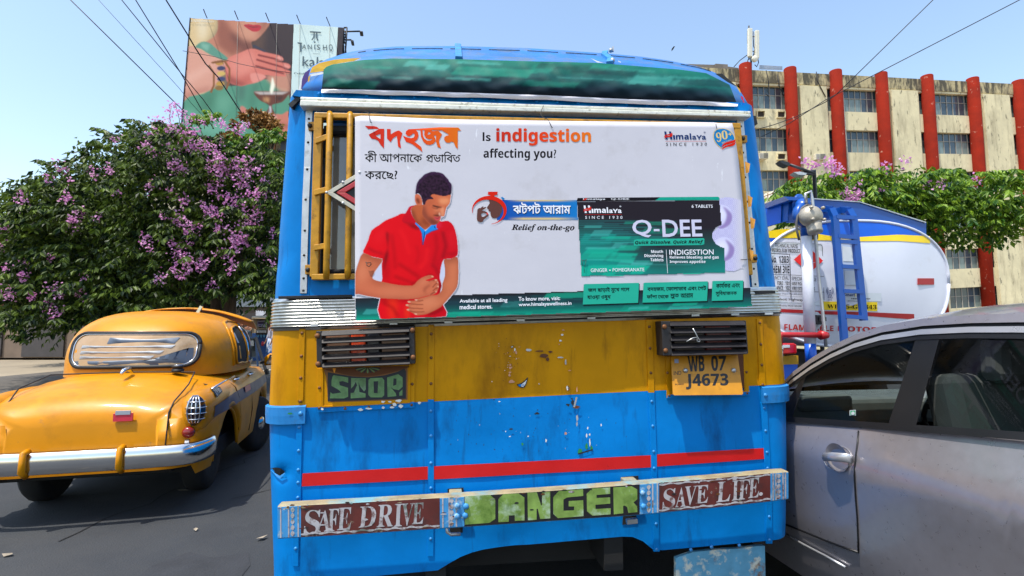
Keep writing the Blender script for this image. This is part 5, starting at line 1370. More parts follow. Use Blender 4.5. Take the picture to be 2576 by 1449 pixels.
for i in range(len(cx_)-1):
 a,b=cx_[i],cx_[i+1]
 kind='A' if i%2==0 else 'B'
 if kind=='A':cells=[(a+16,b-10)]
 else:cells=[(a+10,a+23),(b-24,b-9)]
 for r_,(y0,y1)in enumerate(rows):
  for(c0,c1)in cells:wins.append((c0,c1,y0,y1,r_))
def quad(x0,y0,x1,y1):return[(lean_(x0,y0),Y(y0,x0)),(lean_(x1,y0),Y(y0,x1)),(lean_(x1,y1),Y(y1,x1)),(lean_(x0,y1),Y(y1,x0))]
for i in range(len(cx_)-1):
 a,b=cx_[i],cx_[i+1];kind='A' if i%2==0 else 'B'
 cells=[(a+16,b-10)]if kind=='A' else[(a+10,a+23),(b-24,b-9)]
 xs=[a]+[v for c in cells for v in c]+[b]
 prev=211
 for y0,y1 in rows:
  bf.prism(wall_cells,quad(a,prev,b,y0),-.35,0)
  for k in range(0,len(xs),2):bf.prism(wall_cells,quad(xs[k],y0,xs[k+1],y1),-.35,-.001 if kind=='A' else.0)
  prev=y1
 bf.prism(wall_cells,quad(a,prev,b,900),-.35,0)
 if kind=='B':bf.prism(wall_cells,quad(a+24,213,b-25,900),.01,.30)
wl_=wall_cells.build('wall',m_cream,ob)
mb=MB()
bf.prism(mb,[(1560,roofy(1560)),(2700,roofy(2700)),(lean_(2700,211),Y(211,2700)),(lean_(1560,211),Y(211,1560))],-.35,.06);mb.build('parapet',m_parap,ob)
mb=MB();bf.prism(mb,[(1560,156),(1802,163),(1858,171),(1858,186),(1560,170)],-3.2,-2.0);bf.prism(mb,[(1800,160),(1831,162),(1831,180),(1800,178)],-3.0,-1.9);mb.build('roof_block',M('grey_roof_block',lin(120,112,104),.9,var=.25,vs=1),ob)
mb=MB();e0,e1=bf.P(1560,181),bf.P(2700,215);back=-bf.ed*14
mb.add([e0-bf.ed*.36,e1-bf.ed*.36,e1+back,e0+back],[(0,1,2,3)])
for e in(e0,e1):mb.add([Vector((e.x,e.y,0)),e,e+back,Vector((e.x,e.y,0))+back],[(0,1,2,3)])
mb.build('flat_roof',m_parap,ob)
for i,x in enumerate(cx_[2:-1]):
 r_=.46;pt=bf.P(x,162+(x-1874)*.055+(4 if i else 0),.22)
 mb=MB();base=Vector((pt.x,pt.y,0));mb.lathe(base,EW,[(0,r_),(pt.z*.5,r_),(pt.z-.05,r_),(pt.z,r_*.92),(pt.z+.01,.05)],20)
 mb.build('column',m_colred,ob)
rnd=random.Random(4)
for(c0,c1,y0,y1,r_)in wins:
 if c0>2600 or c1<1740:continue
 w=MB();n=max(1,round((c1-c0)/14))if c1-c0>30 else 1
 q=quad(c0,y0,c1,y1)
 def ipt(s,t):return tuple(Vector(q[0])*(1-s)*(1-t)+Vector(q[1])*s*(1-t)+Vector(q[2])*s*t+Vector(q[3])*(1-s)*t)
 fw=.9/(c1-c0);fh=.9/(y1-y0)
 def fbar(s0,t0,s1,t1,D0=-.30,D1=-.22):bf.prism(w,[ipt(s0,t0),ipt(s1,t0),ipt(s1,t1),ipt(s0,t1)],D0,D1)
 for k in range(n+1):s=k/n;fbar(max(0,s-fw*.7),0,min(1,s+fw*.7),1)
 for t in(0,.42,1):fbar(0,max(0,t-fh*.7),1,min(1,t+fh*.7),-.30,-.218)
 wo=w.build('window',m_wframe,ob)
 g=MB();mats=[m_wglass,m_wcurt]
 for k in range(n):
  for t0,t1 in((0,.42),(.42,1)):
   g.m=1 if(t0>0 and rnd.random()<.6)else 0
   g.add([bf.P(*ipt(s,t),-.27+rnd.uniform(0,.008))for s,t in((k/n,t0),((k+1)/n,t0),((k+1)/n,t1),(k/n,t1))],[(0,1,2,3)])
 g.build('pane',mats,wo)
hb=MB();K4=crop(2640,60,.41408)
for(x0,y0,x1,y1)in((945,925,1015,985),(1140,930,1212,986),(1480,940,1550,990),(1142,1338,1216,1392)):
 (a,b),(c,d)=K4([(x0,y0),(x1,y1)])
 for q in([(a-1,b-1),(c+1,b-1),(c+1,b+.3),(a-1,b+.3)],[(a-1,d-.3),(c+1,d-.3),(c+1,d+1),(a-1,d+1)],[(a-1,b),(a,b),(a,d),(a-1,d)],[(c,b),(c+1,b),(c+1,d),(c,d)]):
  bf.prism(hb,q,-.02,.16)
hb.build('recess_frame',m_cream,ob)
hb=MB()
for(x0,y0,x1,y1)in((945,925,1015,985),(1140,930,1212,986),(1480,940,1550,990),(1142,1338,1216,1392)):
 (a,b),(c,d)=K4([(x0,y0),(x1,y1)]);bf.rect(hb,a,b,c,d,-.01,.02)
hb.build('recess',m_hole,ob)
mb=MB();mb.tube([bf.P(lean_(2116,215),215,.12),bf.P(lean_(2120,420),420,.12),bf.P(lean_(2126,600),600,.12)],.06,8);mb.build('downpipe',m_ac,ob)
mb=MB()
for pts in(((1025,535),(1045,620),(1055,760),(1050,785),(1020,760)),((1135,575),(1150,680),(1185,770),(1200,750)),((1510,548),(1520,640),(1600,790)),((1310,560),(1312,700),(1270,960),(1240,1160))):
 mb.tube([bf.P(x,y,.35)for x,y in K4(pts)],.035,6)
mb.build('wall_cable',m_black,ob)
def ac_unit(px,label,D=.0):
 x0,y0,x1,y1=px;c=bf.P((x0+x1)/2,(y0+y1)/2,0)
 t=thing('air_conditioner',OB+c,label,'air conditioner','air conditioners on the office block')
 f=[bf.P(x,y,.55)-c for x,y in((x0,y0),(x1,y0),(x1,y1),(x0,y1))]
 mb=MB();mb.add(f+[p-bf.ed*.55 for p in f],[(0,1,2,3),(0,4,5,1),(1,5,6,2),(2,6,7,3),(3,7,4,0)]);mb.build('case',m_ac,t,.02)
 mb=MB()
 for k in range(6):
  t0,t1=(k+.35)/6.5,(k+.9)/6.5
  l=[f[0].lerp(f[3],t0).lerp(f[1].lerp(f[2],t0),.42),f[0].lerp(f[3],t0).lerp(f[1].lerp(f[2],t0),.94),f[0].lerp(f[3],t1).lerp(f[1].lerp(f[2],t1),.94),f[0].lerp(f[3],t1).lerp(f[1].lerp(f[2],t1),.42)]
  mb.add([p+bf.ed*.012 for p in l],[(0,1,2,3)])
 mb.build('grille',m_black,t)
 mb=MB();cc=f[0].lerp(f[2],.5);e=(f[1]-f[0]);h=(f[3]-f[0])
 mb.add([f[0]+e*.05+h*.1+bf.ed*.012,f[0]+e*.36+h*.1+bf.ed*.012,f[0]+e*.36+h*.9+bf.ed*.012,f[0]+e*.05+h*.9+bf.ed*.012],[(0,1,2,3)]);mb.build('front_panel',m_wframe,t)
def kp(x0,y0,x1,y1):(a,b),(c,d)=K4([(x0,y0),(x1,y1)]);return a,b,c,d
ac_unit(kp(962,1332,1048,1388),'old window air conditioner under the wide window right of the bus')
ac_unit(kp(1506,1340,1602,1396),'old window air conditioner on the plain wall between two red columns')
c1=crop(2940,640,500/906);(a,b),(c,d)=c1([(278,222),(380,290)])
cc=bf.P((a+c)/2,(b+d)/2,4.0);t=thing('condenser_unit',OB+cc,'white outdoor condenser with two round fans above the tanker','condenser')
mb=MB();f=[bf.P(x,y,4.0)-cc for x,y in((a,b),(c,b),(c,d),(a,d))];mb.add(f+[p-bf.ed*.9 for p in f],[(0,1,2,3),(0,4,5,1),(1,5,6,2),(2,6,7,3),(3,7,4,0)]);mb.build('case',M('white_case',lin(210,208,200),.5),t,.02)
for s in(.38,.82):
 mb=MB();ctr=f[0].lerp(f[1],s)*.55+f[3].lerp(f[2],s)*.45;mb.lathe(ctr,bf.ed,[(0,.30),(.03,.30),(.03,.24),(-.0,.2)],20);mb.build('fan_ring',m_black,t)
 mb=MB();
 for k in range(5):an=k*1.256;u=bf.eu*math.cos(an)+EW*math.sin(an);v=-bf.eu*math.sin(an)+EW*math.cos(an);mb.add([ctr+bf.ed*.035,ctr+u*.2+v*.05+bf.ed*.035,ctr+u*.23-v*.04+bf.ed*.03],[(0,1,2)])
 mb.build('fan',m_wframe,t)
rl=tag(bpy.data.objects.new('terrace_railing',None),'rusty pipe railing beside the condenser above the tanker','railing');COL.objects.link(rl);rl.location=OB
mb=MB()
for q in((200,268,280,240),(205,290,300,268)):x0,y0,x1,y1=q;p=c1([(x0,y0),(x1,y1)]);mb.tube([bf.P(*p[0],4.2),bf.P(*p[1],4.2)],.03,6)
mb.build('rail',m_rust,rl)
mb=MB()
for x,y0,y1 in((238,240,300),(275,236,300),(205,262,306)):p=c1([(x,y0),(x,y1)]);mb.tube([bf.P(*p[0],4.2),bf.P(*p[1],4.2)],.03,6)
mb.build('post',m_rust,rl)
tr_=tag(bpy.data.objects.new('terrace',None),'low cream terrace roof in front of the office block','terrace');COL.objects.link(tr_);tr_.location=OB
mb=MB();bf.prism(mb,[(1880,494),(2130,505),(2130,880),(1880,880)],0.4,4.6);mb.build('terrace_wall',m_cream,tr_)
rf=tag(bpy.data.objects.new('roof_fence',None),'thin wire fence on the office roof beside the antenna mast','fence');COL.objects.link(rf);rf.location=OB
mb=MB()
for k in range(5):
 p=K4([(960,486+k*9),(1180,498+k*8)]);mb.tube([bf.P(*p[0],-1),bf.P(*p[1],-1)],.018,5)
for k in range(24):
 u=k/23;x=960+220*u;j=k%2;p=K4([(x,487+12*u),(x,525+6*u)]);mb.tube([bf.P(*p[0],-1),bf.P(*p[1],-1)],.014,5)
mb.build('fence_mesh',M('fence_wire',lin(140,140,142),.6),rf)
cm=bf.P(1893,175,-.6);an=thing('antenna_mast',OB+cm,'mobile phone mast with two tall white panel antennas on the roof','antenna')
def lp(x,y,D=-.6):return bf.P(x,y,D)-cm
m_ant=M('antenna_cream',lin(214,212,196),.5,var=.08);m_dkmet=M('dark_metal',lin(52,54,58),.5,.3,var=.2)
mb=MB();mb.tube([lp(*p)for p in K4([(880,530),(880,330),(880,200)])],.07,8);mb.tube([lp(*p)for p in K4([(858,105),(860,430)])],.06,8);mb.build('pole',m_dkmet,an)
for q in((858,122,896,402),(928,142,963,416)):
 mb=MB();p=K4([(q[0],q[1]),(q[2],q[1]+4),(q[2],q[3]),(q[0],q[3]-4)]);bf.O;f=[lp(*v,-.3)for v in p];mb.add(f+[v-bf.ed*.22 for v in f],[(0,1,2,3),(7,6,5,4),(0,4,5,1),(1,5,6,2),(2,6,7,3),(3,7,4,0)]);mb.build('panel_antenna',m_ant,an,.05)
mb=MB();p=K4([(906,430)])[0];mb.lathe(lp(*p,-.35),bf.ed,[(0,.24),(.18,.25),(.2,.2),(.24,.03)],18);mb.build('dish',m_ant,an)
mb=MB()
for pts in(((880,210),(935,208)),((880,350),(930,352)),((845,200),(862,200)),((845,245),(862,245)),((900,160),(904,300),(915,330),(905,380),(900,400)),((945,420),(952,460),(935,500),(915,480)),((845,155),(845,275)),((858,375),(770,440),(715,500)),((850,430),(845,460)),((920,370),(905,400),(880,410))):
 mb.tube([lp(*v)for v in K4(pts)],.035,6)
mb.build('bracket',m_dkmet,an)
hf=Face((600,200),26.0,12.0)
K1=crop(640,60,.41408)
ho=thing('billboard',hf.O,'huge billboard picturing a woman shielding an oil lamp flame above the flowering tree','billboard')
art=Art(446,34,745,360,1.6,lin(96,62,64))
def k(pts):return K1(pts)
sl_=lambda p,n=3:smooth_loop(K1(p),n)
art.grad(np.ones_like(art.X),(228,206,160),(70,48,52),K1([(360,100)])[0],K1([(720,100)])[0])
art.fill(k([(280,0),(560,0),(545,130),(430,260),(270,330)]),(222,196,150),6,.9)
art.fill(k([(350,0),(470,0),(450,200),(380,260)]),(238,226,200),8,.7)
art.fill(k([(880,200),(1040,120),(1000,400),(880,330)]),(112,84,66),12,.8)
art.fill(k([(1060,40),(1310,40),(1300,420),(1010,350)]),(66,46,50),8)
sk=(202,142,116);skd=(156,92,72);skl=(226,176,150)
c_=art.fill(sl([(560,-20),(640,-30),(900,-40),(1070,-20),(1062,80),(1000,170),(930,240),(850,262),(800,240),(810,330),(760,420),(640,430),(400,330),(430,270),(520,210),(560,130)])if False else sl_([(560,-20),(640,-30),(900,-40),(1070,-20),(1062,80),(1000,170),(930,240),(880,262),(890,330),(860,420),(660,430),(400,330),(430,270),(520,210),(560,130)]),sk,1.2)
art.fill(k([(560,0),(640,60),(700,160),(800,260),(780,330),(700,400),(560,300),(540,160)]),skd,6,.85,clip=c_);art.fill(k([(690,150),(800,250),(900,268),(880,330),(760,300),(690,220)]),(104,54,46),7,.8,clip=c_);art.fill(k([(980,60),(1070,20),(1000,180),(930,240)]),(150,88,72),7,.7,clip=c_)
art.fill(k([(760,250),(900,262),(920,420),(760,430)]),(126,70,58),6,.8,clip=c_)
art.fill(k([(760,40),(900,20),(960,200),(860,250),(780,200)]),skl,10,.5,clip=c_)
art.fill(sl_([(808,98),(860,88),(900,96),(945,92),(980,112),(960,150),(910,162),(860,140)]),(196,40,62),.8);art.fill(k([(808,98),(900,112),(980,112),(900,124)]),(120,20,36),.8,.8)
c_=art.fill(sl_([(262,320),(345,310),(480,380),(650,440),(520,700),(380,760),(230,830),(240,560)]),(222,168,148),1.2)
art.fill(k([(230,600),(520,460),(500,520),(240,680)]),(236,190,172),8,.7,clip=c_);art.fill(k([(225,760),(500,680),(480,740),(225,840)]),(190,130,112),6,.7,clip=c_)
c_=art.fill(sl_([(340,310),(400,260),(480,270),(560,340),(660,420),(620,440),(480,380),(400,330)]),(106,160,140),1)
art.fill(k([(400,265),(480,290),(460,350),(400,310)]),(150,196,176),3,.7,clip=c_)
c_=art.fill(sl_([(226,840),(420,760),(560,700),(760,680),(900,650),(1040,620),(1160,700),(1240,760),(1240,1240),(200,1240)]),(98,160,134),1.2)
for p,c,a in(([(400,760),(560,700),(520,900),(360,1000)],(74,132,106),.7),([(760,680),(820,660),(800,840),(760,820)],(70,84,84),.7),([(900,650),(960,640),(900,900),(860,880)],(66,118,96),.7),([(240,900),(520,1000),(760,1060),(600,1180),(240,1100)],(136,190,168),.6),([(560,760),(700,800),(640,960),(540,900)],(128,184,158),.5),([(1040,640),(1120,700),(1000,900),(980,760)],(80,140,112),.6)):
 art.fill(k(p),c,8,a,clip=c_)
art.fill(sl_([(1020,600),(1130,560),(1250,560),(1240,780),(1120,700)]),(214,158,134),4,.9)
hand=[(640,440),(760,370),(880,325),(960,340),(1020,360),(1150,390),(1190,420),(1180,445),(1100,440),(1160,455),(1240,470),(1262,500),(1240,520),(1180,510),(1250,540),(1258,560),(1200,568),(1120,555),(1210,575),(1215,592),(1130,590),(1010,580),(1022,600),(980,630),(900,660),(850,670),(780,686),(680,660),(640,620)]
c_=art.fill(sl_(hand),(220,132,116),1)
art.fill(k([(660,440),(860,340),(940,420),(880,560),(800,600),(680,560)]),(232,156,140),8,.7,clip=c_);art.fill(k([(860,570),(950,590),(870,660),(700,680),(780,600)]),(196,104,90),6,.6,clip=c_)
for a,b in(((945,385),(1180,440)),((930,430),(1240,520)),((920,490),(1200,568))):p,q=K1([a,b]);art.fill(stroke([p,q],4.5),(138,48,46),1.0,.95,clip=c_)
art.fill(sl_([(870,575),(920,560),(1020,585),(1000,620),(900,655)]),(232,160,146),1.5,.9)
art.fill(k([(640,560),(760,640),(860,668),(780,690),(660,660)]),(150,70,62),5,.8,clip=c_);art.fill(k([(1150,390),(1190,420),(1180,445),(1120,420)]),(240,176,162),2,.8,clip=c_);art.fill(k([(1200,470),(1262,500),(1240,520),(1190,500)]),(238,168,154),2,.8,clip=c_)
for lp2 in([(470,485),(500,480),(520,560),(520,680),(490,750),(470,740),(500,640)],[(620,440),(650,440),(672,520),(672,620),(640,720),(610,730),(655,600)]):art.fill(stroke(K1(lp2[:1]+lp2[2:5]),5),(150,96,40),.8)
for x,y,c in((575,465,(196,150,70)),(590,515,(60,66,110)),(592,566,(216,186,110)),(592,618,(64,72,120)),(582,664,(200,160,70)),(572,706,(150,116,56))):art.fill(K1(disc(x,y,40,22)),c,1)
art.fill(sl_([(500,452),(600,436),(660,445),(600,458),(510,470)]),(150,100,46),.8)
art.fill(sl_([(772,895),(800,880),(840,920),(830,990),(790,980)]),(210,140,124),1.5)
c_=art.fill(sl_([(905,742),(1000,735),(1250,740),(1240,770),(1180,840),(1090,865),(1085,900),(1110,960),(1060,1000),(1010,960),(1050,900),(1045,865),(960,820)]),(120,66,44),1)
art.fill(k([(905,742),(1250,740),(1180,770),(960,768)]),(206,196,190),1.5,.9);art.fill(k([(1000,790),(1060,800),(1050,850),(1000,830)]),(220,170,120),3,.8,clip=c_);art.fill(k([(1120,790),(1200,780),(1150,840)]),(60,34,30),3,.8,clip=c_);art.fill(k([(1056,880),(1074,880),(1078,990),(1050,990)]),(224,216,220),1.5,.9)
art.fill(sl_([(1085,600),(1105,660),(1105,700),(1080,765),(1062,730),(1072,670)]),(250,246,226),1.6)
c_=art.fill(sl_([(1080,970),(1120,955),(1180,960),(1250,940),(1250,1200),(1140,1130),(1180,1060),(1120,1040)]),(210,136,116),1.2);art.fill(k([(1110,1040),(1250,1060),(1250,1100),(1170,1080)]),(150,84,70),4,.6,clip=c_);art.fill(K1(disc(1108,990,20,24)),(230,176,164),1.5)
art.fill(k([(890,290),(910,288),(1030,350),(1010,358),(960,335),(905,312)]),(60,62,84),1)
pic=K1([(292,26),(1290,86),(1245,1195),(200,1170)])
m_bill=paint_mat('hoarding_print',.5)
art.gamma=1.22
art.build('picture_panel',hf.map(0.0),m_bill,ho,outline=pic)
fl=Flat(hf.map(0.0));i_pale,i_grey,i_ivory=M('pale_green_print',lin(206,226,222),.5,var=.04,vs=.5),M('grey_print',lin(66,88,98),.5),M('ivory_print',lin(216,210,196),.5)
fl.shape([K1([(1292,86),(1720,118),(1660,1215),(1247,1196)])],i_pale,0.0);wp=fl.build('white_panel',ho)
fl=Flat(hf.map(.03))
fl.shape([K1([(1448,155),(1552,162),(1556,174),(1520,172),(1518,215),(1532,246),(1520,246),(1505,215),(1508,171),(1495,171),(1492,215),(1474,240),(1462,240),(1480,212),(1484,170),(1450,168)])],i_grey)
for ch,x0,x1,y0,y1 in(('A',1374,1412,282,326),('N',1428,1466,284,328),('I',1490,1498,286,330),('S',1514,1548,284,334),('H',1574,1612,286,338),('Q',1630,1668,282,350)):fl.text(ch,K1([(x0,y0),(x1,y0+2),(x1,y1+2),(x0,y1)]),i_grey,None)
fl.shape([K1([(1328,262),(1372,268),(1368,280),(1364,350),(1352,360),(1354,280),(1330,276)])],i_grey);fl.shape([K1(disc(1495,262,8))],i_grey)
fl.text('PRESENTS',K1([(1476,368),(1548,372),(1548,380),(1476,376)]),i_grey);fl.text('kala',K1([(1378,398),(1600,410),(1592,500),(1374,492)]),i_grey);fl.text('Celebrating',K1([(1294,552),(1520,566),(1518,586),(1294,574)]),i_grey,'bi')
fl.build('panel_lettering',ho)
fl=Flat(hf.map(.04));fl.text('A TATA PRODUCT',K1([(296,46),(520,58),(520,74),(296,66)]),i_ivory,'sb');fl.build('corner_lettering',ho)
mb=MB();hf.prism(mb,K1([(1722,118),(1772,122),(1758,385),(1714,385)])+K1([(1660,1215),(1650,1215)]),-.6,.02);hf.prism(mb,K1([(200,24),(205,24),(140,1170),(130,1170)])if False else K1([(286,24),(292,24),(200,1172),(192,1172)]),-.5,.03);mb.build('side_frame',M('dark_board_edge',lin(44,36,44),.7),ho)
mb=MB();hf.prism(mb,K1([(290,30),(1720,122),(1660,1212),(200,1168)]),-.45,-.05);mb.build('backing',m_dkmet,ho)
mb=MB()
for x,y in((1055,65),(1355,85),(1642,105),(755,45),(455,30)):a=K1([(x,y)])[0];mb.tube([hf.P(*a,.02),hf.P(a[0]-6,a[1]-14,.5),hf.P(a[0]-9,a[1]-22,1.1)],.025,6)
mb.build('lamp_arm',m_dkmet,ho)
mb=MB()
for x in(1130,1350,1640,750):mb.tube([hf.P(*p,.02)for p in K1([(x,90 if x>1200 else 70),(x-20,1190)])],.007,5)
mb.build('panel_wire',m_wframe,ho)
mb=MB()
for pts in(((1775,122),(1808,122)),((1806,122),(1800,240),(1790,370)),((1775,126),(1770,240),(1775,370)),((1772,160),(1935,157)),((1775,240),(1850,240)),((1772,140),(1804,190),(1772,240),(1798,290)),((1790,300),(1796,370)),((1775,190),(1804,190)),((1775,215),(1800,215)),((1770,270),(1796,268))):mb.tube([hf.P(*p,-.2)for p in K1(pts)],.045,6)
mb.build('side_lattice',m_dkmet,ho)
for pts in([(1838,236),(1868,240),(1874,262),(1848,262)],[(1925,150),(1960,154),(1962,170),(1930,168)]):
 mb=MB();hf.prism(mb,K1(pts),-.4,0);mb.build('floodlight',m_dkmet,ho,.03)
mb=MB()
for x in(330,620,900,1200,1500):a=K1([(x,1185)])[0];p=hf.P(*a,-.4);mb.bar(p,Vector((p.x,p.y,0)),.25)
mb.build('support_post',m_dkmet,ho)
lb=Face((690,420),30.0,12.0);lo=thing('shop_building',lb.O,'low cream building with dark windows under the billboard','building')
m_low=M('weathered_cream_wall',lin(196,186,160),.9,var=.2,vs=.8,dirt=(lin(100,94,82),1.2,.5,.7,.6))
mb=MB();lb.prism(mb,[(380,318),(735,350),(735,900),(380,900)],-6,0);mb.build('wall',m_low,lo)
mb=MB();lb.prism(mb,[(380,308),(740,344),(740,354),(380,320)],-6,.5);mb.build('cornice',m_low,lo)
for q in((1140,1300,1215,1420),(960,1225,1040,1330),(700,1240,800,1380)):
 (a,b),(c,d)=K1([(q[0],q[1]),(q[2],q[3])]);mb=MB();lb.rect(mb,a,b,c,d,-.3,.03);w=mb.build('window',m_wglass,lo)
 mb=MB()
 for s in(0,.5,1):lb.rect(mb,a+(c-a)*s-.8,b,a+(c-a)*s+.8,d,0,.08)
 lb.rect(mb,a-2,b-3,c+2,b,0,.3);mb.build('window_frame',m_wframe,w)
mb=MB();(a,b),(c,d)=crop(640,640,600/1449)([(1105,30),(1215,190)]);lb.prism(mb,[(a,b),(c,b-4),(c,d),(a,d)],.3,.4);mb.build('white_signboard',M('white_sign',lin(206,216,226),.5),lo)
mb=MB();lb.prism(mb,K1([(1085,1195),(1110,1195),(1110,1420),(1085,1420)]),.2,.45);mb.build('brown_post',m_rust,lo)
def leaf_mat(name,c0,c1,trans=.3,vs=1.8):
 m=bpy.data.materials.new(name);m.use_nodes=True
 nt=m.node_tree;N,L=nt.nodes,nt.links
 p=N['Principled BSDF'];p.inputs['Roughness'].default_value=.5;p.inputs['Specular IOR Level'].default_value=.35
 g=N.new('ShaderNodeNewGeometry');tc=N.new('ShaderNodeTexCoord')
 n=N.new('ShaderNodeTexNoise');n.inputs['Scale'].default_value=vs;n.inputs['Detail'].default_value=3
 L.new(tc.outputs['Object'],n.inputs['Vector'])
 ad=N.new('ShaderNodeMath');ad.operation='ADD';L.new(n.outputs['Fac'],ad.inputs[0])
 mu=N.new('ShaderNodeMath');mu.operation='MULTIPLY_ADD';L.new(g.outputs['Random Per Island'],mu.inputs[0]);mu.inputs[1].default_value=.7;mu.inputs[2].default_value=-.35;L.new(mu.outputs[0],ad.inputs[1])
 mx=N.new('ShaderNodeMix');mx.data_type='RGBA';mx.inputs['A'].default_value=(*lin(*c0),1);mx.inputs['B'].default_value=(*lin(*c1),1)
 cl=_ramp(nt,.25,.85);L.new(ad.outputs[0],cl.inputs['Value']);L.new(cl.outputs[0],mx.inputs['Factor'])
 L.new(mx.outputs['Result'],p.inputs['Base Color'])
 t=N.new('ShaderNodeBsdfTranslucent');L.new(mx.outputs['Result'],t.inputs[0])
 ms=N.new('ShaderNodeMixShader');ms.inputs[0].default_value=trans
 L.new(p.outputs[0],ms.inputs[1]);L.new(t.outputs[0],ms.inputs[2]);L.new(ms.outputs[0],N['Material Output'].inputs[0])
 return m
m_leaf=leaf_mat('dark_green_leaves',(16,42,12),(102,124,38))
m_leaf2=leaf_mat('fresh_green_leaves',(40,84,18),(134,166,40))
m_dry=leaf_mat('dried_brown_leaves',(92,62,28),(196,150,88),.2)
m_fl=leaf_mat('mauve_blossom',(218,136,200),(244,190,230),.4)
m_bark=M('tree_bark',lin(92,76,60),.9,var=.3,vs=6,bump=.02,bs=18,stretch=(4,4,1))
m_stem=M('green_stem',lin(128,128,60),.7,var=.2)
class Leaves:
 def __init__(s,seed):s.r=random.Random(seed);s.v,s.f=[],[]
 def leaf(s,p,d,l,w):
  r=s.r;d=d.normalized();a=d.orthogonal().normalized();b=d.cross(a);t=r.uniform(0,6.28);x=a*math.cos(t)+b*math.sin(t);n=d.cross(x)
  k=len(s.v);m=p+d*l*.45
  s.v+=[p,m+x*w*.5+n*l*.06,p+d*l-n*l*.10,m-x*w*.5+n*l*.06]
  s.f.append((k,k+1,k+2,k+3))
 def clump(s,c,rad,n,l=.13,w=.055,droop=.6):
  r=s.r
  for _ in range(n):
   u=Vector((r.gauss(0,1),r.gauss(0,1),r.gauss(0,1)));u.normalize();q=r.random()**.45
   p=Vector(c)+Vector((u.x*rad[0],u.y*rad[1],u.z*rad[2]))*q
   d=Vector((u.x*.6+r.gauss(0,.5),u.y*.6+r.gauss(0,.5),u.z*.3-droop+r.gauss(0,.4)))
   s.leaf(p,d,l*r.uniform(.6,1.25),w*r.uniform(.7,1.3))
 def frond(s,p,d,L,n=9,l=.13,w=.05):
  """hanging compound leaf: leaflets in pairs along a drooping stalk"""
  r=s.r;d=d.normalized();side=d.cross(Vector((0,0,1)));side=side.normalized()if side.length>.1 else Vector((1,0,0))
  for k in range(n):
   t=(k+1)/n;q=p+d*L*t+Vector((0,0,-1))*L*.35*t*t
   for sg in(-1,1):
    s.leaf(q,side*sg*.55+d*.35+Vector((0,0,-.75))+Vector((r.gauss(0,.15),r.gauss(0,.15),0)),l*r.uniform(.8,1.15),w)
 def build(s,name,mat,parent):return link_mesh(name,s.v,s.f,mat,parent)
def trunk(pts,r0,r1,par,n=10):
 mb=MB();k=len(pts);mb.tube(pts,[r0+(r1-r0)*i/(k-1)for i in range(k)],n);return mb
DT=13.2
tb_=on_ground(560,960);tb_=Vector((at(560,800,DT).x,DT,0))
tree=thing('flowering_tree',tb_,'dense green tree covered with mauve blossom behind the yellow taxi','tree')
def rel(x,y,d):return at(x,y,d)-tb_
mb=MB()
for pts,r0,r1 in(([rel(545,985,DT),rel(548,800,DT),rel(535,700,DT),rel(500,560,DT)],.17,.07),([rel(572,985,DT),rel(572,790,DT),rel(590,700,DT),rel(640,560,DT)],.16,.06),([rel(520,985,DT+.4),rel(518,800,DT+.4),rel(560,730,DT+.3),rel(620,600,DT)],.07,.04),([rel(535,700,DT),rel(430,600,DT-.2),rel(330,520,DT)],.08,.03),([rel(590,700,DT),rel(560,560,DT-.3),rel(560,420,DT)],.07,.03),([rel(548,800,DT),rel(440,720,DT),rel(300,660,DT+.2)],.09,.03)):
 mb.tube(pts,[r0+(r1-r0)*i/(len(pts)-1)for i in range(len(pts))],10)
mb.build('trunk',m_bark,tree)
lv=Leaves(1);r_=lv.r
TOPY=lambda x:float(np.interp(x,[-40,60,180,300,380,420,470,520,560,610,660,700,730],[560,480,400,340,310,310,335,352,338,352,372,385,420]))
BOTY=lambda x:float(np.interp(x,[-40,100,300,420,480,540,600,650,700,730],[850,840,815,775,772,738,735,752,770,776]))
for k in range(330):
 x=r_.uniform(-20,722);t,b=TOPY(x),BOTY(x);y=t+22+(b-t-40)*r_.random();d=DT+r_.uniform(-1.5,1.3)
 rr=r_.uniform(.28,.55)
 lv.clump(rel(x,y,d),(rr*1.2,rr*1.2,rr*.8),int(90*(rr/.4)**2),.17,.075)
for k in range(620):
 x=r_.uniform(-20,722);t,b=TOPY(x),BOTY(x);y=t+(b-t)*r_.random()**1.1;d=DT-r_.uniform(1.0,1.9)
 a=r_.uniform(0,6.28);lv.frond(rel(x,y,d),Vector((math.cos(a),-abs(math.sin(a))*.9,r_.uniform(-.1,.5))),r_.uniform(.35,.7),8,.17,.07)
for k in range(60):
 x=r_.uniform(60,715);y=TOPY(x)-r_.uniform(-8,12);lv.frond(rel(x,y+14,DT-r_.uniform(-.5,1)),Vector((r_.uniform(-.6,.6),r_.uniform(-.4,.4),1)),r_.uniform(.25,.45),6,.15,.06)
for k in range(26):
 x=r_.uniform(180,715);y=BOTY(x);lv.frond(rel(x,y-20,DT-r_.uniform(0,1.4)),Vector((r_.uniform(-.6,.6),-.3,-.2)),r_.uniform(.4,.8),8,.16,.07)
lv.build('crown',m_leaf,tree)
bl=Leaves(2);r_=bl.r;K5=crop(640,640,600/1449)
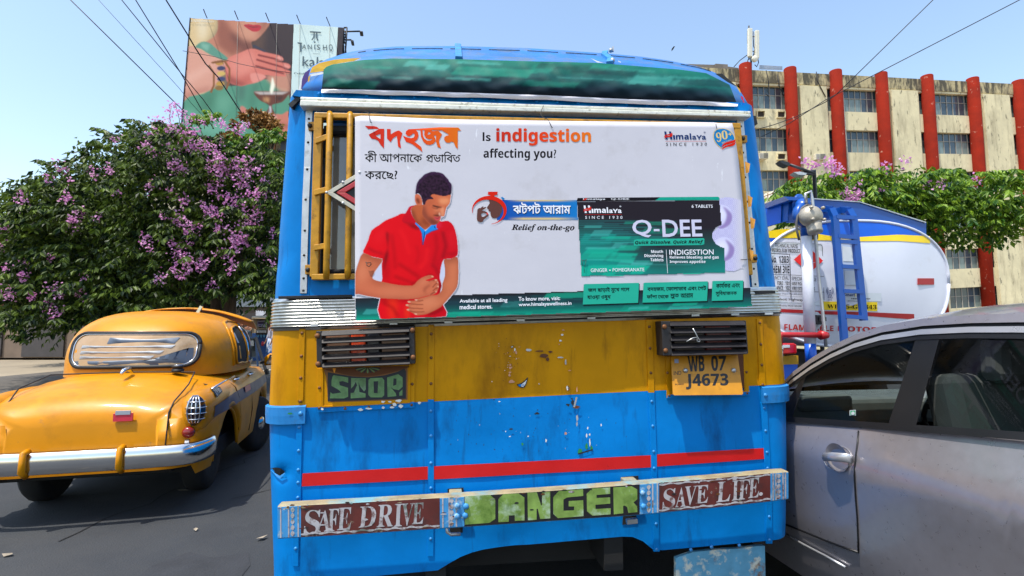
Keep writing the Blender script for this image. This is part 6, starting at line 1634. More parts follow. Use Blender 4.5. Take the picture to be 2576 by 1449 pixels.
spots=[(110,30,1),(180,45,1.6),(240,95,.9),(130,110,.8),(540,40,2.2),(600,70,2.0),(580,125,1.2),(660,70,1.5),(740,30,1.3),(840,45,1.4),(900,45,1),(955,85,1),(860,110,1),(760,130,1.2),(840,155,1.4),(505,200,1.5),(585,200,1),(760,220,1.2),(815,235,1),(935,300,1),(1010,190,1.1),(1030,285,.7),(860,325,.9),(935,345,1),(1015,330,.9),(1100,350,.6),(105,320,1),(205,370,1.2),(235,405,1.2),(485,255,.7),(485,300,.8),(550,325,.8),(650,375,1.2),(710,385,1.8),(815,455,1.4),(910,430,1),(1000,490,1),(960,505,.9),(425,450,1),(500,485,1.8),(545,515,1.5),(890,545,1.2),(195,545,1.3),(140,580,1),(260,620,1.5),(335,660,1.2),(250,715,.8),(395,645,.7),(840,605,1.7),(930,620,1.5),(590,655,1.2),(545,685,.8),(720,700,1.5),(825,740,1),(715,765,.9),(700,805,1.2),(765,785,.7),(830,795,.9),(750,845,1),(290,815,.8),(120,805,1),(180,830,1.2),(160,900,1.6),(230,935,1),(215,995,1),(400,965,1),(300,975,1.2),(370,1015,1.6),(430,1020,1.2),(560,905,1.2),(640,905,1),(690,985,1.3),(985,910,1.1),(1095,990,.8),(1080,710,1),(125,1045,.8),(235,1070,1.5),(205,1130,1),(680,1070,1.1),(500,1210,1.2),(815,1160,.7),(960,870,.7)]
sp=[(*K5([(x,y)])[0],s)for x,y,s in spots]
K1=crop(640,60,.41408)
sp+=[(*K1([(x,y)])[0],s)for x,y,s in((110,870,.9),(160,855,.5),(90,940,1),(190,930,.9),(235,975,.9),(80,1060,1.2),(130,1110,1.4),(210,1130,1.2),(330,1150,1.6),(260,1240,1.6),(330,1260,1.6),(420,1270,1.3),(490,1290,1.6),(560,1340,1.5),(100,1290,1.2),(230,1290,1.1),(610,1070,1.2),(590,1050,1),(760,1110,1.4),(820,1080,1),(880,1215,.8),(320,975,.7),(260,1030,.8),(420,1040,.6),(500,990,.5),(540,1430,1.2),(720,1430,1),(800,1390,.8),(585,1220,.7))]
for k in range(40):x=r_.uniform(-10,412);sp.append((x,TOPY(x)+(BOTY(x)-TOPY(x))*r_.random()**1.5*.9,r_.uniform(.7,1.6)))
for x,y,s in sp:
 c=rel(x,y,DT-r_.uniform(1.75,2.05));ax=Vector((r_.uniform(-.7,.7),-.2,r_.uniform(.2,1))).normalized();n=int(16*s*s)+6
 for _ in range(n):
  u=Vector((r_.gauss(0,1),r_.gauss(0,1),r_.gauss(0,1)))*.042*s;p=c+u+ax*r_.uniform(-.09,.09)*s
  bl.leaf(p,Vector((r_.gauss(0,1),r_.gauss(0,1)-.4,r_.gauss(0,1))),r_.uniform(.045,.075),.05)
bl.build('blossom',m_fl,tree)
mb=MB()
for pts in(((330,990),(370,960),(380,1010)),((130,1110),(90,1000),(110,880)),((200,1130),(185,1000),(150,860)),((420,1180),(350,1000),(310,960)),((570,1060),(620,1000),(655,960)),((240,1100),(235,1000),(240,960)),((430,1100),(420,1000),(395,960)),((510,1100),(500,1030),(480,980))):
 mb.tube([rel(*p,DT-1.2)for p in K1(pts)],.008,5)
mb.build('twig',m_stem,tree)
dl=Leaves(5);K1=crop(640,60,.41408);r_=dl.r
dcen=at(640,330,12.6);dr=tag(bpy.data.objects.new('withered_creeper',None),'clump of withered brown creeper leaves hanging above the tree beside the bus','creeper');COL.objects.link(dr);dr.location=dcen
for(x,y,rx,ry,n)in((930,950,70,40,200),(1010,1010,90,60,420),(1090,1070,75,60,340),(1050,1130,80,45,260),(900,1060,40,50,120),(640,1215,60,55,260),(720,1190,70,30,200),(760,1270,90,50,320),(850,1290,50,30,160),(820,990,40,30,100),(720,1060,25,40,60),(1080,1420,50,40,130),(870,1420,40,30,90)):
 px=K1([(x,y)])[0];s_=12.6/1310*.41408/1.59
 dl.clump(at(*px,12.6)-dcen,(rx*s_,.22,ry*s_),n,.12,.065,.3)
dl.build('dry_leaves',m_dry,dr)
mb=MB()
for pts in(((1090,1170),(1100,1100),(1000,1000),(860,960)),((640,1280),(700,1180),(800,1250),(870,1330))):mb.tube([at(*p,12.6)-dcen for p in K1(pts)],.02,6)
mb.tube([at(700,330,12.6)-dcen,at(668,420,12.8)-dcen,at(640,560,13)-dcen],.03,6)
mb.build('dry_stem',m_bark,dr)
sh=Leaves(9);r_=sh.r
cs_=at(650,380,12.4);st_=thing('small_tree',Vector((cs_.x,cs_.y,0)),'bright green leafy tree top under the withered creeper beside the bus','tree')
o_=Vector((cs_.x,cs_.y,0))
for(x,y,s)in((560,385,1),(600,395,1),(640,385,1),(680,400,.9),(700,420,.8),(655,350,.7),(690,345,.6),(585,360,.6),(460,330,.5),(520,300,.45),(620,425,1),(670,440,1)):
 for k in range(16):sh.frond(at(x+r_.gauss(0,18*s),y+r_.gauss(0,10*s),12.4+r_.uniform(-.5,.4))-o_,Vector((r_.uniform(-1,1),r_.uniform(-1,.3),r_.uniform(-.2,.7))),r_.uniform(.25,.45),7,.15,.06)
sh.build('crown',m_leaf2,st_)
mb=MB();mb.tube([Vector((-.75,.5,0)),Vector((-.72,.5,2.6)),at(650,400,12.7)-o_],[.09,.07,.03],8);mb.build('trunk',m_bark,st_)
TB=at(2110,520,15.0);TB=Vector((TB.x,15.0,0));t2=thing('flowering_tree',TB,'bright green tree with drooping leaves and few mauve sprays behind the tanker','tree')
rv=Leaves(12);r_=rv.r
TY=lambda x:float(np.interp(x,[1960,1990,2020,2060,2110,2160,2230,2330,2450,2600],[488,462,440,432,428,428,420,410,425,440]))
for k in range(420):
 x=r_.uniform(1972,2600);y=TY(x)+(560-TY(x))*r_.random()**.9;d=15+r_.uniform(-1,.6)
 a=r_.uniform(0,6.28);rv.frond(at(x,y,d)-TB,Vector((math.cos(a),math.sin(a)-.3,r_.uniform(-.1,.5))),r_.uniform(.4,.8),9,.22,.085)
for k in range(70):
 x=r_.uniform(2000,2600);y=TY(x)+25+(580-TY(x))*r_.random();rv.clump(at(x,y,15.3+r_.uniform(-.3,1))-TB,(.55,.5,.4),70,.2,.09)
rv.build('crown',m_leaf2,t2)
mb=MB();mb.tube([Vector((0,.3,0)),Vector((0,.3,3)),at(2130,500,15.5)-TB],[.2,.16,.08],10);mb.tube([Vector((0,.3,3)),at(2300,500,15.5)-TB,at(2450,470,15.5)-TB],[.12,.09,.03],8);mb.build('trunk',m_bark,t2)
b2=Leaves(13);r_=b2 .r;K7=crop(2940,640,500/906)
for x,y,s in((505,10,.8),(525,22,.9),(590,50,.8),(588,35,.8),(690,5,.8),(690,30,1.2),(710,40,1),(655,40,.7),(740,70,1),(730,100,1),(760,75,.9),(870,230,1.6),(880,250,1.4),(800,270,1.2),(830,275,1.4),(860,285,1)):
 px=K7([(x,y)])[0];c=at(*px,13.9)-TB
 for _ in range(int(22*s)):b2 .leaf(c+Vector((r_.gauss(0,.06),r_.gauss(0,.05),r_.gauss(0,.09)))*s,Vector((r_.gauss(0,1),r_.gauss(0,1),r_.gauss(0,1))),.08,.06)
for k in range(6):
 x=r_.uniform(2170,2590);c=at(x,TY(x)+r_.uniform(-14,60),13.9)-TB
 for _ in range(20):b2 .leaf(c+Vector((r_.gauss(0,.07),r_.gauss(0,.05),r_.gauss(0,.09))),Vector((r_.gauss(0,1),r_.gauss(0,1),r_.gauss(0,1))),.08,.06)
b2 .build('blossom',m_fl,t2)
def far_tree(x,d,h,w,seed,label,mat=m_leaf):
 t=thing('tree',(x,d,0),label,'tree','trees along the street');q=Leaves(seed);r_=q.r
 for k in range(70):
  a,z=r_.uniform(0,6.28),r_.random();rr=w*(.35+.65*math.sin(math.pi*(.15+.8*z)))*r_.random()**.5
  q.clump((rr*math.cos(a),rr*math.sin(a),h*.32+h*.66*z),(w*.26,w*.26,w*.2),120,.34,.16)
 q.build('crown',mat,t);mb=MB();mb.tube([(0,0,0),(.1,0,h*.3),(0,.1,h*.6)],[.22,.17,.08],8);mb.build('trunk',m_bark,t)
far_tree(-17.5,22,7.6,3.0,31,'tall dark tree at the far left of the street');far_tree(-11.2,30,6.4,2.8,32,'dark tree farther along the pavement behind the stall');far_tree(-22,30,9,3.6,33,'broad tree standing left of the billboard');far_tree(-9.6,40,6,2.6,34,'distant tree closing the street beside the bus',m_leaf2)
far_tree(-13.5,19.5,5.6,2.4,35,'low tree in shade on the pavement behind the taxi roof')
TYAW=R(15)
def trot(p):return Vector((p[0]*math.cos(TYAW)-p[1]*math.sin(TYAW),p[0]*math.sin(TYAW)+p[1]*math.cos(TYAW),p[2]))
lampw=at(503,1030,4.4);TO=lampw-trot((.735,.16,0));TO.z=0
taxi=thing('taxi',TO,'old rounded yellow taxi with a blue side stripe left of the bus','taxi',rz=TYAW)
m_tx=M('taxi_yellow_paint',lin(202,132,3),.42,var=.10,vs=2,coat=.12,spec=.2,bump=.004,bs=3,dirt=(lin(140,92,24),3,.50,.74,.6),dirt2=(lin(120,104,80),14,.62,.72,.4))
m_chr=M('chrome',(.75,.75,.75),.14,1.0,var=.05)
m_txblue=M('taxi_blue_stripe',lin(22,34,74),.4,var=.2,coat=.1)
m_dark=M('dark_interior',lin(24,22,22),.9,var=.2)
ST=[(-.02,.50,.72,.75),(.0,.62,.79,.82),(.05,.715,.84,.89),(.13,.765,.875,.95),(.26,.80,.90,1.00),(.45,.825,.92,1.05),(.70,.835,.93,1.09),(1.0,.835,.94,1.10),(1.9,.83,.95,1.09),(2.3,.81,.96,1.06),(2.8,.78,.95,1.02),(3.1,.72,.90,.96),(3.25,.62,.82,.86),(3.32,.45,.74,.78)]
WY=(.80,2.36);RW=.325
def tsec(y):
 w,zs,zd=[float(np.interp(y,[s[0]for s in ST],[s[k]for s in ST]))for k in(1,2,3)]
 zb=.30+(.08 if y<.1 else 0)
 ar=0
 for yw in WY:
  q=abs(y-yw)
  if q<.40:zb=max(zb,.33+math.sqrt(.40**2-q*q));ar=1
 pts=[(w*.955,zb),(w*.985,max(zb+.02,.46)),(w,max(zb+.04,.60)),(w*.99,max(zb+.06,.77)),(w*.955,max(zs-.04,zb+.08)),(w*.87,zs+.035),(w*.72,zs*.45+zd*.55),(w*.45,zd-.012),(w*.2,zd),(0,zd+.003)]
 return pts
def tbody(y,s):
 """point of the right flank: y along, s 0 sill .. 9 centre line"""
 p=tsec(y);i=min(int(s),8);f=s-i
 return Vector((p[i][0]*(1-f)+p[i+1][0]*f,y,p[i][1]*(1-f)+p[i+1][1]*f))
ys=[-.02,-.012,0,.02,.05,.09]+[.13+k*.0345 for k in range(93)]
mb=MB();mb.smooth=True;rings=[]
for y in ys:
 p=tsec(y);rings.append([(x,y,z)for x,z in p]+[(-x,y,z)for x,z in p[-2::-1]])
n=len(rings[0]);vs=[p for r_ in rings for p in r_]
mb.add(vs,[(i*n+k,i*n+k+1,(i+1)*n+k+1,(i+1)*n+k)for i in range(len(rings)-1)for k in range(n-1)]+[tuple(range(n))]+[tuple(range((len(rings)-1)*n,len(rings)*n))])
for sg in(-1,1):
 mb.loft([[(sg*(.70+.115*rr*math.cos(a)),y,z+.17*rr*math.sin(a))for a in[2*math.pi*k/16 for k in range(16)]]for y,z,rr in((.02,.78,.35),(.06,.785,.8),(.14,.79,1.0),(.35,.80,1.06),(.65,.815,1.02),(1.0,.82,.9),(1.4,.82,.7),(1.8,.82,.3))])
body=mb.build('body',m_tx,taxi)
GC=(0,1.66,1.04);GLX,GR,GF,GZ,GA,GB=.74,.96,1.0,.63,2.9,3.0
def gP(z):return max(0.0,1-abs((z-GC[2])/GZ)**GB)**(1/GB)
def grear(x,z,l=0.0):
 P_=gP(z);q=max(0,P_**GA-abs(x/GLX)**GA)**(1/GA);return Vector((x,GC[1]-GR*q-l,z+l*.3))
def gside(y,z,l=0.0,sg=1):
 P_=gP(z);L_=GR if y<GC[1]else GF;q=max(0,P_**GA-abs((y-GC[1])/L_)**GA)**(1/GA);return Vector((sg*(GLX*q+l),y,z))
def gfront(x,z,l=0.0):
 P_=gP(z);q=max(0,P_**GA-abs(x/GLX)**GA)**(1/GA);return Vector((x,GC[1]+GF*q+l,z))
mb=MB();mb.smooth=True;vs,fs=[],[]
def se(v,a):return math.copysign(abs(v)**(2/a),v)
NV,NU=14,56
for j in range(NV+1):
 ph=math.pi/2*j/NV;z=GC[2]+GZ*se(math.sin(ph),GB);P_=se(math.cos(ph),GB)if j<NV else 0.02
 for k in range(NU):
  t=2*math.pi*k/NU;L_=GR if math.sin(t)<0 else GF
  vs.append((GLX*P_*se(math.cos(t),GA),GC[1]+L_*P_*se(math.sin(t),GA),z))
for j in range(NV):
 for k in range(NU):
  a,b=j*NU+k,j*NU+(k+1)%NU;fs.append((a,b,b+NU,a+NU))
fs.append(tuple(range(NV*NU,(NV+1)*NU)));mb.add(vs,fs)
mb.build('cabin',m_tx,taxi)
def ring_patch(loop,mp,mat,name,lift=.006,rings=6,parent=taxi,label=None):
 """patch that follows a curved panel"""
 c=np.mean(np.array(loop),0);n=len(loop);vs,fs=[],[]
 for r_ in range(rings):
  k=1-r_/rings
  vs+=[mp(*(c+(np.array(p)-c)*k),lift)for p in loop]
 vs.append(mp(*c,lift))
 for r_ in range(rings-1):
  for i in range(n):fs.append((r_*n+i,r_*n+(i+1)%n,(r_+1)*n+(i+1)%n,(r_+1)*n+i))
 for i in range(n):fs.append(((rings-1)*n+i,(rings-1)*n+(i+1)%n,len(vs)-1))
 return link_mesh(name,vs,fs,mat,parent,smooth=True)
def rrect(x0,z0,x1,z1,r,n=6):
 o=[]
 for cx,cy,a0 in((x1-r,z1-r,0),(x0+r,z1-r,90),(x0+r,z0+r,180),(x1-r,z0+r,270)):
  o+=[(cx+r*math.cos(R(a0+90*k/n)),cy+r*math.sin(R(a0+90*k/n)))for k in range(n+1)]
 q=[]
 for a,b in zip(o,o[1:]+o[:1]):
  d=math.hypot(b[0]-a[0],b[1]-a[1]);m=max(1,int(d/.06));q+=[(a[0]+(b[0]-a[0])*i/m,a[1]+(b[1]-a[1])*i/m)for i in range(m)]
 return q
rwin=rrect(-.515,1.135,.515,1.44,.11)
m_txgl=M('rear_screen_glass',lin(170,140,104),.15,var=.3,vs=2.2,coat=.2,dirt=(lin(228,206,170),1.6,.5,.7,.7))  # cream tint and patches paint the building reflections in the glass
rw=ring_patch(rwin,grear,m_txgl,'rear_window',.004)
mb=MB();mb.tube([grear(x,z,.006)for x,z in rwin]+[grear(*rwin[0],.006)],.017,8);mb.build('rear_window_seal',m_black,rw)
mb=MB();mb.tube([grear(x*.965,1.29+(z-1.29)*.93,.009)for x,z in rwin]+[grear(rwin[0][0]*.965,1.29+(rwin[0][1]-1.29)*.93,.009)],.005,6);mb.build('chrome_bead',m_chr,rw)
m_stk=M('bluegrey_sticker',lin(84,96,112),.4,var=.15);m_stw=M('pale_sticker_and_glint',lin(160,166,172),.5)
for x0,x1,z0,z1,mt,nm in((-.2,.36,1.345,1.40,m_stk,'window_sticker'),(-.42,.34,1.305,1.33,m_stw,'window_sticker'),(-.42,.26,1.255,1.28,m_stw,'window_sticker'),(-.42,.19,1.21,1.235,m_stw,'window_sticker')):
 ring_patch([(x0,z0),(x1-.03,z0),(x1,z1),(x0-.02+.03,z1)][:4],grear,mt,nm,.0075,3,rw)
ring_patch([(-.46,1.155),(-.2,1.15),(.2,1.15),(.44,1.155),(.475,1.2),(.475,1.30),(.44,1.30),(.41,1.20),(.3,1.195),(.2,1.205),(.1,1.19),(-.46,1.19)],grear,m_stk,'window_band',.007,4,rw)
for sg in(1,-1):
 for k,loop in enumerate(([(1.34,1.13),(1.34,1.30),(1.37,1.42),(1.43,1.48),(1.55,1.50),(1.74,1.50),(1.76,1.30),(1.76,1.12),(1.5,1.12)],[(1.83,1.12),(1.83,1.32),(1.82,1.50),(2.0,1.485),(2.15,1.43),(2.28,1.28),(2.36,1.12),(2.1,1.12)])):
  d=ring_patch(smooth_loop(loop,2),lambda y,z,l,s_=sg:gside(y,z,l,s_),m_dark,'side_window',.004)
  mb=MB();mb.tube([gside(*p,.008,sg)for p in smooth_loop(loop,3)+[loop[0]]],.012,6);mb.build('window_frame',m_chr if k else m_tx,d)
 mb=MB();mb.tube([gside(1.27,1.10,.004,sg),gside(1.27,1.28,.006,sg),gside(1.31,1.46,.006,sg),gside(1.42,1.55,.006,sg),gside(1.6,1.57,.006,sg),gside(2.0,1.55,.006,sg)],.014,6);mb.build('drip_moulding',m_tx,taxi)
ring_patch(rrect(-.5,1.16,.5,1.46,.1),gfront,m_dark,'windscreen',.004)
for sg in(1,):
 ring_patch([(1.44,1.30),(1.48,1.30),(1.50,1.16),(1.46,1.16)],lambda y,z,l:gside(y,z,l,1),m_tx,'far_pillar',.0065,3);ring_patch([(1.40,1.44),(1.46,1.44),(1.48,1.33),(1.42,1.33)],lambda y,z,l:gside(y,z,l,1),m_stw,'painted_glint',.0065,3)  # pale patch paints a glint on the side window
mb=MB();mb.tube([(.60,.30,1.008),(.60,.17,.965),(.575,.06,.90),(.56,.0,.82),(.56,-.03,.62),(.55,-.03,.48)],.006,5);mb.tube([(.60,.30,1.008),(.55,.62,1.088),(0,.66,1.096),(-.55,.62,1.088),(-.6,.3,1.008),(-.56,0,.82),(-.55,-.03,.48)],.006,5);mb.build('boot_seam',m_black,taxi)
mb=MB();mb.tube([(.06,.60,1.10),(.06,.54,1.135),(.06,.44,1.125),(.06,.40,1.10)],[.012,.02,.02,.012],8);mb.build('boot_handle',m_chr,taxi)
mb=MB();mb.lathe((.40,.66,1.085),(0,0,1),[(0,.05),(.03,.05),(.03,.04),(.045,.04),(.045,.05),(.062,.048),(.066,.03)],16);mb.build('filler_cap',m_black,taxi)
mb=MB();mb.lathe((.40,.66,1.15),(0,0,1),[(0,.04),(.006,.03)],14);mb.build('cap_top',m_chr,taxi)
def tflank(y,s,l=0.0):p=tbody(y,s);return Vector((p.x+l,p.y,p.z))
st=[]
for y in[.26+.05*k for k in range(52)]:
 st.append((y,.775+.02*min(1,y)))
vs=[]
def fl_x(y,z):
 p=tsec(y);zs=[q[1]for q in p];x=float(np.interp(z,zs,[q[0]for q in p]))
 for yy,zz,rr in((.02,.78,.35),(.06,.785,.8),(.14,.79,1.0),(.35,.80,1.06),(.65,.815,1.02),(1.0,.82,.9),(1.4,.82,.7),(1.8,.82,.3)):pass
 rr=float(np.interp(y,[.02,.06,.14,.35,.65,1.0,1.4,1.8],[.35,.8,1,1.06,1.02,.9,.7,.3]));zc=float(np.interp(y,[.02,.14,.65,1.8],[.78,.79,.815,.82]))
 q=(z-zc)/(.17*rr)if y<1.8 else 9
 if abs(q)<1:x=max(x,.70+.115*rr*math.sqrt(1-q*q))
 return x
for y,z in st:
 h=.045+.012*math.sin(y)
 for dz in(-h,0,h):vs.append((fl_x(y,z+.02*y+dz-.01)+.005,y,z+.02*y+dz-.01))
link_mesh('side_stripe',vs,[(3*i+j,3*i+j+1,3*i+j+4,3*i+j+3)for i in range(len(st)-1)for j in(0,1)],m_txblue,taxi,smooth=True)
vs=[]
for y in[1.35+.05*k for k in range(6)]:
 for dz in(-.03,.03):vs.append((fl_x(y,.815+dz)+.008,y,.815+.02*y+dz))
link_mesh('stripe_patch',vs,[(2*i,2*i+1,2*i+3,2*i+2)for i in range(5)],M('red_print',lin(170,40,70),.35),taxi)
mb=MB();mb.tube([(.80-.02,.30,.965),(.80,.60,1.0),(.805,.95,1.02)],.008,6);mb.build('wing_moulding',m_chr,taxi)
def onwing(u,v,l=0.0):
 """badge plate on the wing: u along, v up"""
 y=.34+u*.22;z=.885+.03*u+v*.075;return Vector((fl_x(y,z)+.006+l,y,z))
fl=Flat(onwing);fl.shape([[(0,0),(1,0),(1.06,.5),(1,1),(0,1),(-.06,.5)]],m_black,0);fl.text('ROCKET',((.06,.86),(.94,.86),(.94,.14),(.06,.14)),m_stw,'b',lift=.003)
fl.build('name_badge',taxi)
for sg in(1,-1):
 lc=Vector((sg*.735,.055,.825))
 mb=MB();mb.sphere(lc,1,20,14,(.072,.055,.115));lm=mb.build('tail_lamp',M('dark_lamp_glass',lin(36,18,20),.15,coat=.5),taxi)
 mb=MB()
 for k in range(4):
  dx=-.048+.032*k;mb.tube([lc+Vector((dx*math.sqrt(max(0,1-(q/1.05)**2)),-.062*math.sqrt(max(0,1-(q/1.05)**2*.9)),.12*q))for q in(-1,-.7,-.35,0,.35,.7,1)],.0055,6)
 for q in(-.6,-.2,.2,.6):mb.tube([lc+Vector((.078*math.cos(a)*math.sqrt(1-q*q*.8),-.07*math.sin(a)*math.sqrt(1-q*q*.8),.115*q))for a in[math.pi*j/8 for j in range(9)]],.005,6)
 mb.build('lamp_cage',m_chr,lm)
 mb=MB();mb.lathe((sg*.70,.03,.655),(0,-1,0),[(0,.046),(.03,.044),(.045,.03),(.05,.01)],16);mb.build('reflector',M('red_round_lens',lin(130,24,20),.2,coat=.5),taxi)
 mb=MB();mb.bar((sg*.70,-.0,.60),(sg*.695,-.0,.52),.022,.03);mb.build('bumper_guard',m_chr,taxi)
mb=MB();bp=[(-.82,.26),(-.81,.10),(-.74,-.04),(-.5,-.10),(0,-.115),(.5,-.10),(.74,-.04),(.81,.10),(.82,.26)]
bp=smooth_loop(bp,4,False)
mb.smooth=True;rings=[]
for i,(x,y)in enumerate(bp):
 a=Vector(bp[max(i-1,0)]);b=Vector(bp[min(i+1,len(bp)-1)]);d=(b-a).normalized();nx,ny=d.y,-d.x
 rings.append([(x+nx*o,y+ny*o,.50+h)for o,h in((-.01,-.085),(.018,-.075),(.03,-.03),(.03,.03),(.018,.075),(-.01,.085))])
mb.loft(rings);mb.build('rear_bumper',m_chr,taxi)
mb=MB();mb.tube([(.30,-.10,.59),(.30,-.16,.58),(.30,-.165,.45),(.30,-.11,.41)],.022,8);mb.tube([(-.30,-.10,.59),(-.30,-.16,.58),(-.30,-.165,.45),(-.30,-.11,.41)],.022,8);mb.build('overrider',m_tx,taxi)
mb=MB();mb.box((.26,-.03,.80),(.13,.016,.06));mb.build('bumper_sticker',M('red_white_sticker',lin(206,50,70),.4),taxi)
mb=MB();mb.box((.26,-.034,.835),(.10,.016,.03));mb.build('sticker_band',m_stw,taxi)
mb=MB();mb.box((0,.45,.42),(1.1,.6,.2));mb.box((0,1.6,.36),(1.4,2.6,.16));mb.box((0,.8,.5),(1.30,.9,.4));mb.box((0,2.6,.5),(1.3,.9,.4));mb.build('underside',m_under,taxi)
for yw in WY:
 for sg in(1,-1):
  mb=MB();st_a=0 if yw<1 else R(-14);ax=Vector((math.cos(st_a)*sg,math.sin(st_a)*sg,0));c0=Vector((sg*(.60 if yw<1 else.735),yw,RW))-ax*.09
  mb.lathe(c0,ax,[(0,.20),(0,.30),(.03,RW),(.14,RW),(.17,.30),(.17,.21)],26);w=mb.build('wheel',m_tyre,taxi)
  mb=MB();mb.lathe(c0+ax*.12,ax,[(0,.20),(.045,.21),(.05,.19),(.02,.15),(.03,.09),(.06,.07),(.065,.01)],22);mb.build('hub_cap',m_chr,w)
  mb2=MB();mb2 .tube([(sg*(fl_x(yw+.40*math.cos(a),.33+.40*math.sin(a))*.985+.004),yw+.40*math.cos(a),.33+.40*math.sin(a))for a in[math.pi*k/14 for k in range(15)]],.016,6);mb2 .build('arch_lip',m_tx,taxi)
for y0,y1 in((1.04,1.2),):
 mb=MB();mb.tube([(fl_x(1.02,.98),1.02,.98),(fl_x(1.03,.90)+.003,1.04,.90),(fl_x(1.08,.80)+.003,1.09,.80),(fl_x(1.12,.6)+.003,1.16,.60),(fl_x(1.16,.4),1.20,.4)],.004,5);mb.tube([(fl_x(1.68,1.0),1.68,1.0),(fl_x(1.68,.82)+.003,1.68,.82),(fl_x(1.68,.6)+.003,1.68,.6),(fl_x(1.68,.36)+.003,1.68,.36)],.004,5);mb.build('door_seam',m_black,taxi)
mb=MB()
for y in(1.18,1.80):mb.tube([(fl_x(y,.96)-.0,y,.96),(fl_x(y,.96)+.035,y+.02,.965),(fl_x(y,.96)+.035,y+.11,.97),(fl_x(y,.96)+.0,y+.13,.97)],.013,8)
mb.build('door_handle',m_chr,taxi)
mb=MB();mb.smooth=True;mb.loft([[(.83+s*.0+dx,2.30+dy,1.10+dz)for dx,dz in((0,-.07*k),(.18,-.055*k),(.24,.0),(.20,.07*k),(.06,.08*k),(0,.03))]for dy,k,s in((-.02,1,0),(.04,.95,0),(.10,.5,0))]);mr=mb.build('door_mirror',m_tx,taxi)
mb=MB();mb.add([(.85,2.277,1.05),(1.01,2.277,1.06),(1.05,2.277,1.10),(1.02,2.277,1.155),(.89,2.277,1.165)],[(0,1,2,3,4)]);mb.build('mirror_glass',M('mirror_glass',(.3,.3,.3),.05,1.0),mr)
mb=MB();mb.bar((.78,2.32,1.06),(.86,2.32,1.08),.04,.03);mb.build('mirror_arm',m_black,mr)
mb=MB();mb.smooth=True
mb.loft([[(x,2.12+dy-.28*(abs(x)/.72)**2*.4,z+.07-.07*(abs(x)/.72)**2*2.2)for x in[-.72+1.44*k/18 for k in range(19)]]+[(x,2.12+dy-.28*(abs(x)/.72)**2*.4,z+.055-.07*(abs(x)/.72)**2*2.2)for x in[.72-1.44*k/18 for k in range(19)]]for dy,z in((-.10,1.655),(.10,1.665),(.34,1.57))])
mb.build('sun_visor',m_tx,taxi)
mb=MB();mb.bar((.18,1.9,1.66),(.22,1.9,1.74),.035,.03);mb.build('roof_bracket',m_chr,taxi)
def carD(U,z):
 if z>1.02:return-.02-(z-1.02)*.42
 return float(np.interp(z,[0,.22,.40,.50,.56,.70,.885,.91,.96,1.02],[-.12,-.08,-.035,-.012,-.004,.010,.034,.034,.014,-.02]))
cf=Face((2160,1055),2.3,-80.5,carD)
CO=cf.O
car=thing('car',CO,'silver hatchback car alongside the bus showing its near door','car',None)
m_sil=M('silver_car_paint',(.33,.31,.335),.30,.55,var=.05,vs=30,coat=.7,dirt=(lin(130,120,110),3,.52,.8,.35))
m_silp=M('silver_plastic',(.5,.5,.52),.3,.6,coat=.3)
m_cglass=glass_mat('car_window_glass',(.46,.52,.52),.01,.015,1.22)
m_trim=M('black_car_trim',lin(18,18,20),.45,var=.1)
m_inter=M('grey_car_interior',lin(104,102,100),.8,var=.15)
def cP(U,z,l=0.0):return cf.eu*U+cf.ed*(carD(U,z)+l)+EW*z
def upx(x,y):p=cf.P(x,y);return p.dot(cf.eu),p.z
WID=1.66
def oth(p):return p-cf.ed*(WID+2*p.dot(cf.ed))
def belt(U):return 1.072+.115*min(max(U,-1.2),.9)
FR,RE=-2.45,1.65
def hullz(U):return float(np.interp(U,[FR,FR+.12,-1.9,-1.25,-.95,.9,1.45,RE],[.60,.72,.86,.97,belt(-.95)-.01,belt(.9),belt(.9)+.02,.98]))
def nar(U):return float(np.interp(U,[FR,FR+.25,-1.8,0,1.2,RE],[-.24,-.10,-.02,0,-.03,-.14]))
WU=(-1.62,.93)
mb=MB();mb.smooth=True;rings=[]
Us=[FR+(RE-FR)*k/82 for k in range(83)]
for U in Us:
 zt=hullz(U);zb=.20
 for wu in WU:
  q=abs(U-wu)
  if q<.36:zb=max(zb,.31+math.sqrt(.36**2-q*q))
 zs=[zb+(zt-zb)*k/14 for k in range(15)]
 L_=[cf.eu*U+cf.ed*(carD(U,z)+nar(U))+EW*z for z in zs]
 R__=[oth(p)for p in L_[::-1]]
 mid=[L_[-1].lerp(R__[0],t)+EW*(.05*math.sin(math.pi*t))for t in(.08,.25,.5,.75,.92)]
 rings.append(L_+mid+R__)
n=len(rings[0])
mb.add([p for r_ in rings for p in r_],[(i*n+k,i*n+k+1,(i+1)*n+k+1,(i+1)*n+k)for i in range(len(rings)-1)for k in range(n-1)if not(-.92<Us[i]<.95 and 14<=k<=19)]+[tuple(range(n)),tuple(range((len(rings)-1)*n,len(rings)*n))])
mb.build('body',m_sil,car)
RL=[(1968,968),(1975,960),(2001,934),(2050,898),(2100,868),(2160,840),(2230,818),(2330,801),(2450,792),(2570,788)]
rl_=[upx(*p)for p in RL]
front=[(-1.05,.99),(-.80,1.12)]
rl_=[q for q in rl_]
U0=rl_[0][0]
rail=[(U0-.30,rl_[0][1]-.16),(U0-.15,rl_[0][1]-.075)]+rl_+[(rl_[-1][0]+.35,rl_[-1][1]-.005),(rl_[-1][0]+.7,rl_[-1][1]-.05),(rl_[-1][0]+1.0,rl_[-1][1]-.16),(RE-.02,belt(.9)+.04)]
mb=MB();mb.smooth=True;rr=[]
for U,z in rail:
 a=cP(U,z,.0);b=oth(a);rr.append([a.lerp(b,t)+EW*(.07*math.sin(math.pi*t)**.8)for t in[k/10 for k in range(11)]])
mb.add([p for r_ in rr for p in r_],[(i*11+k,i*11+k+1,(i+1)*11+k+1,(i+1)*11+k)for i in range(1,len(rr)-1)for k in range(10)])
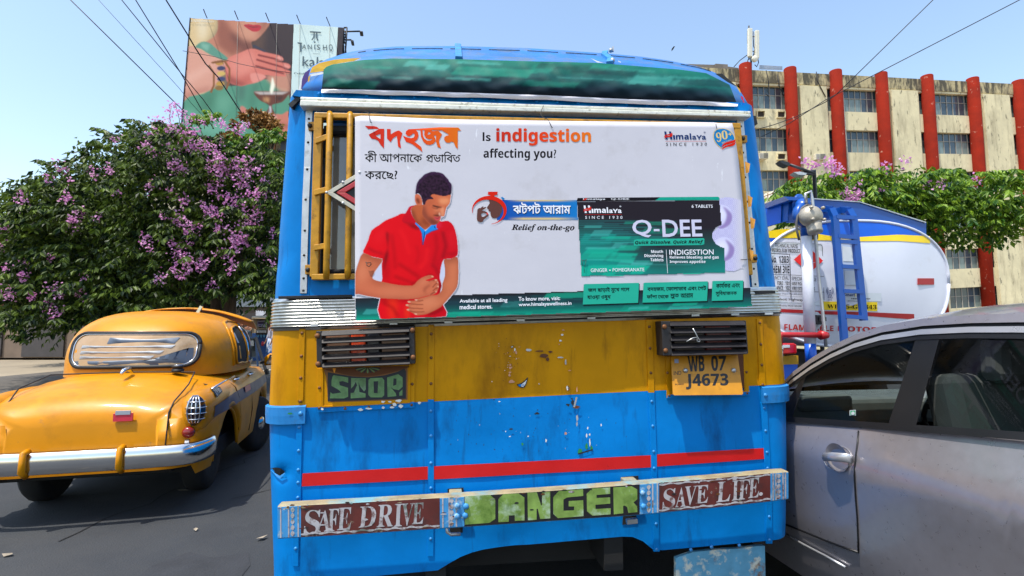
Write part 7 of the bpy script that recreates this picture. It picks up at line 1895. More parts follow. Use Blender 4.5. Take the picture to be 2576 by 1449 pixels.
roof_c=mb.build('roof',m_sil,car)
def strip(pts,w,mat,name,lift=.004,par=car,side=False):
 mb=MB();P_=[cP(U,z,lift)for U,z in pts];Q_=[cP(U+du,z-dz,lift)for(U,z),(du,dz)in zip(pts,w)]
 for o in(0,1)if side else(0,):
  A,B_=(P_,Q_)if o==0 else([oth(p)for p in P_],[oth(p)for p in Q_])
  mb.add(A+B_,[(i,i+1,i+1+len(A),i+len(A))for i in range(len(A)-1)])
 return mb.build(name,mat,par)
strip(rail,[(0,.032)]*len(rail),m_sil,'roof_rail',.012,side=True)
strip([(U,z-.032)for U,z in rail],[(0,.016)]*len(rail),m_trim,'roof_gutter',.002,side=True)
strip([(U,z-.046)for U,z in rail[2:]],[(0,.022)]*len(rail[2:]),m_silp,'door_frame',.008)
strip([(U,z-.068)for U,z in rail[2:]],[(0,.022)]*len(rail[2:]),m_trim,'glass_channel',.003)
K8c=crop(2940,1240,1000/1449)
def glass(U0_,U1_,name):
 N_=26;top,bo=[],[]
 for k in range(N_+1):
  U=U0_+(U1_-U0_)*k/N_;zt=float(np.interp(U,[q[0]for q in rail],[q[1]for q in rail]))-.080;zb=belt(U)+.0
  top.append((U,max(zt,zb+.004)));bo.append((U,zb))
 mb=MB();mb.smooth=True;vs=[]
 for t in[k/6 for k in range(7)]:vs+=[cP(U,zb+(zt-zb)*t,-.006)for(U,zt),(_,zb)in zip(top,bo)]
 w=N_+1;fs=[(r_*w+k,r_*w+k+1,r_*w+w+k+1,r_*w+w+k)for r_ in range(6)for k in range(N_)]
 mb.add(vs,fs);mb.add([oth(v)for v in vs],fs)
 return mb.build(name,m_cglass,car)
US=upx(1990,1048)[0]
glass(US,.10,'front_door_glass');glass(.22,.95,'rear_door_glass')
mb=MB()
for o in(0,1):
 for pts in([(US-.10,belt(US-.10)),(US+.012,belt(US)),(US+.012,float(np.interp(US+.012,[q[0]for q in rail],[q[1]for q in rail]))-.05)],[(.10,belt(.1)),(.22,belt(.22)),(.21,1.5),(.11,1.5)]):
  v=[cP(U,min(z,float(np.interp(U,[q[0]for q in rail],[q[1]for q in rail]))-.05),.0)for U,z in pts];v=v if o==0 else[oth(p)for p in v];mb.add(v,[tuple(range(len(v)))])
mb.build('black_pillar',m_trim,car)
strip([(US-.12,belt(US-.12)+.006)]+[(US+(1.35-US)*k/14,belt(US+(1.35-US)*k/14)+.006)for k in range(15)],[(0,.026)]*16,m_trim,'belt_moulding',.010)
mb=MB();q=[upx(*p)for p in K8c([(302,606),(340,612),(340,622),(302,618)])]
mb.build('x',m_trim,car)if False else None
mb=MB()
def inn(U,d,z):return cf.eu*U-cf.ed*d+EW*z
ax=Matrix.Rotation(cf.yaw,3,'Z')
mb.box(inn(-.1,WID/2-.0,.52),(2.3,1.40,.5),ax);mb.build('cabin_floor',m_inter,car)
mb=MB();mb.box(inn(-1.0,WID/2,.98),(.42,1.36,.16),ax);mb.box(inn(-.86,.5,1.04),(.2,.36,.1),ax);mb.build('dashboard',M('pale_dashboard',lin(150,150,146),.8,var=.2),car,.03)
for d in(.42,1.18):
 mb=MB();mb.box(inn(-.02,d,.72),(.5,.5,.16),ax);mb.box(inn(.24,d,1.02),(.14,.48,.56),ax@Matrix.Rotation(R(-10),3,'Y'));mb.box(inn(.32,d,1.36),(.10,.26,.18),ax);mb.build('seat',m_inter,car,.04)
mb=MB();wc=inn(-.60,1.18,1.03);wx=(cf.eu*.42+EW*.9).normalized();wy=cf.ed;mb.tube([wc+(wx*math.cos(a)+wy*math.sin(a))*.18 for a in[2*math.pi*k/20 for k in range(21)]],.014,7);mb.tube([wc-wy*.18,wc+wy*.18],.016,6);mb.tube([wc,wc-wx*.18],.016,6);mb.lathe(wc,wx.cross(wy),[(-.02,.06),(.03,.05)],12);mb.build('steering_wheel',m_trim,car)
mb=MB();mb.box(inn(.06,.85,1.0),(.06,.1,.08),ax);mb.build('cup_holder',m_trim,car)
fl=Flat(lambda x,y,l=0.0:cf.P(x,y,-.003+l));fl.shape([K8c([(664,582),(700,578),(700,612),(664,612)])],m_stw,.002);fl.shape([K8c([(668,585),(697,582),(697,609),(668,609)])],M('green_sticker',lin(40,130,90),.4),.004);fl.shape([smooth_loop(K8c([(674,606),(676,592),(684,588),(692,592),(692,606)]),2)],m_stw,.006);fl.build('glass_sticker',car)
def line(px,name,r=.0035,lift=.003,mat=m_trim):mb=MB();mb.tube([cf.P(x,y,lift)for x,y in px],r,6);return mb.build(name,mat,car)
line(K8c([(716,700),(710,770),(698,860),(692,960),(698,1080),(708,1200),(713,1330),(715,1400)]),'door_seam')
line([upx_ for upx_ in K8c([(285,1240),(400,1285),(520,1335),(620,1372),(715,1405)])],'door_bottom_seam',.005)
line(K8c([(285,1296),(400,1360),(525,1425),(640,1490)]),'sill_bead',.006,.010,m_silp)
mb=MB()
for a,b in zip([.20+.0],[1]):pass
hc=K8c([(595,855)])[0];c=cf.P(*hc,0.0);hn=cf.ed
mb.smooth=True
dv,df=[],[]
for j in range(7):
 rr_=1-j/6
 for k in range(28):
  a=2*math.pi*k/28;dv.append(c+cf.eu*(.058*rr_*math.cos(a))*1.15+EW*(.062*rr_*math.sin(a))+hn*(.004-.030*(1-rr_**2)))
for j in range(6):
 for k in range(28):df.append((j*28+k,j*28+(k+1)%28,(j+1)*28+(k+1)%28,(j+1)*28+k))
mb.add([p+hn*.0015 for p in dv],df);mb.build('handle_cup',m_sil,car)
line([((2940+(595+81*math.cos(a))*.6901)/1.59006,(1240+(858+72*math.sin(a))*.6901)/1.59006)for a in[2*math.pi*k/24 for k in range(25)]],'cup_edge',.0016,.002,m_silp)
mb=MB();hp=K8c([(516,852),(560,850),(640,856),(676,864)]);d_=(.02,.040,.040,.02);mb.smooth=True
rings=[]
for(x,y),o in zip(hp,d_):
 p=cf.P(x,y,o);rings.append([p+EW*(.020*math.sin(a))+hn*(.011*math.cos(a))for a in[2*math.pi*k/10 for k in range(10)]])
mb.loft(rings);mb.build('door_handle',m_silp,car,label=None)
for wu in WU:
 for o in(0,1):
  c=cf.eu*wu-cf.ed*(.10 if o==0 else WID-.10)+EW*.31;a_=cf.ed if o==0 else-cf.ed
  mb=MB();mb.lathe(c-a_*.10,a_,[(0,.18),(0,.28),(.03,.31),(.16,.31),(.19,.28),(.19,.2)],26);w=mb.build('wheel',m_tyre,car)
  mb=MB();mb.lathe(c+a_*.04,a_,[(0,.2),(.045,.205),(.04,.17),(.02,.06),(.05,.03)],20);mb.build('rim',m_silp,w)
mb=MB();mb.box(inn(-.4,WID/2,.30),(3.9,1.45,.22),ax);mb.build('underbody',m_under,car)
mb=MB();mb.add([cP(-1.15,.985,.0),oth(cP(-1.15,.985,.0)),oth(cP(rail[1][0],rail[1][1]+.02)),cP(rail[1][0],rail[1][1]+.02)],[(0,1,2,3)]);mb.build('windscreen',m_cglass,car)
TC,RX,RY,EX=(2147,714),243,161,2.5
tf0=Face((2060,700),7.0,9.0)
tcw=tf0 .P(*TC);
def dish(U,z):
 du=(U-tcw.dot(tf0 .eu))/1.32;dz=(z-tcw.z)/.87;return.12*max(0,1-du*du)*max(0,1-dz*dz)
tf=Face((2060,700),7.0,9.0,dish)
TK=tf.O
tk=thing('tanker_truck',TK,'white blue and yellow fuel tanker truck seen from behind, right of the bus','tanker truck')
m_tw=M('tanker_white',lin(214,216,226),.3,var=.05,vs=1.2,coat=.3,dirt=(lin(170,160,150),2.2,.58,.8,.4))
m_tb=M('tanker_blue',lin(12,78,160),.34,var=.12,vs=2,coat=.2);m_tb2=M('tanker_bright_blue',lin(14,88,196),.32,var=.08);m_ty=M('tanker_yellow',lin(244,208,20),.36,var=.08);m_tr=M('tanker_red',lin(170,26,32),.4)
m_lt=M('pale_panel',lin(206,212,216),.4,var=.05)
def sup(k0,n=64):
 o=[]
 for k in range(n):
  a=2*math.pi*k/n;o.append((TC[0]+RX*k0*math.copysign(abs(math.cos(a))**(2/EX),math.cos(a)),TC[1]+RY*k0*math.copysign(abs(math.sin(a))**(2/EX),math.sin(a))))
 return o
vs,fs=[],[];NN=64;KR=[1.0,.97,.9,.75,.5,.25]
for kr in KR:vs+=[tf.P(x,y,-.02 if kr==1 else 0)for x,y in sup(kr)]
vs.append(tf.P(*TC))
for r_ in range(len(KR)-1):
 for k in range(NN):fs.append((r_*NN+k,r_*NN+(k+1)%NN,(r_+1)*NN+(k+1)%NN,(r_+1)*NN+k))
for k in range(NN):fs.append(((len(KR)-1)*NN+k,(len(KR)-1)*NN+(k+1)%NN,len(vs)-1))
b=len(vs);vs+=[p-tf.ed*5.6 for p in vs[:NN]]
for k in range(NN):fs.append((k,b+k,b+(k+1)%NN,(k+1)%NN))
tank=link_mesh('tank',vs,fs,m_tw,tk,smooth=True)
T6=crop(3040,740,400/1449);T7=crop(3040,1040,400/1449)
fl=Flat(tf.map(.004))
def tgrid(px_top,px_bot,mat,lift,n=24):
 xs0=px_top[0][0];xs1=px_top[-1][0];up=[(xs0+(xs1-xs0)*k/n)for k in range(n+1)]
 T=[(x,float(np.interp(x,[p[0]for p in px_top],[p[1]for p in px_top])))for x in up];Bq=[(x,float(np.interp(x,[p[0]for p in px_bot],[p[1]for p in px_bot])))for x in up]
 mb=MB();vs=[]
 for t in(0,.25,.5,.75,1):vs+=[tf.P(a[0],a[1]*(1-t)+b_[1]*t,lift)for a,b_ in zip(T,Bq)]
 w=n+1;mb.add(vs,[(r_*w+k,r_*w+k+1,r_*w+w+k+1,r_*w+w+k)for r_ in range(4)for k in range(n)]);return mb
upper=[(x,y)for x,y in sup(.985,200)if y<TC[1]];upper.sort()
ytop=T6([(120,668),(300,640),(530,640),(640,665),(730,690),(1070,745),(1365,758)])+[(2260,590),(2340,594)];ybot=T6([(130,765),(300,770),(530,768),(730,800),(1070,805),(1365,815)])+[(2260,606),(2340,612)]
mb=tgrid([(x,float(np.interp(x,[p[0]for p in upper],[p[1]for p in upper])))for x in range(1925,2345,14)],ytop,m_tb2,.004);mb.build('blue_crown',m_tb2,tank)
mb=tgrid(ytop,ybot,m_ty,.006);mb.build('yellow_band',m_ty,tank)
mb=tgrid(T7([(160,703),(640,722),(900,738),(1425,750)])+[(2300,790)],T7([(160,752),(640,772),(900,788),(1425,802)])+[(2300,804)],m_tr,.005);mb.build('red_band',m_tr,tank)
mb=MB();mb.tube([tf.P(x,y,.0)for x,y in sup(.985)]+[tf.P(*sup(.985)[0],.0)],.022,6);mb.build('end_flange',m_tw,tank)
for q in((2190,828,2300,842),(2310,700,2350,716)):mb=MB();tf.rect(mb,*q,.0,.012);mb.build('reflective_strip',m_tr,tank)
fl=Flat(tf.map(.008))
def box_line(q,w=3.0,kf=T6):
 p=kf(q);
 for a,b_ in zip(p,p[1:]):fl.shape([stroke([a,b_],w*.17)],i_blk,.003)
fl.shape([T6([(60,815),(880,858),(905,880),(925,1750),(60,1700)])],m_lt,0.0)
box_line([(60,815),(600,842)]);box_line([(760,852),(880,858),(903,885),(930,1665)],6);box_line([(60,985),(430,1003),(450,1640)],8);box_line([(60,1140),(435,1152)],4);box_line([(60,1288),(440,1303),(925,1325)],6)
box_line([(60,350),(235,440),(620,455),(930,465)],6,T7)if False else box_line([(60,430),(235,440),(620,455),(930,465)],6,T7)
for q in([(100,505),(620,535)],[(100,610),(630,625)],[(100,690),(635,700)],[(100,440),(620,470)]):box_line(q,3,T7)
fl.text('PRODUCT TECHNICAL NAME',T6([(20,828),(550,858),(548,915),(20,893)]),i_blk,None,lift=.003);fl.text('ED PETROLEUM PRODUCT',T6([(120,915),(584,930),(582,985),(120,970)]),i_blk,'sb',lift=.003)
fl.text('UN No. 1203',T6([(30,1022),(416,1030),(416,1130),(30,1122)]),i_blk,'sb',lift=.003);fl.text('HAZCHEM 3YE',T6([(30,1160),(424,1172),(424,1282),(30,1270)]),i_blk,'sb',lift=.003)
fl.text('EMERGENCY DIAL:',T7([(60,228),(425,232),(425,285),(60,280)]),i_blk,None,lift=.003);fl.text('100   FIRE : 101',T7([(150,305),(428,310),(428,365),(150,355)]),i_blk,'sb',lift=.003);fl.text('AMBULANCE : 102',T7([(100,372),(430,378),(430,432),(100,424)]),i_blk,'sb',lift=.003)
fl.text('SPECIAL ADVICE',T7([(462,240),(818,258),(818,308),(462,292)]),i_blk,None,lift=.003);fl.text('USE FOAM',T7([(466,318),(660,324),(660,370),(466,362)]),i_blk,'sb',lift=.003);fl.text('FIRE EXTINGUISHERS',T7([(468,388),(795,396),(795,446),(468,438)]),i_blk,'sb',lift=.003)
fl.text('Budge Budge Depot Tel. 033-2470',T7([(130,474),(620,488),(620,512),(130,500)]),i_blk,None,.004,lift=.003);fl.text('Neoti Highway',T7([(256,548),(626,556),(626,608),(256,592)]),i_blk,None,.02,lift=.003);fl.text('Mobile.9433105048',T7([(280,645),(602,655),(602,682),(280,672)]),i_blk,None,.012,lift=.003)
fl.shape([T6([(490,1080),(700,895),(915,1098),(715,1275)])],i_hr:=M('hazard_red',lin(226,30,24),.4),.004)
fl.shape([smooth_loop(T6([(728,1060),(735,1030),(742,1006),(750,1030),(760,1020),(762,1045),(752,1075),(735,1078)]),2)],i_wht,.006);fl.shape([T6([(720,1088),(766,1090),(766,1104),(720,1102)])],i_wht,.006);fl.text('FLAMMABLE LIQUID',T6([(660,1115),(800,1118),(800,1132),(660,1130)]),i_wht,'sb',lift=.006)
fl.build('hazard_panel',tank)
fl=Flat(tf.map(.008));i_lr=M('letter_red',lin(196,36,34),.4)
fl.text('FLAMMABLE',T7([(352,928),(1066,952),(1066,1030),(352,1012)]),i_lr,'sb',.01);fl.text('MOTOR SPIRIT',T7([(1130,955),(2250,992),(2250,1060),(1130,1030)]),i_lr,'sb',.01)
fl.build('red_lettering',tank)
fl=Flat(tf.map(.008));fl.shape([T7([(910,600),(1700,610),(1700,740),(918,722)])],m_ty,.0);fl.text('WB-15-G-8843',T7([(975,640),(1690,650),(1690,716),(975,700)]),i_blk,'b',lift=.003)
fl.shape([T7([(1200,470),(1760,480),(1760,600),(1215,590)])],m_lt,.0);fl.text('Smart',T7([(1218,480),(1376,484),(1376,528),(1218,524)]),i_navy,'sb',lift=.003);fl.text('Line',T7([(1382,486),(1500,488),(1500,530),(1382,528)]),m_ty,'sb',lift=.003);fl.text('1800 22 4344',T7([(1316,548),(1600,552),(1600,572),(1316,568)]),i_blk,'sb',lift=.003);fl.text('24 Hour Call',T7([(1270,585),(1500,590),(1500,606),(1270,600)]),i_blk,None,lift=.003)
def arc(cx,cy,r,a0,a1):return stroke([(cx+r*math.cos(R(a)),cy+r*1.1*math.sin(R(a)))for a in range(a0,a1+1,12)],5)
for r_ in(28,40,52):fl.shape([T7(arc(1016,446,r_,-60,60))],i_navy,.002);fl.shape([T7(arc(1016,446,r_,120,240))],i_navy,.002)
fl.shape([T7(disc(1016,446,12))],i_navy,.002)
for a,b_ in(((1016,460),(985,548)),((1016,460),(1048,552)),((985,548),(1048,552)),((1000,505),(1032,507)),((1000,505),(1016,550)),((1032,507),(1016,550))):fl.shape([T7(stroke([a,b_],6))],i_navy,.002)
fl.text('VTS',T7([(988,570),(1042,572),(1042,588),(988,586)]),i_navy,'sb',lift=.002)
fl.build('marking_plate',tank)
mb=MB();tf0 .prism(mb,T6([(415,172),(520,180),(1449,238)])+[(2330,560),(2330,590)]+T6([(1449,520),(415,540)]),-.05,.0)
c0=tf0 .P(*T6([(415,190)])[0],0);c1_=tf0 .P(*T6([(405,520)])[0],0);fw=-tf0 .ed
mb.add([c0,c1_,c1_+fw*3.6,c0+fw*3.6],[(0,1,2,3)]);mb.build('coaming',m_tb,tk)
mb=MB();mb.add([c0+fw*.12-tf0 .eu*.02-EW*.05,c1_+fw*.12-tf0 .eu*.02,c1_+fw*2.6-tf0 .eu*.12,c0+fw*2.6-tf0 .eu*.12-EW*.05],[(0,1,2,3)]);mb.build('side_panel',m_tb2,tk)
mb=MB();tf0 .prism(mb,T6([(780,190),(1449,238)])+[(2330,558),(2330,561)]+T6([(1449,250),(780,205)]),-.06,.02);mb.build('coaming_rim',m_strip,tk)
mb=MB();tf0 .prism(mb,T6([(350,165),(520,176),(680,180),(680,205),(520,222),(420,218)]),-.4,.12);mb.build('top_bracket',m_tb,tk)
def tp(kf,q,D):return tf0 .P(*kf([q])[0],D)
pp=[tp(T6,(560,290),-.1),tp(T6,(640,300),.18),tp(T6,(655,420),.34),tp(T6,(660,560),.34)]
mb=MB();mb.tube([tp(T6,(545,262),-.1),tp(T6,(600,285),.12),tp(T6,(640,340),.28)],.165*.5,14);mb.lathe(tp(T6,(535,265),.02),(tf0 .ed*1-EW*.3+tf0 .eu*.5),[(0,.125),(.03,.125)],16);mb.lathe(tp(T6,(640,440),.30),tf0 .ed+tf0 .eu*.25,[(-.05,.16),(.02,.165),(.04,.14)],18)
top_,mid_,low_,end_=tp(T6,(660,480),.28),tp(T6,(668,745),.28),tp(T7,(728,1210),.28),tp(T7,(740,1449),.28)
end_2=end_+(end_-low_)*.4
mb.tube([top_,mid_],.066,16);bp_=mb.build('vapour_pipe',m_tb,tk)
mb=MB();mb.tube([mid_,low_],.067,16);mb.build('white_sleeve',m_tw,bp_);mb=MB();mb.tube([low_,end_2],.066,16);mb.build('pipe_foot',m_tb2,bp_)
vc=tp(T6,(735,455),.42);mb=MB();mb.sphere(vc,.145,18,12,(1,.8,.95));mb.lathe(vc-EW*.06+tf0 .eu*.03,-EW+tf0 .ed*.2,[(0,.10),(.10,.085),(.13,.09),(.16,.085)],14)
for dx,dz in((-.07,.09),(.09,.09),(-.06,-.06),(.10,-.06)):mb.lathe(vc+tf0 .eu*dx+EW*dz+tf0 .ed*.09,tf0 .ed,[(0,.02),(.03,.02),(.04,.012)],8)
mb.build('valve_cap',M('cast_aluminium',lin(172,164,148),.5,.4,var=.2,vs=14,bump=.003,bs=30),bp_)
mb=MB();mb.tube([tp(T6,q,.36)for q in((745,340),(735,300),(680,285),(600,340),(545,450),(525,560),(540,680),(570,800))],.016,6);mb.tube([tp(T6,(600,780),.24),tp(T7,(630,400),.24),tp(T7,(655,900),.24),tp(T7,(665,1449),.24)],.016,6);mb.build('hose',M('grey_hose',lin(86,84,84),.6),bp_)
mb=MB();mb.tube([tp(T6,q,.35)for q in((668,260),(660,130),(735,92),(755,200),(770,340))]+[tp(T6,(785,560),.35),tp(T6,(815,880),.33),tp(T6,(850,1330),.32),tp(T7,(900,680),.32),tp(T7,(940,1060),.34),tp(T7,(955,1250),.34)],.02,8);mb.build('steel_rod',m_rivet,tk)
mb=MB();mb.bar(tp(T6,(725,725),.2),tp(T6,(830,716),.34),.03,.12);mb.bar(tp(T7,(790,850),.05),tp(T7,(945,858),.34),.03,.05);mb.bar(tp(T7,(790,860),.05),tp(T7,(890,870),.2),.1,.12);mb.build('rod_bracket',m_dkmet,tk)
mb=MB();tf.prism(mb,smooth_loop(T7([(775,790),(815,748),(860,775),(890,840),(890,940),(830,1010),(780,990)]),2),-.0,.02);mb.build('patch_plate',m_lt,tank)
mb=MB()
for a,b_,c_ in(((1030,340),(1085,460),(1090,460)),((1280,355),(1365,465),(1350,465))):pass
L1=[tp(T6,(1080,450),.30),tp(T7,(1215,1110),.30)];L1 .append(L1[1]+(L1[1]-L1[0])*.18);L2=[tp(T6,(1352,470),.30),tp(T6,(1410,1040),.30)];L2 .append(L2[1]+(L2[1]-L2[0])*1.6)
for l in(L1,L2):mb.bar(l[0],l[2],.085,.05,up=tf0 .ed)
mb.bar(tp(T6,(940,345),.0),tp(T6,(1030,350),.26),.05,.08);mb.bar(tp(T6,(1030,345),.27),tp(T6,(1082,455),.30),.085,.05,up=tf0 .ed);mb.bar(tp(T6,(1190,358),.0),tp(T6,(1290,365),.26),.05,.08);mb.bar(tp(T6,(1285,360),.27),tp(T6,(1352,472),.30),.085,.05,up=tf0 .ed)
mb.build('ladder_rail',m_tb,tk)
for(ya,yb)in(((1090,465),(1350,478)),((1115,740),(1385,765)),((1150,820),(1380,836)),((1170,1180),(1410,1195))):
 mb=MB();mb.bar(tp(T6,ya,.30),tp(T6,yb,.30),.05,.06,up=tf0 .ed);mb.build('ladder_rung',m_tb,tk)
for(ya,yb)in(((1190,450),(1470,462)),((1215,815),(1500,835))):
 mb=MB();mb.bar(tp(T7,ya,.30),tp(T7,yb,.30),.05,.06,up=tf0 .ed);mb.build('ladder_rung',m_tb,tk)
fl=Flat(tf.map(.012))
for q in([(1145,830),(1365,850),(1390,1165),(1175,1150)],[(1175,1195),(1395,1208),(1430,1449),(1200,1449)]):fl.shape([T6(q)],M('pale_blue_sheet',lin(176,190,214),.4),0)
for q in([(1195,885),(1360,905),(1372,1110),(1205,1105)],[(1222,1240),(1400,1250),(1420,1449),(1240,1449)]):fl.shape([T6(q)],m_lt,.003)
fl.build('blank_sheet',tank)
rb_=[tp(T7,q,.40)for q in((285,1240),(285,1110),(305,1082),(895,1090))]
mb=MB();mb.tube(rb_,.035,8);mb.lathe(rb_[-1],tf0 .eu,[(-.02,.06),(.08,.04)],8);mb.build('red_rail',m_tr,tk)
mb=MB();q=T7([(285,1210),(500,1205),(540,1220),(545,1360),(300,1372)]);tf0 .prism(mb,q,-.02,.14);mb.build('tail_lamp',M('truck_red_lens',lin(190,24,30),.2,var=.2,vs=20,coat=.5),tk,.02)
mb=MB();tf0 .prism(mb,T7([(312,1232),(432,1228),(432,1268),(312,1274)]),.14,.146);mb.build('lamp_label',m_lt,tk)
mb=MB();tf0 .prism(mb,T7([(275,1322),(338,1320),(340,1408),(298,1410)]),.42,.46);pk=mb.build('padlock',m_strip,tk,.01);mb=MB();mb.tube([tp(T7,q,.44)for q in((285,1325),(285,1285),(305,1270),(322,1285),(322,1325))],.014,8);mb.build('shackle',m_chr,pk)
mb=MB();tf0 .prism(mb,T7([(250,1395),(555,1385),(555,1510),(250,1520)]),-.1,.05);mb.build('yellow_plate',M('dirty_yellow_plate',lin(200,150,20),.5,var=.2,vs=4),tk);mb=MB();tf0 .prism(mb,T7([(250,1522),(545,1512),(545,1760),(250,1760)]),-.1,.05);mb.build('blue_plate',m_tb2,tk)
Uc=tcw.dot(tf0 .eu)
mb=MB();rt_=Matrix.Rotation(tf0 .yaw,3,'Z');mb.box(tf0 .eu*Uc-tf0 .ed*3.4+EW*1.0,(1.0,7.4,.3),rt_);mb.box(tf0 .eu*Uc-tf0 .ed*.1+EW*.95,(2.3,.12,.45),rt_);mb.build('chassis',m_under,tk)
for s in(-1,1):
 for d in(1.2,2.5,6.6):
  c=tf0 .eu*(Uc+s*.98)-tf0 .ed*d+EW*.5;mb=MB();mb.lathe(c-tf0 .eu*.2,tf0 .eu,[(0,.3),(0,.46),(.05,.5),(.35,.5),(.4,.46),(.4,.3)],26);mb.build('wheel',m_tyre,tk)
mb=MB();mb.box(tf0 .eu*Uc-tf0 .ed*7.0+EW*1.75,(2.3,1.8,2.0),rt_);mb.build('cab',m_tb2,tk,.08)
SPLIT=set('belt_clip belt_edge roof_bolt hem_bolt grille_bracket grille_bolt peeling_tape emblem_rivet guard_slat guard_bolt bumper_bolt bumper_slot bumper_arm tow_hook hook_slot plate_bolt board_rivet frame_rivet torn_seal red_stripe front_door_glass rear_door_glass black_pillar roof_rail roof_gutter overrider door_handle door_seam green_tag lamp_arm support_post recess wall_cable rail post packet hanging_pouch scalloped_cloth eye ear bolt_head panel_wire ladder_rail roof_block rod_bracket lamp_guard dry_stem pole hose window_band handle_bar twig bracket fence_mesh shelf_bracket plate_frame stop_board drip_moulding blank_sheet underside recess_frame frame'.split())
def split_loose(o):
 me=o.data;nv=len(me.vertices)
 par=np.arange(nv)
 ed=np.array([e.vertices[:]for e in me.edges])if len(me.edges)else np.zeros((0,2),int)
 while len(ed):
  a,b=par[ed[:,0]],par[ed[:,1]];m=np.minimum(a,b);new=par.copy();np.minimum.at(new,ed[:,0],m);np.minimum.at(new,ed[:,1],m);new=new[new]
  if(new==par).all():break
  par=new
 ids=sorted(set(par.tolist()))
 if not 1<len(ids)<=60:return
 co=[v.co.copy()for v in me.vertices];polys=[(tuple(p.vertices),p.use_smooth,p.material_index)for p in me.polygons]
 for k,i in enumerate(ids):
  vi=np.nonzero(par==i)[0].tolist();mp={v:j for j,v in enumerate(vi)};ps=[p for p in polys if par[p[0][0]]==i]
  if not ps:continue
  m2=bpy.data.meshes.new(me.name);m2 .from_pydata([co[v]for v in vi],[],[[mp[v]for v in p[0]]for p in ps])
  for m in me.materials:m2 .materials.append(m)
  m2 .polygons.foreach_set('use_smooth',[p[1]for p in ps]);m2 .polygons.foreach_set('material_index',[p[2]for p in ps]);m2 .update()
  if k==0:o.data=m2
  else:
   c=o.copy();c.data=m2;COL.objects.link(c)
for o in[o for o in COL.objects if o.type=='MESH' and o.parent and o.name.split('.')[0]in SPLIT]:split_loose(o)
m_cable=M('black_cable',lin(34,34,38),.6)
K1=crop(640,60,.41408);K4=crop(2640,60,.41408)
def cable(px,d0,d1,r,label):
 P_=[at(x,y,d0+(d1-d0)*i/(len(px)-1))for i,(x,y)in enumerate(px)];o=P_[0]
 mb=MB();mb.tube([p-o for p in P_],r,6);w=mb.build('overhead_cable',m_cable,None,loc=o);tag(w,label,'cable','cables crossing the sky')
def ext(pts,k):
 (x0,y0),(x1,y1)=pts[0],pts[1];return[(x0-(x1-x0)*k,y0-(y1-y0)*k)]+list(pts)
cable(ext(K1([(175,42),(258,175),(345,325),(440,470),(560,600),(780,935),(880,1090)]),6),11,13.5,.016,'thickest cable, crossing the middle of the billboard to the withered creeper')
cable(ext(K1([(52,320),(200,560),(400,910),(520,1100)]),7),11,13,.012,'thin cable running down across the left edge of the billboard')
cable(ext(K1([(52,375),(210,570),(420,820),(570,1030)]),7),11,13,.011,'thin cable crossing its neighbour at the billboard edge')
cable(ext(K1([(52,755),(230,930),(400,1100)]),8),11,13,.012,'lowest thin cable, ending in the mauve blossom')
cable(ext(K1([(52,560),(180,700),(300,850),(420,980)]),8),12,14,.006,'faint hair-thin cable left of the billboard')
cable(ext(K1([(270,355),(520,400),(760,470),(1000,520),(1270,560)]),0.2),22,22,.012,'faint cable running level across the billboard picture')
cable(list(reversed(ext(list(reversed(K4([(905,1115),(1100,1060),(1300,990),(1600,840),(1700,770),(1920,555)]))),8))),20,16,.015,'steeper of two black cables in front of the red columns')
cable(list(reversed(ext(list(reversed(K4([(960,1185),(1260,1040),(1600,820),(1920,655)]))),8))),20,16,.015,'flatter of two black cables in front of the red columns')
K7=crop(2940,640,500/906)
lo_=at(1985,420,12.0);lb_=Vector((at(2052,520,12.4).x,12.4,0));sl_o=thing('street_lamp',lb_,'dark street lamp with two heads reaching out of the green tree','street lamp')
mb=MB();mb.tube([Vector((0,0,0)),Vector((0,0,at(2052,430,12.4).z)),at(2010,438,12.2)-lb_],.05,8);mb.tube([at(*p,12.2)-lb_ for p in K7([(580,100),(500,70),(400,35)])],.035,8);mb.tube([at(*p,12.2)-lb_ for p in K7([(580,108),(520,100),(470,92)])],.03,8);mb.build('pole',m_dkmet,sl_o)
for q in([(322,4),(345,2),(395,18),(400,36),(380,40),(340,22)],[(425,88),(470,84),(520,96),(515,108),(460,106)]):
 mb=MB();f=[at(*p,12.1)-lb_ for p in K7(q)];b_=[p+Vector((.05,.30,.02))for p in f];n=len(f);mb.add(f+b_,[tuple(range(n)),tuple(range(2*n-1,n-1,-1))]+[(i,i+n,(i+1)%n+n,(i+1)%n)for i in range(n)]);mb.build('lamp_head',m_dkmet if q[0][0]<400 else m_strip,sl_o)
K3=crop(2100,60,.41408);bo=at(*K3([(1433,318)])[0],40);bd=thing('bird',bo,'small dark bird gliding in the blue sky above the bus','bird')
mb=MB();q=[at(*p,40)-bo for p in K3([(1410,338),(1425,318),(1436,320),(1455,298)])]
def wing(a,b,c,w):d=Vector((0,w,0));mb.add([a,b-d*.3,b+d,c-d*.4,c+d*.6],[(0,1,2),(1,3,4,2)])
up=Vector((0,.25,.02))
vs=[q[0],q[1]-up,q[1]+up,q[2]-up,q[2]+up,q[3],(q[1]+q[2])/2+Vector((0,-.4,-.06)),(q[1]+q[2])/2+Vector((0,.42,-.05)),(q[1]+q[2])/2+Vector((.02,0,-.10))]
mb.add(vs,[(0,1,2),(1,3,4,2),(3,5,4),(1,6,3),(2,4,7),(1,8,6),(3,6,8),(2,7,8),(4,8,7),(1,2,8),(3,8,4)]);mb.build('body',m_dkmet,bd)
DK=22.0;Ks=crop(940,1140,200/724)
def S(x,y,d=DK):return at(*Ks([(x,y)])[0],d)
so_=S(390,1130);so_.z=.13;stall=thing('street_stall',so_,'wooden pavement stall with paper notices between the taxi and the bus','stall')
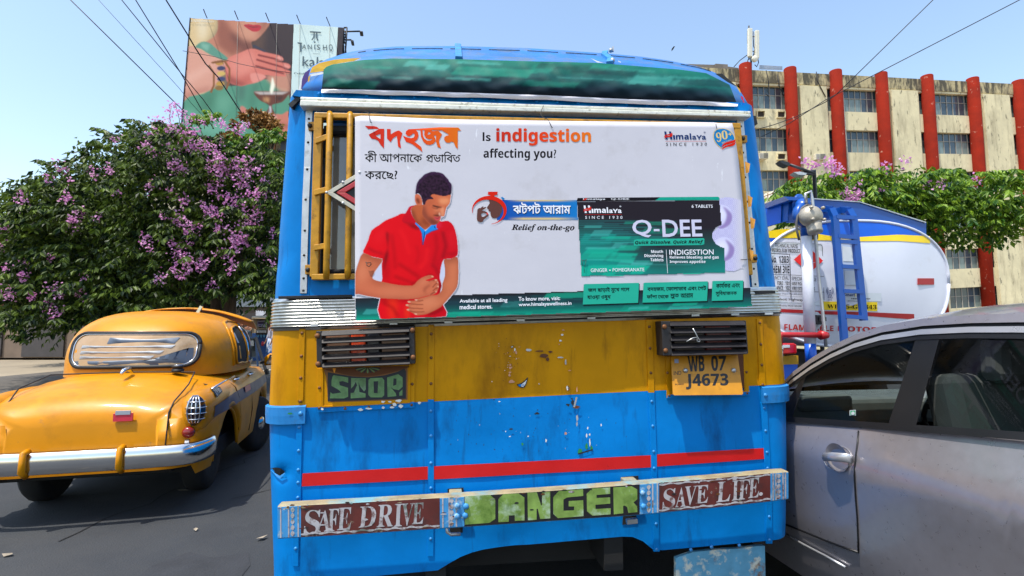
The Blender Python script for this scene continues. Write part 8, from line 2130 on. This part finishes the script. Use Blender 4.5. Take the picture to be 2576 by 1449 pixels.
def spr(mb,q,d,th):f=[S(x,y,d)-so_ for x,y in q];b_=[p+Vector((0,th,0))for p in f];n=len(f);mb.add(f+b_,[tuple(range(n)),tuple(range(2*n-1,n-1,-1))]+[(i,i+n,(i+1)%n+n,(i+1)%n)for i in range(n)])
m_wood=M('pale_wood',lin(176,156,128),.8,var=.2,vs=4);m_dwood=M('dark_wood',lin(74,60,50),.8,var=.25,vs=4)
mb=MB();spr(mb,[(245,480),(300,485),(300,690),(245,700)],DK,.5);mb.build('side_board',m_wood,stall)
mb=MB();spr(mb,[(300,490),(515,490),(515,720),(300,720)],DK+.3,.5);mb.build('back_board',m_dwood,stall)
mb=MB();spr(mb,[(240,470),(540,480),(540,494),(240,486)],DK-.2,1.0);mb.build('shelf_top',m_wood,stall)
mb=MB();spr(mb,[(452,190),(490,215),(480,470),(450,470)],DK+.1,.12);spr(mb,[(470,490),(505,490),(500,700),(462,700)],DK-.1,.12);mb.build('post',m_dwood,stall)
mb=MB();spr(mb,[(320,520),(455,510),(458,615),(318,600)],DK+.15,.03);mb.build('notice_sheet',M('lilac_notice',lin(196,190,214),.6,var=.2,vs=9),stall)
mb=MB();spr(mb,[(335,535),(440,530),(440,565),(335,565)],DK+.12,.02);spr(mb,[(345,580),(380,578),(380,592),(345,590)],DK+.12,.02);mb.build('notice_print',M('purple_print',lin(90,74,120),.6),stall)
mb=MB();spr(mb,[(318,625),(455,625),(455,645),(318,645)],DK+.1,.06);mb.build('shelf',m_wood,stall)
mb=MB()
for k in range(7):spr(mb,[(315+k*19,660),(330+k*19,655),(330+k*19,692),(315+k*19,692)],DK+.05,.05)
mb.build('packet',M('packet_white',lin(206,204,200),.5,var=.3,vs=20),stall)
mb=MB();spr(mb,[(302,370),(318,385),(334,368),(350,386),(366,370),(382,388),(398,374),(414,390),(430,376),(444,392),(444,440),(300,446)],DK+.3,.03);spr(mb,[(500,385),(516,370),(530,388),(546,372),(560,388),(560,450),(500,450)],DK+.3,.03);mb.build('scalloped_cloth',M('pale_cloth',lin(214,216,226),.7,var=.1),stall)
mb=MB();spr(mb,[(250,450),(540,450),(545,474),(240,470)],DK-.1,.9);mb.build('awning',M('grey_awning',lin(120,130,136),.7,var=.2),stall)
mb=MB();spr(mb,[(250,700),(520,720),(520,1120),(250,1130)],DK+.4,.6);mb.build('counter',M('blue_counter',lin(28,76,140),.6,var=.2),stall)
mb=MB()
for k in range(5):x=330+k*44;spr(mb,[(x-14,700),(x+18,698),(x+14,730),(x+2,762),(x-10,740)],DK+.3,.05)
mb.build('hanging_pouch',M('light_blue_pouch',lin(106,180,226),.5),stall)
b0=S(280,1260,17.5);b0 .z=0;bar_=thing('barricade',b0,'dark blue steel barricade leaning on its strut beside the taxi mirror','barricade')
def bp2(x,y,d=17.5):return S(x,y,d)-b0
m_bar=M('barricade_blue',lin(38,66,104),.5,var=.25,vs=3);m_barg=M('barricade_dark',lin(46,58,66),.6,var=.25,vs=2)
mb=MB();mb.bar(bp2(175,760),bp2(310,756),.05);mb.bar(bp2(180,760),bp2(215,1225),.06);mb.bar(bp2(300,756),bp2(330,1180),.05);mb.bar(bp2(195,1060),bp2(325,1040),.04);mb.build('frame',m_bar,bar_)
mb=MB();f=[bp2(185,770,17.55),bp2(300,765,17.55),bp2(320,1040,17.55),bp2(200,1060,17.55)];mb.add(f+[p+Vector((0,.02,0))for p in f],[(0,1,2,3),(7,6,5,4)]);mb.build('sheet_panel',m_barg,bar_)
mb=MB();mb.bar(bp2(300,760,17.2),bp2(462,1290,16.6),.07);mb.bar(bp2(452,1220,16.6),bp2(466,1300,16.6),.10);mb.build('strut',m_black,bar_)
mb=MB();f=[bp2(215,800,17.5),bp2(270,795,17.5),bp2(275,880,17.5),bp2(222,885,17.5)];mb.add(f,[(0,1,2,3)]);mb.build('faded_notice',M('faded_notice',lin(126,134,140),.6,var=.3,vs=12),bar_)
def skin_body(name,joints,edges,mat,parent,root=0,sub=2):
 me=bpy.data.meshes.new(name);me.from_pydata([j[0]for j in joints],edges,[]);me.materials.append(mat)
 o=bpy.data.objects.new(name,me);COL.objects.link(o);o.parent=parent
 md=o.modifiers.new('skin','SKIN');md.use_smooth_shade=True
 for i,j in enumerate(joints):me.skin_vertices[0].data[i].radius=(j[1],j[2]if len(j)>2 else j[1])
 me.skin_vertices[0].data[root].use_root=True
 sb=o.modifiers.new('sub','SUBSURF');sb.levels=sub;sb.render_levels=sub
 return o
m_skin=M('brown_skin',lin(136,90,66),.6,var=.1);m_hair=M('black_hair',lin(22,18,18),.7)
def person(loc,rz,label,shirt_m,low_m,armL,armR,hair_m=m_hair,lungi=False,seat=False):
 t=thing('person',loc,label,'person',rz=rz)
 J=[((0,0,.93),.13,.10),((0,0,1.18),.14,.10),((0,0,1.38),.15,.09),((0,0,1.47),.055),((0,-.01,1.53),.06),((0,-.02,1.60),.088,.10),((0,-.01,1.70),.075,.085),((.09,0,.90),.09),((.10,-.02,.50),.062),((.10,.01,.09),.042),((.10,-.13,.035),.035),((-.09,0,.90),.09),((-.10,.02,.50),.062),((-.10,.04,.09),.042),((-.10,-.10,.035),.035),((.19,0,1.38),.055),(armR[0],.043),(armR[1],.030),(armR[2],.028),((-.19,0,1.38),.055),(armL[0],.043),(armL[1],.030),(armL[2],.028)]
 for base,i in((armR[2],18),(armL[2],22)):
  pass
 E=[(0,1),(1,2),(2,3),(3,4),(4,5),(5,6),(0,7),(7,8),(8,9),(9,10),(0,11),(11,12),(12,13),(13,14),(2,15),(15,16),(16,17),(17,18),(2,19),(19,20),(20,21),(21,22)]
 for h,w in((18,17),(22,21)):
  H=Vector(J[h][0]);d=(H-Vector(J[w][0])).normalized();s_=d.cross(Vector((0,1,0))).normalized()if abs(d.y)<.9 else Vector((1,0,0))
  for k in range(4):J.append((tuple(H+d*(.075-.008*abs(k-1.3))+s_*(-.024+.016*k)+Vector((0,-.012,0))),.008));E.append((h,len(J)-1))
  J.append((tuple(H+d*.03+s_*.045+Vector((0,-.02,0))),.009));E.append((w if False else h,len(J)-1))
 b=skin_body('body',J,E,m_skin,t)
 skin_body('shirt',[((0,0,.90),.155,.125),((0,0,1.15),.16,.12),((0,0,1.37),.165,.105),((0,0,1.455),.07),((.20,0,1.375),.072),(tuple(Vector((.20,0,1.375)).lerp(Vector(armR[0]),.95)),.060),(tuple(Vector(armR[0]).lerp(Vector(armR[1]),.7)),.046),((-.20,0,1.375),.072),(tuple(Vector((-.20,0,1.375)).lerp(Vector(armL[0]),.95)),.060),(tuple(Vector(armL[0]).lerp(Vector(armL[1]),.7)),.046)],[(0,1),(1,2),(2,3),(2,4),(4,5),(5,6),(2,7),(7,8),(8,9)],shirt_m,t)
 if lungi:mb=MB();mb.smooth=True;mb.loft([[(x*math.cos(a),y*math.sin(a),z)for a in[2*math.pi*k/18 for k in range(18)]]for x,y,z in((.19,.14,.98),(.21,.16,.75),(.23,.18,.45),(.24,.19,.14))]);mb.build('wrap_skirt',low_m,t)
 else:skin_body('trousers',[((0,0,.93),.15,.12),((.09,0,.86),.10),((.10,-.02,.50),.078),((.10,.01,.11),.06),((-.09,0,.86),.10),((-.10,.02,.50),.078),((-.10,.04,.11),.06)],[(0,1),(1,2),(2,3),(0,4),(4,5),(5,6)],low_m,t)
 mb=MB();mb.sphere((0,.012,1.675),.105,14,10,(.92,1.02,.92));
 mb.v=[Vector((p.x,max(p.y,-.055)if p.z<1.70 else p.y,max(p.z,1.63 if p.y<.03 else 1.56)))for p in mb.v];mb.build('hair',hair_m,t)
 mb=MB()
 for s_ in(-1,1):mb.sphere((s_*.034,-.112,1.625),.010,8,6)
 mb.build('eye',m_hair,b);mb=MB();mb.lathe((0,-.105,1.635),(0,-.35,-1),[(0,.008),(.03,.014),(.042,.016),(.05,.006)],8);mb.build('nose',m_skin,b)
 mb=MB();mb.tube([(-.025,-.112,1.562),(0,-.120,1.560),(.025,-.112,1.562)],.006,6);mb.build('mouth',M('lips',lin(110,60,54),.6),b)
 mb=MB()
 for s_ in(-1,1):mb.sphere((s_*.092,.0,1.615),.022,8,6,(.4,.8,1.2))
 mb.build('ear',m_skin,b)
 for s_ in(-1,1):mb=MB();mb.box((s_*.10,-.05+(.02 if s_<0 else 0),.03),(.09,.24,.05));mb.build('sandal',m_black,t,.015)
 return t
m_print_sh=M('patterned_grey_shirt',lin(176,176,192),.7,var=.35,vs=26);m_lungi=M('blue_white_cloth',lin(40,96,160),.8,var=.3,vs=2,dirt=(lin(200,206,220),4,.52,.58,.9,(1,1,.5)))
f1=S(470,1125,21.0);f1 .z=.13
person(f1+Vector((.12,0,0)),R(-50),'person in a patterned grey shirt and blue wrap standing against the bus edge',m_print_sh,m_lungi,((-.27,-.02,1.10),(-.30,-.12,.86),(-.31,-.16,.78)),((.26,.0,1.10),(.27,-.06,.85),(.27,-.09,.77)),lungi=True)
mb=MB();rp=f1+Vector((-.07,-.32,.78));mb.smooth=True;mb.loft([[(.05*k*math.cos(a),.03*k*math.sin(a),z)for a in[2*math.pi*i/10 for i in range(10)]]for k,z in((.5,.08),(1,.03),(1.1,-.05),(.8,-.10))]);tag(mb.build('pouch',M('red_pouch',lin(150,30,50),.6),None,loc=rp),'small dark red pouch held by the person at the bus edge','pouch')
f2=S(90,1230,18.6);f2 .z=.004
person(f2,R(20),'person in dark grey clothes standing just behind the taxi mirror',M('dark_grey_shirt',lin(56,66,76),.8,var=.2),M('dark_trousers',lin(34,38,46),.8),((-.26,-.05,1.12),(-.16,-.22,1.0),(-.10,-.28,1.0)),((.27,-.03,1.10),(.27,-.14,.88),(.27,-.20,.82)))
f3=S(185,900,24);f3 .z=.13
person(f3,R(0),'person with dyed yellow hair in a brown shirt standing left of the stall',M('brown_shirt',lin(146,116,90),.8,var=.2),M('grey_trousers',lin(70,66,66),.8),((-.26,-.02,1.12),(-.27,-.1,.88),(-.27,-.13,.80)),((.26,-.02,1.12),(.27,-.1,.88),(.27,-.13,.80)),M('yellow_hair',lin(214,178,80),.7))
K6=crop(640,640,600/1449)
def bd_(px,d,th,name,mat,label,cat):
 c=at(*K6([px[0]])[0],d);mb=MB();f=[at(*p,d)-c for p in K6(px)];b_=[p+Vector((0,th,0))for p in f];n=len(f);mb.add(f+b_,[tuple(range(n)),tuple(range(2*n-1,n-1,-1))]+[(i,i+n,(i+1)%n+n,(i+1)%n)for i in range(n)]);tag(mb.build(name,mat,None,loc=c),label,cat)
sb_=at(420,830,25);sw=thing('shop_house',Vector((sb_.x,25,0)),'dim row of shop fronts in the shade behind the trees','shop front')
mb=MB();mb.box((-3.0,1.5,1.9),(16,2.6,3.6));mb.build('wall',M('shaded_shop_wall',lin(120,104,90),.9,var=.3,vs=.7),sw)
for x,c in((-9,(120,44,40)),(-6,(150,150,150)),(-3.4,(70,90,120)),(-.8,(164,150,130)),(1.8,(100,60,50)),(4,(130,140,150))):
 mb=MB();mb.box((x,.15,2.85),(2.2,.1,.6));mb.build('sign_board',M('shop_sign',lin(*c),.6,var=.2),sw);mb=MB();mb.box((x,.16,1.2),(2.0,.1,2.1));mb.build('shutter',M('shutter_grey',lin(70,66,66),.7,var=.2,vs=3),sw)
